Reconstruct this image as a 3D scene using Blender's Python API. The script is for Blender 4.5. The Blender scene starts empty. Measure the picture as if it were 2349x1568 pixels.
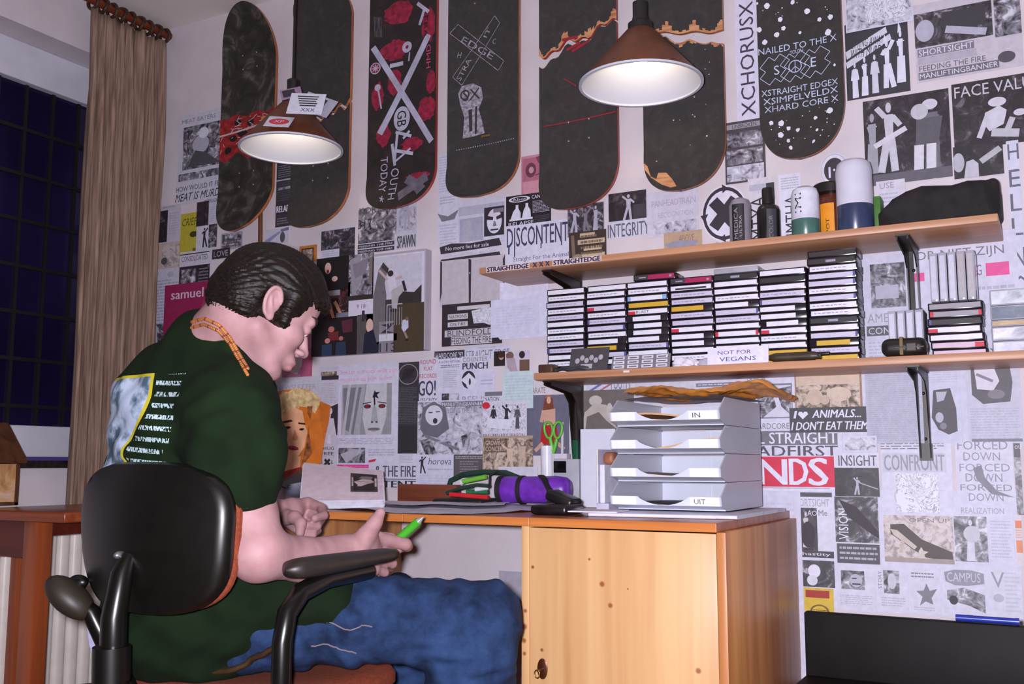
import bpy, bmesh, math, random
import numpy as np
from mathutils import Vector, Matrix
random.seed(7)
scene = bpy.context.scene
COL = scene.collection
PI = math.pi
# ------------------------------------------------------------------ camera
IMG_W, IMG_H, FOCAL = 2349.0, 1568.0, 2301.6
YAW, PITCH, ROLL = 0.49886, 0.11955, 0.00096
CAM = np.array([0.0, -2.5, 0.855])
_f = np.array([-math.sin(YAW)*math.cos(PITCH), math.cos(YAW)*math.cos(PITCH), math.sin(PITCH)])
_r0 = np.array([math.cos(YAW), math.sin(YAW), 0.0])
_u0 = np.cross(_r0, _f)
_r = math.cos(ROLL)*_r0 + math.sin(ROLL)*_u0
_u = -math.sin(ROLL)*_r0 + math.cos(ROLL)*_u0
cam = bpy.data.cameras.new('camera')
cam.sensor_width = 36.0
cam.lens = FOCAL/IMG_W*36.0
cam.clip_start = 0.05
cam_o = bpy.data.objects.new('camera', cam)
COL.objects.link(cam_o)
M = Matrix((( _r[0], _u[0], -_f[0], CAM[0]), (_r[1], _u[1], -_f[1], CAM[1]), (_r[2], _u[2], -_f[2], CAM[2]), (0, 0, 0, 1)))
cam_o.matrix_world = M
scene.camera = cam_o
# ------------------------------------------------------------------ world: night outside
w = bpy.data.worlds.new('night'); scene.world = w; w.use_nodes = True
bg = w.node_tree.nodes['Background']
bg.inputs[0].default_value = (0.045, 0.03, 0.14, 1); bg.inputs[1].default_value = 0.75
# ------------------------------------------------------------------ exposure
scene.view_settings.view_transform = 'Standard'
scene.view_settings.look = 'None'
scene.view_settings.gamma = 1.0
scene.view_settings.use_curve_mapping = False
scene.view_settings.exposure = 0.0
# ------------------------------------------------------------------ the camera's own flash, close to the lens on its left
def make_light(name, kind, loc, energy, color, size=0.03):
    l = bpy.data.lights.new(name, kind)
    l.energy = energy; l.color = color
    o = bpy.data.objects.new(name, l); COL.objects.link(o); o.location = loc
    return l, o
fl, flo = make_light('camera_flash', 'SPOT', tuple(CAM - 0.045*_r + 0.022*_u + 0.02*_f), 262.0, (0.94, 0.91, 1.0))
fl.shadow_soft_size = 0.022
fl.spot_size = math.radians(140); fl.spot_blend = 0.9
flo.matrix_world = Matrix.Translation(flo.location) @ M.to_3x3().to_4x4()
# ------------------------------------------------------------------ where a pixel of the photograph lies in the room
def ray(x, y):
    return _f + (x-IMG_W/2)/FOCAL*_r - (y-IMG_H/2)/FOCAL*_u
def atY(x, y, Y):
    d = ray(x, y); return CAM + d*((Y-CAM[1])/d[1])
def atX(x, y, X):
    d = ray(x, y); return CAM + d*((X-CAM[0])/d[0])
def atZ(x, y, Z):
    d = ray(x, y); return CAM + d*((Z-CAM[2])/d[2])
def atD(x, y, D):
    return CAM + ray(x, y)*D
# ------------------------------------------------------------------ materials
def lin(c):
    c = c/255.0
    return c/12.92 if c <= 0.04045 else ((c+0.055)/1.055)**2.4
def L3(c): return (lin(c[0]), lin(c[1]), lin(c[2]), 1.0)
_MATS = {}
def nodes_of(m):
    m.use_nodes = True
    nt = m.node_tree
    return nt, nt.nodes, nt.links, nt.nodes['Principled BSDF']
def mat(name, col, rough=0.6, metal=0.0, vary=0.06, scale=30.0, bump=0.0, bscale=200.0, spec=0.5, alpha=None, trans=0.0, emit=None, estr=0.0, coat=0.0):
    if name in _MATS: return _MATS[name]
    m = bpy.data.materials.new(name); nt, N, K, B = nodes_of(m)
    tc = N.new('ShaderNodeTexCoord')
    if vary > 0:
        nz = N.new('ShaderNodeTexNoise'); nz.inputs['Scale'].default_value = scale; nz.inputs['Detail'].default_value = 4
        K.new(tc.outputs['Object'], nz.inputs['Vector'])
        rp = N.new('ShaderNodeValToRGB'); c = L3(col)
        rp.color_ramp.elements[0].position = 0.3; rp.color_ramp.elements[1].position = 0.7
        rp.color_ramp.elements[0].color = tuple(max(0, v*(1-vary*2)) for v in c[:3])+(1,)
        rp.color_ramp.elements[1].color = tuple(min(1, v*(1+vary*1.4)) for v in c[:3])+(1,)
        K.new(nz.outputs['Fac'], rp.inputs['Fac']); K.new(rp.outputs['Color'], B.inputs['Base Color'])
    else:
        B.inputs['Base Color'].default_value = L3(col)
    B.inputs['Roughness'].default_value = rough; B.inputs['Metallic'].default_value = metal
    B.inputs['Specular IOR Level'].default_value = spec
    if coat: B.inputs['Coat Weight'].default_value = coat
    if trans: B.inputs['Transmission Weight'].default_value = trans
    if alpha is not None: B.inputs['Alpha'].default_value = alpha
    if emit: B.inputs['Emission Color'].default_value = L3(emit); B.inputs['Emission Strength'].default_value = estr
    if bump > 0:
        n2 = N.new('ShaderNodeTexNoise'); n2.inputs['Scale'].default_value = bscale; n2.inputs['Detail'].default_value = 3
        K.new(tc.outputs['Object'], n2.inputs['Vector'])
        bp = N.new('ShaderNodeBump'); bp.inputs['Strength'].default_value = bump; bp.inputs['Distance'].default_value = 0.004
        K.new(n2.outputs['Fac'], bp.inputs['Height']); K.new(bp.outputs['Normal'], B.inputs['Normal'])
    _MATS[name] = m
    return m
def wood(name, light, dark, axis='x', scale=4.0, rough=0.45, knots=None, knot_col=(120, 60, 25)):
    if name in _MATS: return _MATS[name]
    m = bpy.data.materials.new(name); nt, N, K, B = nodes_of(m)
    tc = N.new('ShaderNodeTexCoord'); mp = N.new('ShaderNodeMapping')
    s = {'x': (0.5, 9, 9), 'y': (9, 0.5, 9), 'z': (9, 9, 0.45)}[axis]
    mp.inputs['Scale'].default_value = s
    K.new(tc.outputs['Object'], mp.inputs['Vector'])
    nz = N.new('ShaderNodeTexNoise'); nz.inputs['Scale'].default_value = scale; nz.inputs['Detail'].default_value = 7; nz.inputs['Distortion'].default_value = 0.6
    K.new(mp.outputs['Vector'], nz.inputs['Vector'])
    rp = N.new('ShaderNodeValToRGB'); e = rp.color_ramp.elements
    e[0].position = 0.32; e[0].color = L3(dark); e[1].position = 0.62; e[1].color = L3(light)
    K.new(nz.outputs['Fac'], rp.inputs['Fac'])
    out = rp.outputs['Color']
    for (kx, ky, kz, kr) in (knots or ()):
        d = N.new('ShaderNodeVectorMath'); d.operation = 'DISTANCE'
        K.new(tc.outputs['Object'], d.inputs[0]); d.inputs[1].default_value = (kx, ky, kz)
        mr = N.new('ShaderNodeMapRange'); mr.inputs['From Min'].default_value = kr*0.55; mr.inputs['From Max'].default_value = kr*1.2
        mr.inputs['To Min'].default_value = 1; mr.inputs['To Max'].default_value = 0
        K.new(d.outputs['Value'], mr.inputs['Value'])
        mx = N.new('ShaderNodeMix'); mx.data_type = 'RGBA'
        K.new(mr.outputs['Result'], mx.inputs['Factor']); K.new(out, mx.inputs[6]); mx.inputs[7].default_value = L3(knot_col)
        out = mx.outputs[2]
    K.new(out, B.inputs['Base Color']); B.inputs['Roughness'].default_value = rough
    _MATS[name] = m
    return m
def photo(name, stops, scale=45.0, detail=3.0, stretch=(1, 1, 1), rough=0.45, dist=1.2):
    """a printed picture: blotchy tones that differ from one sheet to the next"""
    if name in _MATS: return _MATS[name]
    m = bpy.data.materials.new(name); nt, N, K, B = nodes_of(m)
    tc = N.new('ShaderNodeTexCoord'); oi = N.new('ShaderNodeObjectInfo')
    ad = N.new('ShaderNodeVectorMath'); ad.operation = 'MULTIPLY_ADD'
    cmb = N.new('ShaderNodeCombineXYZ')
    mu = N.new('ShaderNodeMath'); mu.operation = 'MULTIPLY'; mu.inputs[1].default_value = 37.0
    K.new(oi.outputs['Random'], mu.inputs[0])
    for i in range(3): K.new(mu.outputs[0], cmb.inputs[i])
    K.new(tc.outputs['Object'], ad.inputs[0]); ad.inputs[1].default_value = stretch
    K.new(cmb.outputs[0], ad.inputs[2])
    nz = N.new('ShaderNodeTexNoise'); nz.inputs['Scale'].default_value = scale; nz.inputs['Detail'].default_value = detail+1.5; nz.inputs['Roughness'].default_value = 0.62; nz.inputs['Distortion'].default_value = dist
    K.new(ad.outputs[0], nz.inputs['Vector'])
    rp = N.new('ShaderNodeValToRGB'); el = rp.color_ramp.elements
    while len(el) < len(stops): el.new(0.5)
    for e, (p, c) in zip(el, stops): e.position = p; e.color = L3(c)
    K.new(nz.outputs['Fac'], rp.inputs['Fac']); K.new(rp.outputs['Color'], B.inputs['Base Color'])
    B.inputs['Roughness'].default_value = rough
    _MATS[name] = m
    return m
def ink(c):
    """flat printing colour from a 0-255 triple"""
    return mat('ink_%d_%d_%d' % c, c, rough=0.55, vary=0.05, scale=60)
# ------------------------------------------------------------------ mesh collecting
class MB:
    def __init__(s):
        s.v = []; s.f = []; s.m = []; s.T = Matrix.Identity(4); s.cur = 0
    def add(s, verts, faces, slot=None):
        o = len(s.v); T = s.T
        for p in verts:
            q = T @ Vector((float(p[0]), float(p[1]), float(p[2]))); s.v.append((q.x, q.y, q.z))
        k = s.cur if slot is None else slot
        for f in faces: s.f.append(tuple(i+o for i in f)); s.m.append(k)
    def bm(s, b, slot=None):
        b.verts.index_update()
        s.add([v.co[:] for v in b.verts], [[v.index for v in f.verts] for f in b.faces], slot); b.free()
    def box(s, x0, x1, y0, y1, z0, z1, bev=0.0, seg=2, slot=None):
        b = bmesh.new(); bmesh.ops.create_cube(b, size=1.0)
        for v in b.verts: v.co = Vector((x0+(v.co.x+.5)*(x1-x0), y0+(v.co.y+.5)*(y1-y0), z0+(v.co.z+.5)*(z1-z0)))
        if bev > 0: bmesh.ops.bevel(b, geom=b.edges[:], offset=bev, segments=seg, affect='EDGES', profile=0.5)
        s.bm(b, slot)
    def prism(s, pts, n0, n1, plane='xz', slot=None):
        """polygon pts (2-D) pushed from n0 to n1 along the remaining axis"""
        n = len(pts); V = []
        for h in (n0, n1):
            for a, c in pts:
                V.append({'xz': (a, h, c), 'xy': (a, c, h), 'yz': (h, a, c)}[plane])
        F = [list(range(n)), list(range(n, 2*n))[::-1]] + [[i, (i+1) % n, n+(i+1) % n, n+i][::-1] for i in range(n)]
        s.add(V, F, slot)
    def tube(s, path, r, n=12, slot=None, cap=True, flat=1.0):
        P = [Vector(p) for p in path]; k = len(P)
        R = [r]*k if not hasattr(r, '__len__') else list(r)
        V = []; F = []; up = None
        for i in range(k):
            t = (P[min(i+1, k-1)]-P[max(i-1, 0)]).normalized()
            if up is None:
                up = Vector((0, 0, 1)) if abs(t.z) < 0.9 else Vector((0, 1, 0))
            a = (up - t*up.dot(t))
            if a.length < 1e-6: a = t.orthogonal()
            a.normalize(); b = t.cross(a); up = a
            for j in range(n):
                an = 2*PI*j/n; V.append(P[i] + a*(R[i]*flat*math.cos(an)) + b*(R[i]*math.sin(an)))
        for i in range(k-1):
            for j in range(n):
                F.append([i*n+j, i*n+(j+1) % n, (i+1)*n+(j+1) % n, (i+1)*n+j])
        if cap: F += [list(range(n))[::-1], [(k-1)*n+j for j in range(n)]]
        s.add([v[:] for v in V], F, slot)
    def lathe(s, prof, c=(0, 0, 0), n=32, slot=None, cap0=True, cap1=True):
        V = []; F = []; k = len(prof)
        for r, z in prof:
            for j in range(n):
                an = 2*PI*j/n; V.append((c[0]+r*math.cos(an), c[1]+r*math.sin(an), c[2]+z))
        for i in range(k-1):
            for j in range(n): F.append([i*n+j, i*n+(j+1) % n, (i+1)*n+(j+1) % n, (i+1)*n+j])
        if cap0 and prof[0][0] > 1e-5: F.append(list(range(n))[::-1])
        if cap1 and prof[-1][0] > 1e-5: F.append([(k-1)*n+j for j in range(n)])
        s.add(V, F, slot)
    def ell(s, c, r, nu=20, nv=12, slot=None):
        V = []; F = []
        for i in range(nv+1):
            a = PI*i/nv
            for j in range(nu):
                b = 2*PI*j/nu; V.append((c[0]+r[0]*math.sin(a)*math.cos(b), c[1]+r[1]*math.sin(a)*math.sin(b), c[2]+r[2]*math.cos(a)))
        for i in range(nv):
            for j in range(nu): F.append([i*nu+j, (i+1)*nu+j, (i+1)*nu+(j+1) % nu, i*nu+(j+1) % nu])
        s.add(V, F, slot)
    def build(s, name, mats, parent=None, smooth=None, origin=None):
        """one mesh object; given in room coordinates, kept relative to its parent or origin"""
        if not isinstance(mats, (list, tuple)): mats = [mats]
        me = bpy.data.meshes.new(name)
        off = Vector((0, 0, 0))
        if parent is not None: off = world_loc(parent)
        if origin is not None: loc = Vector(origin)-off
        elif parent is None:
            a = np.array(s.v); lo, hi = a.min(0), a.max(0); loc = Vector(((lo[0]+hi[0])/2, (lo[1]+hi[1])/2, lo[2]))
        else: loc = Vector((0, 0, 0))
        o2 = off+loc
        me.from_pydata([(p[0]-o2.x, p[1]-o2.y, p[2]-o2.z) for p in s.v], [], s.f)
        for m in mats: me.materials.append(m)
        me.polygons.foreach_set('material_index', s.m)
        me.update()
        b = bmesh.new(); b.from_mesh(me); bmesh.ops.remove_doubles(b, verts=b.verts[:], dist=1e-6); bmesh.ops.recalc_face_normals(b, faces=b.faces[:]); b.to_mesh(me); b.free()
        o = bpy.data.objects.new(name, me); COL.objects.link(o); o.location = loc
        if parent is not None: o.parent = parent
        if smooth:
            me.polygons.foreach_set('use_smooth', [True]*len(me.polygons))
            if smooth < 3: me.set_sharp_from_angle(angle=smooth)
        return o
def world_loc(o):
    v = Vector(o.location)
    while o.parent is not None: o = o.parent; v = v+Vector(o.location)
    return v
def tag(o, label, cat, group=None):
    o['label'] = label; o['category'] = cat
    if group: o['group'] = group
    return o
def struct(o):
    o['kind'] = 'structure'; return o
def thing(name, label, cat, loc, group=None):
    o = bpy.data.objects.new(name, None); COL.objects.link(o); o.location = tuple(float(v) for v in loc); o.empty_display_size = 0.02
    return tag(o, label, cat, group)
def lab(o, label): o['label'] = label; return o
def clone(o, loc, label=None, group=None):
    """a thing with its parts and their parts"""
    def cp(x, par):
        c = x.copy(); COL.objects.link(c)
        if par is not None: c.parent = par
        for ch in x.children: cp(ch, c)
        return c
    r = cp(o, None); r.location = loc
    if label: r['label'] = label
    if group: r['group'] = group
    return r
SMOOTH = math.radians(40)
# ------------------------------------------------------------------ lettering
_TXT = {}
def text_mesh(s):
    """outline of a line of letters, filled: (points in a unit box, faces, width/height)"""
    if s in _TXT: return _TXT[s]
    c = bpy.data.curves.new('t', 'FONT'); c.body = s; c.resolution_u = 2
    o = bpy.data.objects.new('t', c); COL.objects.link(o)
    dg = bpy.context.evaluated_depsgraph_get()
    me = bpy.data.meshes.new_from_object(o.evaluated_get(dg))
    v = [(p.co.x, p.co.y) for p in me.vertices]; f = [list(p.vertices) for p in me.polygons]
    bpy.data.objects.remove(o); bpy.data.curves.remove(c); bpy.data.meshes.remove(me)
    a = np.array(v); lo = a.min(0); hi = a.max(0)
    asp = (hi[0]-lo[0])/max(1e-6, hi[1]-lo[1])
    _TXT[s] = ([((p[0]-lo[0])/(hi[0]-lo[0]), (p[1]-lo[1])/(hi[1]-lo[1])) for p in v], f, asp)
    return _TXT[s]
# ------------------------------------------------------------------ the room
X_L, X_R, Y_B, Z_C = -2.87, 1.9, -4.2, 2.4375
M_plaster = mat('plaster', (214, 205, 213), rough=0.85, vary=0.03, scale=9, bump=0.25, bscale=260)
M_ceil = mat('ceiling_paint', (230, 222, 220), rough=0.9, vary=0.02, scale=5)
M_white = mat('white_gloss_paint', (214, 212, 226), rough=0.35, vary=0.03, scale=12)
M_stone = mat('dark_stone', (38, 32, 32), rough=0.3, vary=0.3, scale=60)
M_floor = wood('floor_boards', (120, 84, 56), (82, 52, 32), axis='y', scale=3)
def slab(name, *b, m=M_plaster):
    q = MB(); q.box(*b); return struct(q.build(name, m))
slab('floor', X_L-0.2, X_R+0.1, Y_B-0.1, 0.1, -0.08, 0.0, m=M_floor)
slab('ceiling', X_L-0.2, X_R+0.1, Y_B-0.1, 0.1, Z_C, Z_C+0.08, m=M_ceil)
slab('wall_back', X_L-0.2, X_R+0.1, 0.0, 0.1, 0.0, Z_C)
slab('wall_right', X_R, X_R+0.1, Y_B, 0.0, 0.0, Z_C)
slab('wall_front', X_L-0.2, X_R+0.1, Y_B-0.1, Y_B, 0.0, Z_C)
# left wall with the window opening
WY0, WY1, WZ0, WZ1 = -1.75, -0.05, 0.86, 2.257
q = MB()
q.box(X_L-0.2, X_L, Y_B, WY0, 0, Z_C); q.box(X_L-0.2, X_L, WY1, 0.0, 0, Z_C)
q.box(X_L-0.2, X_L, WY0, WY1, 0, WZ0); q.box(X_L-0.2, X_L, WY0, WY1, WZ1, Z_C)
struct(q.build('wall_left', M_plaster))
# window: white frame, dark leaded panes behind
win = bpy.data.objects.new('window_1', None); COL.objects.link(win); win.location = (X_L-0.13, WY0, WZ0); struct(win)
xf0, xf1 = X_L-0.175, X_L-0.118
GZ0, GZ1 = 0.975, 2.124
q = MB()
q.box(xf0, xf1, WY0, WY1, GZ1, WZ1, 0.004); q.box(xf0, xf1, WY0, WY1, WZ0+0.012, GZ0, 0.004)
q.box(xf0, xf1, WY0, WY0+0.09, GZ0, GZ1, 0.004); q.box(xf0, xf1, WY1-0.05, WY1, GZ0, GZ1, 0.004)
q.build('window_frame', M_white, win)
M_glass = mat('night_glass', (30, 22, 58), rough=0.12, vary=0.25, scale=2.0, spec=0.35)
q = MB(); q.box(xf0+0.02, xf0+0.026, WY0+0.09, WY1-0.05, GZ0, GZ1); q.build('pane', M_glass, win)
M_lead = mat('window_bars', (20, 15, 20), rough=0.6, vary=0.1)
q = MB()
ny = 12
for i in range(1, 26):
    y = WY1-0.05-i*0.103
    if y > WY0+0.09: q.box(xf0+0.024, xf0+0.034, y-0.006, y+0.006, GZ0, GZ1)
for i in range(1, 10):
    z = GZ1-i*0.155
    if z > GZ0: q.box(xf0+0.024, xf0+0.036, WY0+0.09, WY1-0.05, z-0.006, z+0.006)
q.build('glazing_bars', M_lead, win)
q = MB(); q.box(X_L-0.12, X_L+0.035, WY0-0.05, WY1+0.05, WZ0-0.024, WZ0, 0.004); struct(q.build('trim_windowsill', M_stone))
# ------------------------------------------------------------------ curtain on a wooden rod
M_rod = wood('rod_wood', (120, 52, 26), (82, 30, 16), axis='y', scale=6)
XC = X_L+0.085
rod = thing('curtain_rod', 'reddish brown wooden curtain rod under the ceiling above the window', 'curtain rod', (XC, -0.02, 2.385))
q = MB(); q.tube([(XC, -2.3, 2.402), (XC, -0.012, 2.402)], 0.014, 14); q.build('pole', M_rod, rod, smooth=SMOOTH)
q = MB(); q.box(X_L, XC+0.012, -1.37, -1.35, 2.378, 2.392, 0.003); q.box(X_L, X_L+0.01, -1.385, -1.335, 2.35, 2.425, 0.003); q.build('wall_bracket', M_rod, rod)
M_ring = mat('ring_wood', (62, 38, 22), rough=0.5, vary=0.2)
for i, y in enumerate(np.linspace(-0.345, -0.035, 9)):
    q = MB(); pts = [(XC+0.024*math.cos(a), y+0.006*math.sin(2*a)*(i % 2), 2.396+0.024*math.sin(a)) for a in np.linspace(0, 2*PI, 17)]
    q.tube(pts, 0.006, 8, cap=False); q.build('curtain_ring', M_ring, rod, smooth=SMOOTH)
def curtain_material():
    m = bpy.data.materials.new('curtain_cloth'); nt, N, K, B = nodes_of(m)
    tc = N.new('ShaderNodeTexCoord'); mp = N.new('ShaderNodeMapping'); mp.inputs['Scale'].default_value = (90, 90, 4)
    K.new(tc.outputs['Object'], mp.inputs['Vector'])
    nz = N.new('ShaderNodeTexNoise'); nz.inputs['Scale'].default_value = 1.6; nz.inputs['Detail'].default_value = 5; K.new(mp.outputs['Vector'], nz.inputs['Vector'])
    rp = N.new('ShaderNodeValToRGB'); e = rp.color_ramp.elements
    e[0].position = 0.33; e[0].color = L3((112, 88, 74)); e[1].position = 0.68; e[1].color = L3((166, 138, 122))
    K.new(nz.outputs['Fac'], rp.inputs['Fac']); K.new(rp.outputs['Color'], B.inputs['Base Color']); B.inputs['Roughness'].default_value = 0.95
    wv = N.new('ShaderNodeTexWave'); wv.inputs['Scale'].default_value = 160; wv.bands_direction = 'Z'; K.new(tc.outputs['Object'], wv.inputs['Vector'])
    bp = N.new('ShaderNodeBump'); bp.inputs['Strength'].default_value = 0.25; bp.inputs['Distance'].default_value = 0.002
    K.new(wv.outputs['Fac'], bp.inputs['Height']); K.new(bp.outputs['Normal'], B.inputs['Normal'])
    return m
q = MB(); NU, NV = 120, 40; V = []; F = []
for j in range(NV+1):
    t = j/NV; z = 2.372+(0.664-2.372)*t
    for i in range(NU+1):
        u = i/NU; y = -0.352+0.318*u
        amp = 0.006+0.020*min(1, t*5)
        x = XC+amp*math.sin(u*2*PI*7.5+0.7*math.sin(3*u+2*t))+0.006*math.sin(u*41+3*t)
        V.append((x, y+0.004*math.sin(9*t+u*20), z+0.006*math.sin(u*30)*(1 if j == 0 else 0)))
for j in range(NV):
    for i in range(NU):
        a = j*(NU+1)+i; F.append([a, a+1, a+NU+2, a+NU+1])
q.add(V, F); cur = q.build('curtain', curtain_material(), smooth=3)
md = cur.modifiers.new('thick', 'SOLIDIFY'); md.thickness = 0.003
tag(cur, 'long beige woven curtain hanging drawn back at the right of the window', 'curtain')
# ------------------------------------------------------------------ radiator
rad = thing('radiator', 'cream ribbed radiator under the window behind the small table', 'radiator', (X_L+0.08, -0.7, 0.12))
M_rad = mat('radiator_enamel', (234, 226, 220), rough=0.4, vary=0.03)
for i in range(26):
    y = -0.235-i*0.047
    q = MB(); q.box(X_L+0.03, X_L+0.135, y-0.0205, y+0.0205, 0.12, 0.655, 0.014, 3); q.build('radiator_rib', M_rad, rad, smooth=SMOOTH)
q = MB(); q.tube([(X_L+0.08, -0.2, 0.6), (X_L+0.08, -1.43, 0.6)], 0.018, 10); q.tube([(X_L+0.08, -0.2, 0.17), (X_L+0.08, -1.43, 0.17)], 0.018, 10)
for y in (-0.3, -1.3): q.box(X_L+0.06, X_L+0.1, y-0.02, y+0.02, 0.0, 0.13)
q.build('radiator_pipe', M_rad, rad, smooth=SMOOTH)
# ------------------------------------------------------------------ pendant lamps
M_copper = mat('brown_lamp_metal', (112, 62, 38), rough=0.38, metal=0.25, vary=0.12, scale=20)
M_enamel = mat('white_lamp_enamel', (196, 200, 216), rough=0.4, vary=0.0)
M_black = mat('black_plastic', (26, 22, 20), rough=0.4, vary=0.15)
M_bulb = mat('lit_bulb', (255, 240, 215), rough=0.3, vary=0.0, emit=(255, 226, 170), estr=22.0)
def pendant(x, y, z, R, label):
    t = thing('pendant_lamp', label, 'lamp', (x, y, z))
    h = 0.135; prof = [(R, 0), (R-0.003, 0.006), (0.036, h), (0.03, h+0.004)]
    q = MB(); q.lathe(prof, (x, y, z), 48, cap0=False, cap1=True)
    sh = q.build('lamp_shade', M_copper, t, smooth=SMOOTH)
    q = MB(); q.lathe([(R-0.001, 0.001), (R-0.006, 0.006), (0.036, h-0.003), (0.0, h-0.003)], (x, y, z), 48, cap0=False, cap1=False)
    q.lathe([(R+0.002, -0.002), (R+0.002, 0.003), (R-0.005, 0.003), (R-0.005, -0.002), (R+0.002, -0.002)], (x, y, z), 48, cap0=False, cap1=False)
    lab(q.build('shade_lining', M_enamel, t, smooth=SMOOTH), 'white enamelled inside of the shade')
    q = MB(); q.lathe([(0.03, h-0.002), (0.03, h+0.02), (0.02, h+0.028), (0.0175, h+0.04), (0.0175, h+0.075), (0.006, h+0.082)], (x, y, z), 24); q.build('lamp_holder', M_black, t, smooth=SMOOTH)
    q = MB(); q.lathe([(0.017, 0), (0.017, 0.04), (0.012, 0.045)], (x, y, z+0.098), 20); q.build('bulb_socket', mat('socket_cream', (200, 170, 120), vary=0.05), t, smooth=SMOOTH)
    q = MB(); q.lathe([(0.0, -0.004), (0.012, 0.001), (0.019, 0.012), (0.021, 0.024), (0.017, 0.038), (0.012, 0.05)], (x, y, z+0.05), 24); q.build('light_bulb', M_bulb, t, smooth=SMOOTH)
    q = MB(); q.tube([(x, y, z+h+0.07), (x, y, Z_C)], 0.004, 8); q.build('lamp_cord', M_black, t)
    q = MB(); q.lathe([(0.045, 0), (0.045, -0.012), (0.02, -0.04), (0.0, -0.042)], (x, y, Z_C), 24); q.build('ceiling_rose', M_black, t, smooth=SMOOTH)
    l, o = make_light('bulb_light', 'POINT', (x, y, z+0.028), 0.06, (1.0, 0.86, 0.68)); l.shadow_soft_size = 0.02; o.parent = t; o.location = (0, 0, 0.028)
    return t
l1 = atD(1470, 190, 2.46); l2 = atD(668, 342, 2.96)
pendant(l1[0], l1[1], 1.775, 0.15, 'brown cone pendant lamp with bare shade, in front of the broken decks')
pendant(l2[0], l2[1], 1.772, 0.15, 'brown cone pendant lamp with stickers propped on its shade')
# cards lying on the shade of the second lamp
def card(name, label, px, w, h, yaw, tilt, roll, D, mats, deco):
    P = atD(px[0], px[1], D); q = MB()
    q.T = Matrix.Translation(Vector(P)) @ Matrix.Rotation(yaw, 4, 'Z') @ Matrix.Rotation(tilt, 4, 'X') @ Matrix.Rotation(roll, 4, 'Y')
    q.box(-w/2, w/2, -0.0006, 0.0006, -h/2, h/2, slot=0); deco(q, w, h)
    return tag(q.build(name, mats, origin=P), label, 'card')
def put_text(q, s, x0, x1, z0, z1, y, slot=1, slant=0.0):
    v, f, a = text_mesh(s); q.add([(x0+(x1-x0)*p[0]+slant*(p[1]-.5), y, z0+(z1-z0)*p[1]) for p in v], f, slot)
def deco_xxx(q, w, h):
    put_text(q, 'XXX', -w*.12, w*.28, -h*.38, -h*.22, -0.0008)
    for i in range(5):
        zz = h*(.36-.11*i); q.box(-w*(.3-.03*i), w*(.3-.02*(i % 3)), -0.0009, -0.0007, zz-.0035, zz+.0012, slot=1)
def deco_red(q, w, h):
    n = 32; q.add([(w*.40*math.cos(2*PI*i/n), -0.0008, h*.30*math.sin(2*PI*i/n)) for i in range(n)], [list(range(n))], 1)
    put_text(q, 'XP', -w*.2, w*.2, -h*.12, h*.14, -0.0010, 0)
def deco_dark(q, w, h):
    q.box(-w*.4, w*.2, -0.0009, -0.0007, -h*.3, h*.38, slot=1); q.box(0, w*.4, -0.0010, -0.0008, -h*.42, -h*.1, slot=0)
I_ink = ink((52, 44, 56)); I_paper = ink((214, 214, 232)); I_red = ink((214, 60, 70))
A = 0.5; 
card('paper_card', 'white card printed XXX leaning on the left lamp shade', (703, 238), 0.10, 0.085, A, -0.5, 0.06, 2.835, [I_paper, I_ink], deco_xxx)
card('paper_card', 'white sticker with a red oval on the front of the left lamp shade', (640, 279), 0.073, 0.06, A, -0.78, 0.12, 2.83, [I_paper, I_red], deco_red)
card('paper_card', 'grey and dark card tucked behind the XXX card on the lamp', (728, 240), 0.095, 0.075, A+.1, -0.5, 0.42, 2.86, [ink((170, 168, 184)), I_ink], deco_dark)
card('paper_card', 'small mauve ticket sticking up behind the XXX card on the lamp', (668, 214), 0.06, 0.04, A, -0.45, -0.3, 2.872, [ink((150, 120, 150)), I_ink], deco_dark)
# ------------------------------------------------------------------ clippings, flyers and posters on the back wall
KK = (54, 47, 58); WW = (218, 218, 238); GG = (126, 122, 136); LG = (178, 176, 196); DG = (84, 80, 90); BE = (206, 190, 184); TAN = (186, 160, 136); PK = (206, 70, 140); RD = (206, 44, 76)
PD = photo('print_dark', [(0.40, (52, 47, 55)), (0.54, (80, 76, 85)), (0.62, (150, 148, 160)), (0.72, (196, 194, 208))], scale=34)
PM = photo('print_mid', [(0.36, (46, 42, 50)), (0.46, (104, 100, 112)), (0.56, (150, 148, 162)), (0.66, (212, 210, 226))], scale=38)
PL = photo('print_light', [(0.34, (84, 80, 92)), (0.44, (176, 174, 192)), (0.6, (206, 206, 224)), (0.7, (226, 226, 242))], scale=44)
PS = photo('print_sepia', [(0.36, (74, 62, 56)), (0.48, (142, 124, 112)), (0.58, (196, 178, 164)), (0.7, (214, 200, 190))], scale=42)
PN = photo('line_drawing', [(0.455, (218, 218, 236)), (0.475, (90, 84, 98)), (0.5, (216, 216, 234)), (0.56, (220, 220, 238)), (0.585, (110, 104, 118)), (0.61, (214, 214, 234))], scale=30, detail=5, dist=2.2)
PB = photo('print_black', [(0.45, (46, 40, 46)), (0.6, (64, 57, 64)), (0.72, (120, 116, 126))], scale=30)
PQ = photo('colour_snap', [(0.36, (24, 18, 20)), (0.5, (40, 30, 32)), (0.58, (96, 40, 40)), (0.64, (60, 70, 100)), (0.72, (190, 150, 140))], scale=48)
PF = photo('faded_print', [(0.4, (150, 140, 144)), (0.5, (196, 184, 184)), (0.6, (206, 198, 202)), (0.7, (160, 150, 156))], scale=40)
_placed = []
ELD = 0.0001
prng = random.Random(11)
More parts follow.
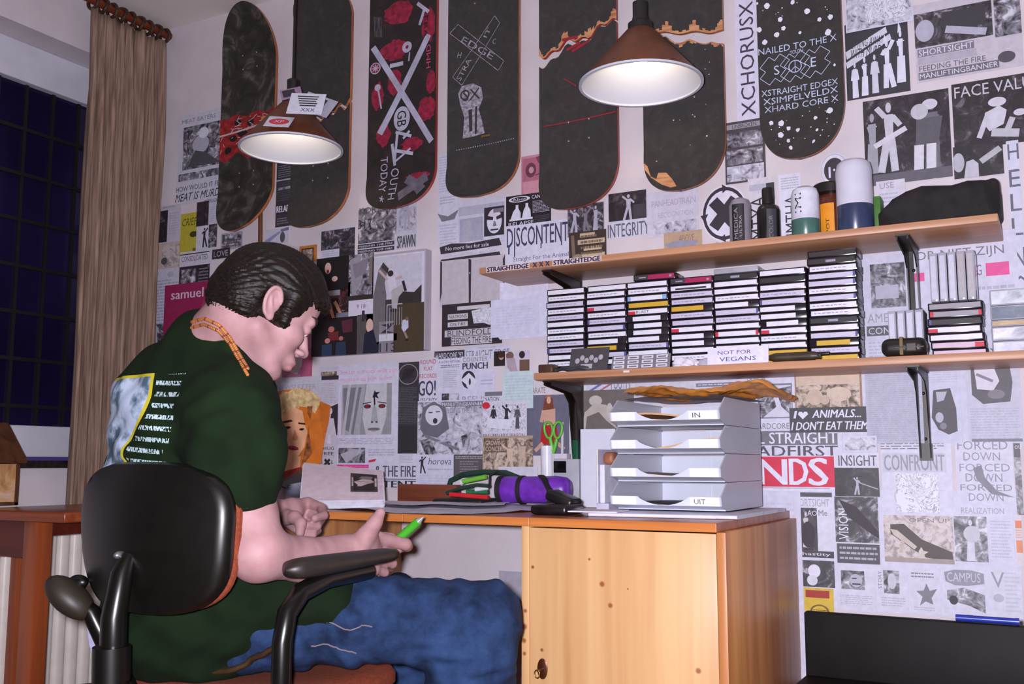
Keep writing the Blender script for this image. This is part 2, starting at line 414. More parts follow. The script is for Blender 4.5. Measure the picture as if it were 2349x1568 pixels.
def sheet(name, label, box, paper, els, cat='poster', group=None, thick=0.0006, rot=0.0, base=0.0, parent=None, shape=None):
    """box: the upper left and lower right corner in the photograph; els are given from 0 to 1 across and down"""
    y = -base
    a = atY(box[0], box[1], y); b = atY(box[2], box[3], y)
    x0, x1, z0, z1 = a[0], b[0], b[2], a[2]
    lay = 0.0004
    for r in (() if parent else _placed):
        if x0 < r[1]-.002 and x1 > r[0]+.002 and z0 < r[3]-.002 and z1 > r[2]+.002: lay = max(lay, r[4])
    top = lay+thick
    if not parent: _placed.append((x0, x1, z0, z1, top+ELD*(len(els)+3+2*sum(e[0] == 'F' for e in els))+0.0003))
    w_, h_ = x1-x0, z1-z0; cx, cz = (x0+x1)/2, (z0+z1)/2
    mats = []; idx = {}
    def slot(c):
        m = ink(c) if isinstance(c, tuple) else c
        if m.name not in idx: idx[m.name] = len(mats); mats.append(m)
        return idx[m.name]
    q = MB(); ca, sa = math.cos(rot), math.sin(rot)
    st = [0]
    def P(u, v, n):
        x, z = (u-.5)*w_, (.5-v)*h_
        return (cx+x*ca-z*sa, y-top-n, cz+x*sa+z*ca)
    def poly(pts, c): q.add([P(u, v, st[0]) for u, v in pts], [list(range(len(pts)))], slot(c))
    s0 = slot(paper)
    pts = shape or [(0, 0), (1, 0), (1, 1), (0, 1)]
    n = len(pts); V = [P(u, v, 0) for u, v in pts]+[(P(u, v, 0)[0], y-lay, P(u, v, 0)[2]) for u, v in pts]
    q.add(V, [list(range(n)), list(range(n, 2*n))[::-1]]+[[i, (i+1) % n, n+(i+1) % n, n+i] for i in range(n)], s0)
    def ell(c0, c1, rx, ry, c, k=22): poly([(c0+rx*math.cos(2*PI*i/k), c1+ry*math.sin(2*PI*i/k)) for i in range(k)], c)
    def bar(a0, b0, a1, b1, wd, c):
        dx, dz = (a1-a0)*w_, (b1-b0)*h_; l = math.hypot(dx, dz) or 1; ox, oz = -dz/l*wd*h_/2/w_, dx/l*wd*h_/2/h_
        poly([(a0+ox, b0+oz), (a1+ox, b1+oz), (a1-ox, b1-oz), (a0-ox, b0-oz)], c)
    for e in els:
        st[0] += ELD
        k = e[0]
        if k == 'R': poly([(e[1], e[2]), (e[3], e[2]), (e[3], e[4]), (e[1], e[4])], e[5])
        elif k == 'P': poly(e[1], e[2])
        elif k == 'E': ell(e[1], e[2], e[3], e[4], e[5])
        elif k == 'O':
            _, c0, c1, rx, ry, t, c = e; kk = 28
            for i in range(kk):
                a0, a1 = 2*PI*i/kk, 2*PI*(i+1)/kk
                poly([(c0+rx*math.cos(a0), c1+ry*math.sin(a0)), (c0+rx*math.cos(a1), c1+ry*math.sin(a1)), (c0+rx*(1-t)*math.cos(a1), c1+ry*(1-t)*math.sin(a1)), (c0+rx*(1-t)*math.cos(a0), c1+ry*(1-t)*math.sin(a0))], c)
        elif k == 'B': bar(*e[1:])
        elif k == 'T':   # text, x0, y0, x1, y1, colour, slant, boldness
            _, s, u0, v0, u1, v1, c = e[:7]; sl = e[7] if len(e) > 7 else 0; bo = e[8] if len(e) > 8 else 0
            v, f, asp = text_mesh(s)
            for d in ((0,) if not bo else (-bo, 0, bo)):
                q.add([P(u0+(u1-u0)*p[0]+sl*(p[1]-.5)+d, v1+(v0-v1)*p[1], st[0]+(0 if d == 0 else 3e-5 if d < 0 else 6e-5)) for p in v], f, slot(c))
        elif k == 'V':   # text running upwards
            _, s, u0, v0, u1, v1, c = e
            v, f, asp = text_mesh(s); q.add([P(u0+(u1-u0)*(1-p[1]), v1+(v0-v1)*p[0], st[0]) for p in v], f, slot(c))
        elif k == 'L':   # rows of small print
            _, u0, v0, u1, v1, nr, c = e; hh = (v1-v0)/nr
            for r in range(nr):
                u = u0; end = u1-(prng.random()*.25*(u1-u0) if prng.random() < .3 else 0)
                while u < end-.01:
                    l = min(end-u, (.05+.12*prng.random())*(u1-u0)); poly([(u, v0+hh*r+hh*.2), (u+l, v0+hh*r+hh*.2), (u+l, v0+hh*r+hh*.62), (u, v0+hh*r+hh*.62)], c); u += l+.025*(u1-u0)
        elif k == 'F':   # a figure: centre x, head top y, height, width factor, colour, pose
            _, fx, fy, fh, fw, c, pose = e; W_ = fh*fw
            def up_(): st[0] += ELD*.35
            ell(fx, fy+.07*fh, .075*W_, .075*fh, c, 14); up_()
            poly([(fx-.13*W_, fy+.17*fh), (fx+.13*W_, fy+.17*fh), (fx+.10*W_, fy+.53*fh), (fx-.10*W_, fy+.53*fh)], c)
            ar = {0: ((-.2, .5), (.2, .5)), 1: ((-.32, .05), (.3, .35)), 2: ((-.25, .3), (.34, .02)), 3: ((-.05, .3), (.08, .22))}[pose % 4]
            for sg, (ax, ay) in zip((-1, 1), ar): up_(); bar(fx+sg*.1*W_, fy+.2*fh, fx+ax*W_, fy+ay*fh, .075*fh, c)
            lg = {0: (-.08, .08), 1: (-.25, .12), 2: (-.1, .3), 3: (-.12, .05)}[pose % 4]
            for sg, lx in zip((-1, 1), lg): up_(); bar(fx+sg*.05*W_, fy+.5*fh, fx+lx*W_, fy+fh, .1*fh, c)
    if parent: return lab(q.build(name, mats, parent), label)
    o = q.build(name, mats, origin=(cx, y-lay, cz))
    return tag(o, label, cat, group)
R_, T_ = 'R', 'T'
S = sheet
S('paper_sheet', 'broad white backing sheet behind the flyers beside the lower right cabinet', (1806, 1120, 2349, 1425), (206, 206, 228), [], cat='paper sheet')
S('paper_sheet', 'broad white backing sheet behind the newspaper pages around the right brackets', (1950, 560, 2349, 1020), (196, 196, 218), [], cat='paper sheet')
S('paper_sheet', 'broad white backing sheet behind the flyers under the lower shelf', (1730, 845, 2010, 1050), (204, 202, 222), [], cat='paper sheet')
# --- beside the curtain
S('flyer', 'white flyer headed MEAT EATERS with a drawing, left of the scuffed deck', (412, 268, 522, 452), (204, 202, 220), [(T_, 'MEAT EATERS', .06, .05, .72, .095, GG), (R_, .1, .14, .92, .62, LG), ('R', .1, .14, .92, .62, PM), ('E', .45, .36, .16, .1, LG), ('E', .5, .24, .1, .06, WW), ('P', [(.2, .6), (.35, .42), (.55, .46), (.85, .6)], DG), ('R', .04, .66, .9, .74, PM), (T_, 'HOW WOULD IT FEEL', .0, .80, .93, .855, DG), (T_, 'MEAT IS MURDER', .0, .88, 1.0, .965, KK, .03)])
S('clipping', 'pale clipping with a dark upright photo, beside the curtain', (350, 478, 414, 553), (196, 192, 208), [('R', .08, .12, .56, .97, PB), ('L', .62, .2, .96, .8, 9, LG), (T_, 'NO EMOTION', .2, .02, .8, .07, GG)])
S('clipping', 'beige faded drawing of a small figure below the dark upright photo', (346, 562, 413, 612), (196, 176, 166), [('R', .4, .1, .98, .95, PF), ('E', .48, .7, .1, .14, DG)])
S('clipping', 'yellow clipping with a black sketch and scrawled heading', (416, 492, 453, 582), (186, 176, 60), [(T_, 'CRIEF', .1, .12, .9, .3, (90, 86, 30), .05), ('E', .75, .52, .2, .07, (60, 54, 30)), ('P', [(.55, .5), (.9, .45), (.95, .6)], (70, 62, 30)), ('R', .75, .85, .95, .95, (110, 104, 40))])
S('clipping', 'clipping headed OVERSIGHT with a dark photo of a singer', (454, 462, 508, 512), (200, 198, 216), [('R', .0, .05, .5, 1, PB), ('F', .25, .2, .75, .9, KK, 3), (T_, 'OVERSIGHT', .3, .0, .95, .14, KK), ('L', .55, .3, 1, .9, 7, LG)])
S('clipping', 'white clipping with the black silhouette of a runner', (453, 520, 485, 572), (206, 204, 222), [('F', .55, .1, .78, .8, KK, 2)])
S('clipping', 'narrow grey picture beside the runner clipping', (482, 516, 499, 566), (120, 116, 126), [('R', 0, 0, 1, 1, PD)])
S('clipping', 'grey clipping half hidden behind the head of the person', (508, 536, 556, 568), (170, 168, 184), [('R', .05, .1, .95, .9, PM), ('L', .1, .4, .9, .9, 3, DG)])
S('flyer', 'flyer with two black picture blocks above the magenta sleeve', (416, 580, 484, 652), (204, 202, 220), [('R', .0, .06, .95, .09, KK), (T_, 'CONSOLIDATED', .06, .13, .9, .28, DG), ('R', 0, .42, .6, 1, KK), ('R', .06, .5, .54, 1, PM), ('R', .6, .42, .98, 1, PB), ('L', .64, .5, .94, .95, 5, GG)])
S('clipping', 'small strip printed LOVE beside the head of the person', (488, 573, 528, 590), KK, [(T_, 'LOVE', .1, .2, .9, .8, (170, 168, 184))])
S('letter', 'typed white sheet beside the curtain', (340, 622, 407, 746), (198, 196, 216), [(T_, 'HENRY', .04, .05, .35, .09, GG), ('E', .72, .1, .1, .05, LG), ('L', .03, .18, .96, .97, 15, (162, 160, 184))], cat='paper sheet')
S('record_sleeve', 'magenta record sleeve with one short white word, beside the curtain', (384, 656, 490, 800), (150, 36, 86), [(T_, 'samuel', .14, .085, .80, .225, (216, 190, 214), 0, .004), ('P', [(.5, .6), (.56, .35), (.6, .62), (.52, .8)], (162, 52, 98)), ('P', [(.72, .5), (.82, .25), (.95, .45), (.85, .7)], (166, 56, 102)), ('P', [(.3, .9), (.38, .6), (.45, .95)], (160, 48, 96))], thick=.004, cat='record sleeve')
S('clipping', 'black and white picture below the typed sheet at the curtain', (336, 746, 374, 800), KK, [('R', 0, 0, 1, 1, PD), ('F', .6, .05, .9, .7, LG, 1)])
# --- between the decks and the head
S('flyer', 'tall black flyer of small print between the two leftmost decks', (636, 372, 674, 516), (62, 58, 66), [('L', .08, .06, .95, .26, 6, GG), ('R', 0, .28, 1, .3, LG), ('L', .06, .32, .95, .62, 9, DG), ('R', .1, .4, .9, .44, PM), ('R', 0, .66, 1, .8, KK), (T_, 'RELAPSE', .06, .68, .94, .78, WW, 0, .012), ('L', .1, .86, .9, .97, 3, GG)])
S('clipping', 'pale clipping with blue line shapes right of the post', (608, 528, 662, 556), (196, 196, 216), [('P', [(0, .7), (.6, .2), (.7, .25), (.1, .95)], (140, 146, 190)), ('E', .75, .6, .1, .35, DG), ('P', [(.65, .1), (1, .0), (1, .2), (.7, .25)], (110, 110, 150))])
S('small_picture', 'small picture in a thin wooden frame above the head', (690, 566, 727, 606), (190, 124, 60), [('R', .14, .14, .86, .9, (60, 34, 26)), ('R', .2, .2, .8, .85, PS)], thick=.006, cat='picture')
S('clipping', 'dark crowd photo clipped under the deck with bare edge', (738, 528, 814, 584), (206, 206, 226), [('R', 0, .05, 1, 1, PB), ('R', 0, .05, 1, .7, PD), ('R', 0, .72, .55, 1, (206, 206, 226)), ('L', .04, .76, .5, .96, 3, LG)])
S('flyer', 'flyer with FEEDING THE FIRE bars and SPAWN in scrawled letters', (823, 478, 956, 567), (198, 198, 218), [('R', 0, .02, .66, .78, PM), (T_, '317', .0, .26, .24, .46, KK), (T_, 'KORZY', .02, .0, .5, .14, DG), ('R', .0, .8, .63, .885, KK), ('R', .0, .91, .63, .995, KK), (T_, 'FEEDING THE FIRE', .02, .825, .6, .865, WW), (T_, 'FEEDING THE FIRE', .02, .935, .6, .975, WW), ('R', .7, .1, .98, .62, PL), ('F', .84, .12, .5, .9, LG, 0), (T_, 'SPAWN', .68, .72, .98, .98, DG, 0, .004)])
# --- middle columns
S('clipping', 'long column of small print below the deck with the EDGE cross', (1006, 356, 1052, 562), (210, 210, 232), [('L', .05, .02, .95, .42, 14, (184, 184, 212)), ('L', .1, .46, .9, .55, 3, LG), ('P', [(.0, .64), (.5, .68), (1, .62), (.8, .72), (.2, .73)], GG), ('L', .1, .76, .9, .98, 7, (184, 184, 210))])
S('flyer', 'white flyer with a black and white face at its right', (1053, 462, 1158, 566), (208, 208, 230), [('R', 0, .12, 1, .3, (184, 184, 208)), ('R', .02, .36, .54, .84, (170, 170, 196)), ('R', .1, .4, .28, .8, LG), ('R', .56, .2, .99, .76, KK), ('E', .78, .48, .16, .24, WW), ('P', [(.62, .36), (.76, .4), (.75, .46), (.62, .44)], KK), ('P', [(.82, .4), (.95, .35), (.95, .43), (.83, .46)], KK), ('P', [(.77, .48), (.8, .48), (.83, .58), (.75, .58)], GG), ('R', .7, .63, .87, .66, KK), ('R', .76, .24, .98, .32, GG), ('L', .02, .86, .96, .99, 2, LG)])
S('label_sheet', 'pair of torn black strips below the column of small print', (1010, 562, 1152, 602), (206, 204, 222), [('P', [(0, .1), (.2, .0), (.5, .08), (.96, .0), (1, .3), (.6, .35), (.02, .4)], KK), (T_, 'No more lies for sale', .1, .12, .8, .28, WW), ('P', [(.02, .62), (.5, .58), (.97, .55), (1, .9), (.6, .85), (.5, .96), (.4, .86), (.05, .98)], KK), (T_, 'the truth must be told', .1, .44, .9, .54, LG)])
S('flyer', 'sheet with two empty grey boxes and torn black borders', (1012, 600, 1160, 692), (196, 188, 200), [('R', .02, .04, .42, 1, (190, 184, 196)), ('R', .50, .04, .97, 1, (190, 184, 196)), ('P', [(.0, .0), (.03, .02), (.03, .7), (0, .9)], KK), ('P', [(.445, .0), (.49, .04), (.485, 1), (.455, 1), (.45, .5)], KK), ('R', .46, .3, .475, .34, LG), ('P', [(.97, .1), (1, .0), (1, .7), (.975, .6)], KK)])
S('flyer', 'black flyer reading NATIONS ON FIRE and FEEDING THE FIRE', (1017, 700, 1154, 787), (46, 40, 46), [('R', .26, .07, .8, .16, (200, 196, 206)), ('R', .1, .24, .44, .37, (200, 196, 206)), (T_, 'NATIONS', .12, .265, .42, .345, KK), ('R', .1, .43, .44, .545, (200, 196, 206)), (T_, 'ON FIRE', .14, .45, .4, .525, KK), ('P', [(.5, .2), (.75, .14), (1, .18), (.98, .5), (.8, .56), (.7, .5), (.54, .5)], PN), ('R', .05, .62, .9, .78, (190, 186, 198)), (T_, 'BLINDFOLD', .1, .63, .86, .77, DG), ('R', .16, .79, .84, .98, (196, 192, 204)), (T_, 'FEEDING THE FIRE', .17, .81, .83, .96, KK), ('B', .9, .72, .98, .9, .05, WW)])
S('paper_sheet', 'blank white sheet taped beside the left end of the cassettes', (1150, 650, 1262, 772), (216, 216, 240), [('R', .04, .2, .5, .8, (220, 220, 242)), ('L', .55, .86, .8, .92, 2, LG)], cat='paper sheet')
S('paper_sheet', 'white sheet with faint writing taped lower over the wall beside the cassettes', (1130, 690, 1240, 768), (212, 212, 238), [('L', .1, .2, .9, .8, 8, (204, 204, 232))], cat='paper sheet')
S('picture_card', 'pink toned picture card between two decks', (1196, 360, 1252, 446), (196, 136, 156), [('R', .06, .06, .94, .62, (176, 106, 130)), ('E', .4, .36, .22, .18, (110, 60, 80)), ('E', .42, .36, .1, .08, (200, 150, 170)), ('P', [(.6, .06), (.94, .04), (.9, .3), (.7, .2)], (120, 66, 88)), ('R', .1, .64, .9, .94, (204, 146, 164)), ('B', .6, .5, .9, .45, .03, (110, 60, 80))], cat='picture')
S('flyer', 'black advert with two white bottle shapes below the pink card', (1162, 452, 1265, 513), (38, 32, 38), [('O', .3, .13, .24, .09, .25, WW), (T_, 'Abort', .14, .09, .52, .17, WW), (T_, 'CANDIRIA', .58, .06, .99, .17, WW), ('P', [(.1, .75), (.16, .5), (.22, .4), (.22, .3), (.28, .3), (.28, .4), (.33, .55), (.33, .75)], WW), ('P', [(.36, .72), (.4, .48), (.44, .38), (.44, .28), (.5, .28), (.5, .38), (.55, .5), (.56, .72)], WW), ('R', .08, .72, .6, .78, WW), ('L', .6, .24, .97, .62, 9, LG), (T_, 'RELAPSE', .06, .82, .62, .94, WW), ('L', .64, .7, .97, .95, 5, DG)])
S('flyer', 'white flyer with dripping letters DISCONTENT', (1162, 520, 1312, 600), (212, 212, 234), [(T_, 'DISCONTENT', .02, .06, .96, .52, (66, 60, 92), 0, .002), ('B', .05, .5, .05, .68, .04, (66, 60, 92)), ('B', .14, .5, .14, .75, .03, (66, 60, 92)), ('B', .55, .5, .55, .62, .03, (66, 60, 92)), ('B', .86, .5, .86, .6, .03, (66, 60, 92)), (T_, 'Straight For the Animals', .12, .76, 1.0, .9, (120, 116, 150))])
S('flyer', 'grey band photo below the board with the red line', (1304, 474, 1388, 536), (120, 116, 130), [('R', .02, .02, .98, .98, PD), ('F', .2, .1, .8, .5, LG, 1), ('F', .5, .15, .8, .5, GG, 2), ('F', .78, .1, .8, .5, LG, 3)])
S('flyer', 'dark brown flyer with beige blotted lettering above the shelf lettering', (1308, 536, 1394, 594), (62, 50, 46), [('R', .3, .06, .7, .2, (196, 178, 150)), ('R', .24, .28, .96, .44, (196, 178, 150)), ('R', .4, .52, .88, .66, (196, 178, 150)), ('R', .34, .76, .96, .9, (196, 178, 150)), ('L', .32, .1, .9, .86, 4, (120, 100, 84)), ('B', .1, .1, .14, .9, .12, (120, 104, 90)), ('E', .24, .85, .12, .1, (150, 130, 110))])
S('flyer', 'dark concert photo with tall capitals beneath, above the upper shelf', (1394, 446, 1492, 538), (206, 206, 228), [('R', .02, .0, .92, .62, PB), ('F', .5, .06, .56, .8, (180, 180, 200), 1), ('R', .62, .3, .9, .6, (66, 62, 72)), ('T', 'INTEGRITY', .0, .68, .98, .98, (96, 94, 112), 0, .002)])
S('flyer', 'faded flyer with thin pale lettering above the shelf', (1484, 444, 1604, 532), (204, 202, 222), [(T_, 'PANHEADTRAIN', .1, .2, .95, .34, (170, 168, 190)), (T_, 'RECOGNITION', .22, .48, .9, .6, (176, 174, 196)), ('R', .12, .7, .96, .96, PL)])
S('clipping', 'tan strip printed ABOVE near the top shelf', (1524, 536, 1612, 566), TAN, [(T_, 'ABOVE', .4, .2, .8, .6, (140, 116, 96)), ('P', [(.0, .65), (.3, .5), (.9, .6), (.8, 1), (.2, 1)], (150, 148, 170))])
S('sticker', 'round white sticker with a thick black X and circling arrows', (1608, 432, 1718, 548), (220, 220, 238), [('O', .5, .5, .47, .47, .13, KK), ('B', .26, .26, .74, .74, .2, KK), ('B', .26, .74, .74, .26, .2, KK), ('P', [(.46, -.02), (.6, .06), (.47, .14)], KK), ('P', [(-.02, .5), (.06, .62), (.15, .48)], KK), ('P', [(.98, .46), (.92, .6), (.85, .46)], KK), ('P', [(.5, .87), (.38, .95), (.52, 1.02)], KK)], cat='sticker', shape=[(.5+.5*math.cos(2*PI*i/32), .5+.5*math.sin(2*PI*i/32)) for i in range(32)])
S('banner_strip', 'tall white strip with upright letters XCHORUSX', (1683, -60, 1742, 282), (214, 212, 236), [('V', 'XCHORUSX', .2, .205, .86, .945, (66, 58, 78))], cat='poster')
S('clipping', 'grey strip of group photos under the XCHORUSX strip', (1662, 284, 1758, 412), (72, 68, 74), [('R', .04, .04, .96, .12, (150, 148, 160)), (T_, 'UNBROKEN', .2, .05, .8, .11, KK), ('R', .06, .18, .94, .42, PM), ('R', .04, .46, .94, .7, PM), ('R', .04, .72, .96, .97, PL)])
S('sticker', 'round white sticker with a dark centre above the bottles', (1880, 356, 1948, 424), (218, 218, 236), [('O', .5, .5, .36, .36, .9, (60, 54, 64)), (T_, '11', .3, .4, .75, .72, WW), ('O', .5, .5, .48, .48, .05, LG)], cat='sticker', shape=[(.5+.5*math.cos(2*PI*i/32), .5+.5*math.sin(2*PI*i/32)) for i in range(32)])
S('poster', 'poster GETTING AWAY WITH MURDER with white animals on hind legs', (1937, 59, 2089, 208), (56, 52, 62), [('R', .02, .02, .98, .98, (58, 54, 64)), ('P', [(.0, .36), (.66, .12), (.68, .2), (.02, .46)], (206, 206, 224)), ('P', [(.0, .5), (.72, .22), (.74, .3), (.02, .58)], (206, 206, 224)), ('T', 'GETTING AWAY', .05, .22, .62, .33, KK, .02), ('T', 'WITH MURDER!', .08, .34, .7, .46, KK, .02), ('F', .14, .52, .46, .5, WW, 0), ('F', .3, .47, .5, .5, WW, 3), ('F', .46, .46, .5, .5, (206, 206, 226), 0), ('F', .66, .3, .62, .5, WW, 2), ('F', .88, .2, .68, .42, WW, 3), ('P', [(.84, .24), (.86, .08), (.9, .2)], WW), ('P', [(.62, .34), (.63, .22), (.68, .32)], WW)])
S('poster', 'pale line drawing at the top edge right of the lettered deck', (1936, -60, 2096, 48), (208, 208, 228), [('R', .02, .1, .98, .98, PL), ('R', .3, .3, .9, .9, PN)])
S('poster', 'large grey show flyer listing bands in strips at the upper right', (2095, 14, 2349, 150), (196, 190, 204), [('R', .0, .12, .74, .56, PD), ('E', .1, .35, .09, .14, LG), ('R', .28, .16, .68, .4, (62, 58, 66)), ('B', .3, .38, .68, .5, .09, LG), ('R', .02, .58, .56, .68, GG), (T_, 'SHORTSIGHT', .03, .59, .55, .67, WW), ('R', .02, .69, .58, .78, (178, 172, 186)), (T_, 'LIONHEART', .04, .70, .56, .77, LG), (T_, 'FEEDING THE FIRE', .03, .795, .66, .865, (96, 90, 100)), ('R', .02, .88, .78, .975, (110, 106, 116)), (T_, 'MANLIFTINGBANNER', .03, .895, .77, .96, WW), ('E', .85, .86, .08, .07, DG), ('R', .76, .1, 1, .6, PM)])
S('poster', 'large black and white concert photo of a singer and a guitar player', (1979, 234, 2186, 404), (74, 70, 80), [('R', .0, .0, 1, 1, PB), ('F', .1, .16, .7, .5, (158, 156, 170), 3), ('F', .3, .06, .8, .55, (196, 194, 208), 1), ('B', .12, .55, .5, .38, .06, (206, 204, 218)), ('F', .8, .1, .85, .6, (110, 106, 118), 3), ('E', .78, .15, .09, .06, (206, 204, 218)), ('P', [(.62, .3), (.92, .3), (.86, .62), (.6, .62)], (92, 88, 98)), ('B', .64, .6, .62, .98, .1, (210, 208, 222)), ('B', .78, .6, .76, 1, .1, (210, 208, 222)), ('E', .66, .22, .1, .09, (190, 188, 202)), ('R', 0, .88, 1, 1, (96, 92, 104))])
S('poster', 'dark poster with white capitals and a crouching bare chested singer', (2182, 195, 2400, 318), (58, 54, 64), [('R', 0, 0, 1, 1, PB), (T_, 'FACE VALUE', .03, .05, .98, .22, (196, 194, 208)), ('E', .5, .36, .1, .07, (206, 204, 218)), ('P', [(.36, .5), (.52, .42), (.6, .5), (.56, .7), (.4, .78), (.34, .66)], (206, 204, 218)), ('B', .4, .5, .28, .86, .07, (200, 198, 212)), ('B', .42, .8, .72, .86, .12, (190, 188, 202)), ('B', .66, .62, .58, .84, .08, (190, 188, 202)), ('E', .74, .56, .07, .05, (206, 204, 218))])
S('clipping', 'dark photo strip of two onlookers under the crouching singer', (2186, 339, 2304, 398), (54, 50, 58), [('R', 0, 0, 1, 1, PB), ('E', .1, .5, .12, .3, (180, 178, 192)), ('P', [(.2, 1), (.26, .5), (.4, .45), (.5, .6), (.5, 1)], (190, 188, 202)), ('B', .55, .55, .95, .2, .18, (180, 178, 190))])
S('banner_strip', 'white strip at the picture edge with letters HELLNO running down', (2307, 325, 2360, 720), (206, 206, 228), [(T_, c, .1, y0, .98, y1, (104, 102, 118)) for c, y0, y1 in (('H', .02, .11), ('E', .17, .27), ('L', .31, .41), ('L', .45, .55), ('N', .62, .73), ('O', .78, .9))], cat='poster')
S('flyer', 'upright flyer with broken black letters behind the dark bottle', (1716, 412, 1784, 548), (206, 202, 216), [('V', 'MTXA', .08, .3, .6, .98, (50, 44, 52)), ('R', .05, .1, .9, .2, LG), ('R', .66, .1, .95, .9, (60, 56, 62))])
S('flyer', 'upright white flyer with slanted black letters behind the green liquid bottle', (1786, 402, 1842, 540), (216, 216, 236), [('V', 'IMTHA', .25, .35, .8, .98, (58, 52, 62)), ('L', .1, .05, .9, .25, 5, LG)])
S('flyer', 'white flyer with upright letters HNO between orange box and large bottle', (1888, 424, 1926, 530), (212, 210, 228), [('V', 'LOVE ONE', .2, .05, .8, .95, (70, 64, 74))])
S('clipping', 'pale clipping printed USE above the black bag', (2010, 418, 2080, 500), (206, 202, 218), [(T_, 'USE', .12, .05, .62, .2, (150, 146, 160)), ('L', .1, .3, .9, .9, 6, LG)])
# --- between the shelves, right
S('newspaper_page', 'newspaper page with a photo and a black strip CONFRONT behind the black case', (1966, 585, 2110, 830), (198, 198, 220), [('R', .22, .1, .82, .5, PM), ('R', .3, .3, .7, .42, LG), ('T', 'AMERI', .14, .55, .66, .63, (150, 148, 166)), ('R', .12, .66, .7, .75, (90, 88, 98)), ('T', 'CONFRONT', .15, .675, 1.1, .735, (200, 200, 216)), ('L', .14, .8, .9, .98, 6, LG)], cat='newspaper')
S('flyer', 'white Dutch flyer with grey capitals and pink bars', (2094, 548, 2340, 692), (206, 204, 226), [(T_, 'OR NIET ZIJN', .02, .2, .88, .36, (120, 116, 130)), (T_, 'WEG', .46, .45, .66, .6, (120, 116, 130)), ('R', .0, .5, .1, .62, (224, 80, 150)), ('R', .70, .44, .92, .62, (224, 80, 150)), ('L', .55, .74, .98, .84, 1, LG)])
# --- below the lower shelf, right
S('flyer', 'white form with a black line of print below the lower shelf', (1594, 858, 1712, 926), (208, 208, 230), [('R', .02, .3, .95, .42, (126, 126, 146)), ('L', .06, .33, .9, .39, 1, WW), ('L', .05, .5, .9, .95, 4, LG)])
S('flyer', 'white flyer with a bordered grey map below the lower shelf', (1712, 856, 1830, 985), (208, 208, 230), [('R', .0, .2, .92, .8, (120, 120, 138)), ('R', .03, .23, .9, .78, (206, 206, 226)), ('P', [(.2, .4), (.5, .3), (.6, .6), (.3, .8)], PM), ('P', [(.6, .3), (.9, .25), (.88, .75), (.7, .6)], PM), (T_, 'CALENDAR', .02, .06, .4, .14, DG)])
S('clipping', 'beige clipping with a photo of grazing cows', (1823, 850, 1980, 938), (206, 184, 168), [('R', .02, .38, .96, .97, PS), ('E', .3, .68, .12, .2, (196, 176, 160)), ('E', .66, .62, .18, .18, (206, 188, 172)), ('B', .55, .7, .53, .95, .05, (190, 170, 156)), ('B', .78, .7, .8, .95, .05, (190, 170, 156)), ('E', .45, .75, .07, .12, (190, 170, 156)), ('R', .0, .0, .02, 1, (150, 120, 104)), ('R', .97, .0, 1, 1, (150, 120, 104))])
S('flyer', 'grey and white flyer with HARDCORE STRAIGHT HEADFIRST lettering', (1735, 968, 1934, 1048), (206, 206, 226), [('R', .0, .26, .95, .66, (116, 112, 122)), (T_, 'ARDCORE', .02, .04, .4, .2, (120, 116, 130)), (T_, 'L STRAIGHT', .03, .3, .95, .62, WW, 0, .002), (T_, 'ADFIRST', .0, .68, .95, .98, (84, 80, 90), 0, .003)])
S('bumper_sticker', 'black sticker I heart ANIMALS I DON\'T EAT THEM', (1812, 936, 1998, 990), (70, 66, 74), [(T_, 'I', .06, .12, .09, .42, WW, .02), ('P', [(.17, .46), (.11, .26), (.125, .16), (.16, .16), (.175, .22), (.19, .16), (.225, .16), (.24, .26)], WW), (T_, 'ANIMALS...', .3, .1, .9, .42, WW, .02, .003), (T_, 'I DON\'T EAT THEM', .03, .56, .97, .9, WW, .02, .003)], cat='sticker')
S('poster', 'red poster with large white stencil letters NDS', (1736, 1045, 1924, 1127), (216, 216, 236), [('R', .0, .02, .98, .88, RD), (T_, 'N', .04, .1, .38, .82, WW, 0, .01), (T_, 'D', .42, .08, .64, .82, WW, 0, .01), (T_, 'S', .66, .06, .88, .84, WW, 0, .012), ('R', .02, .9, .9, .93, LG)])
S('flyer', 'INSIGHT flyer with a dark action photo of a figure with a stick', (1914, 1038, 2022, 1140), (208, 208, 228), [(T_, 'INSIGHT', .1, .06, .94, .3, (96, 92, 104), 0, .003), ('R', .0, .34, .98, .99, PB), ('F', .5, .55, .4, .6, LG, 1), ('B', .55, .68, .95, .82, .02, LG)])
S('flyer', 'CONFRONT flyer with scratched outline drawing', (2020, 1012, 2190, 1184), (208, 208, 230), [('L', .0, .02, .9, .12, 3, GG), ('R', .02, .16, .92, .42, (196, 196, 216)), (T_, 'CONFRONT', .04, .18, .9, .4, (150, 148, 164), 0, .003), ('B', .3, .5, .5, .62, .008, LG), ('B', .5, .4, .52, .8, .008, LG), ('O', .45, .75, .28, .18, .04, LG), ('B', .2, .66, .9, .66, .006, LG), ('B', .2, .56, .6, .9, .006, LG), ('R', .2, .44, .8, .96, PN)])
S('flyer', 'pale flyer repeating FORCED DOWN in tall capitals', (2190, 1008, 2330, 1156), (206, 206, 228), [(T_, 'FORCED', .04, .02, .92, .16, (142, 140, 158)), (T_, 'DOWN', .14, .2, .78, .33, (146, 144, 162)), (T_, 'FORCED', .06, .38, .94, .5, (146, 144, 162)), (T_, 'DOWN', .16, .53, .8, .66, (142, 140, 158)), (T_, 'FORCED', .06, .7, .96, .8, (142, 140, 158)), (T_, 'DOWN', .2, .84, .8, .96, (146, 144, 162)), ('P', [(.3, .45), (.45, .4), (.5, .6), (.7, .8), (1, .9), (.6, .85), (.35, .62)], (130, 128, 144))])
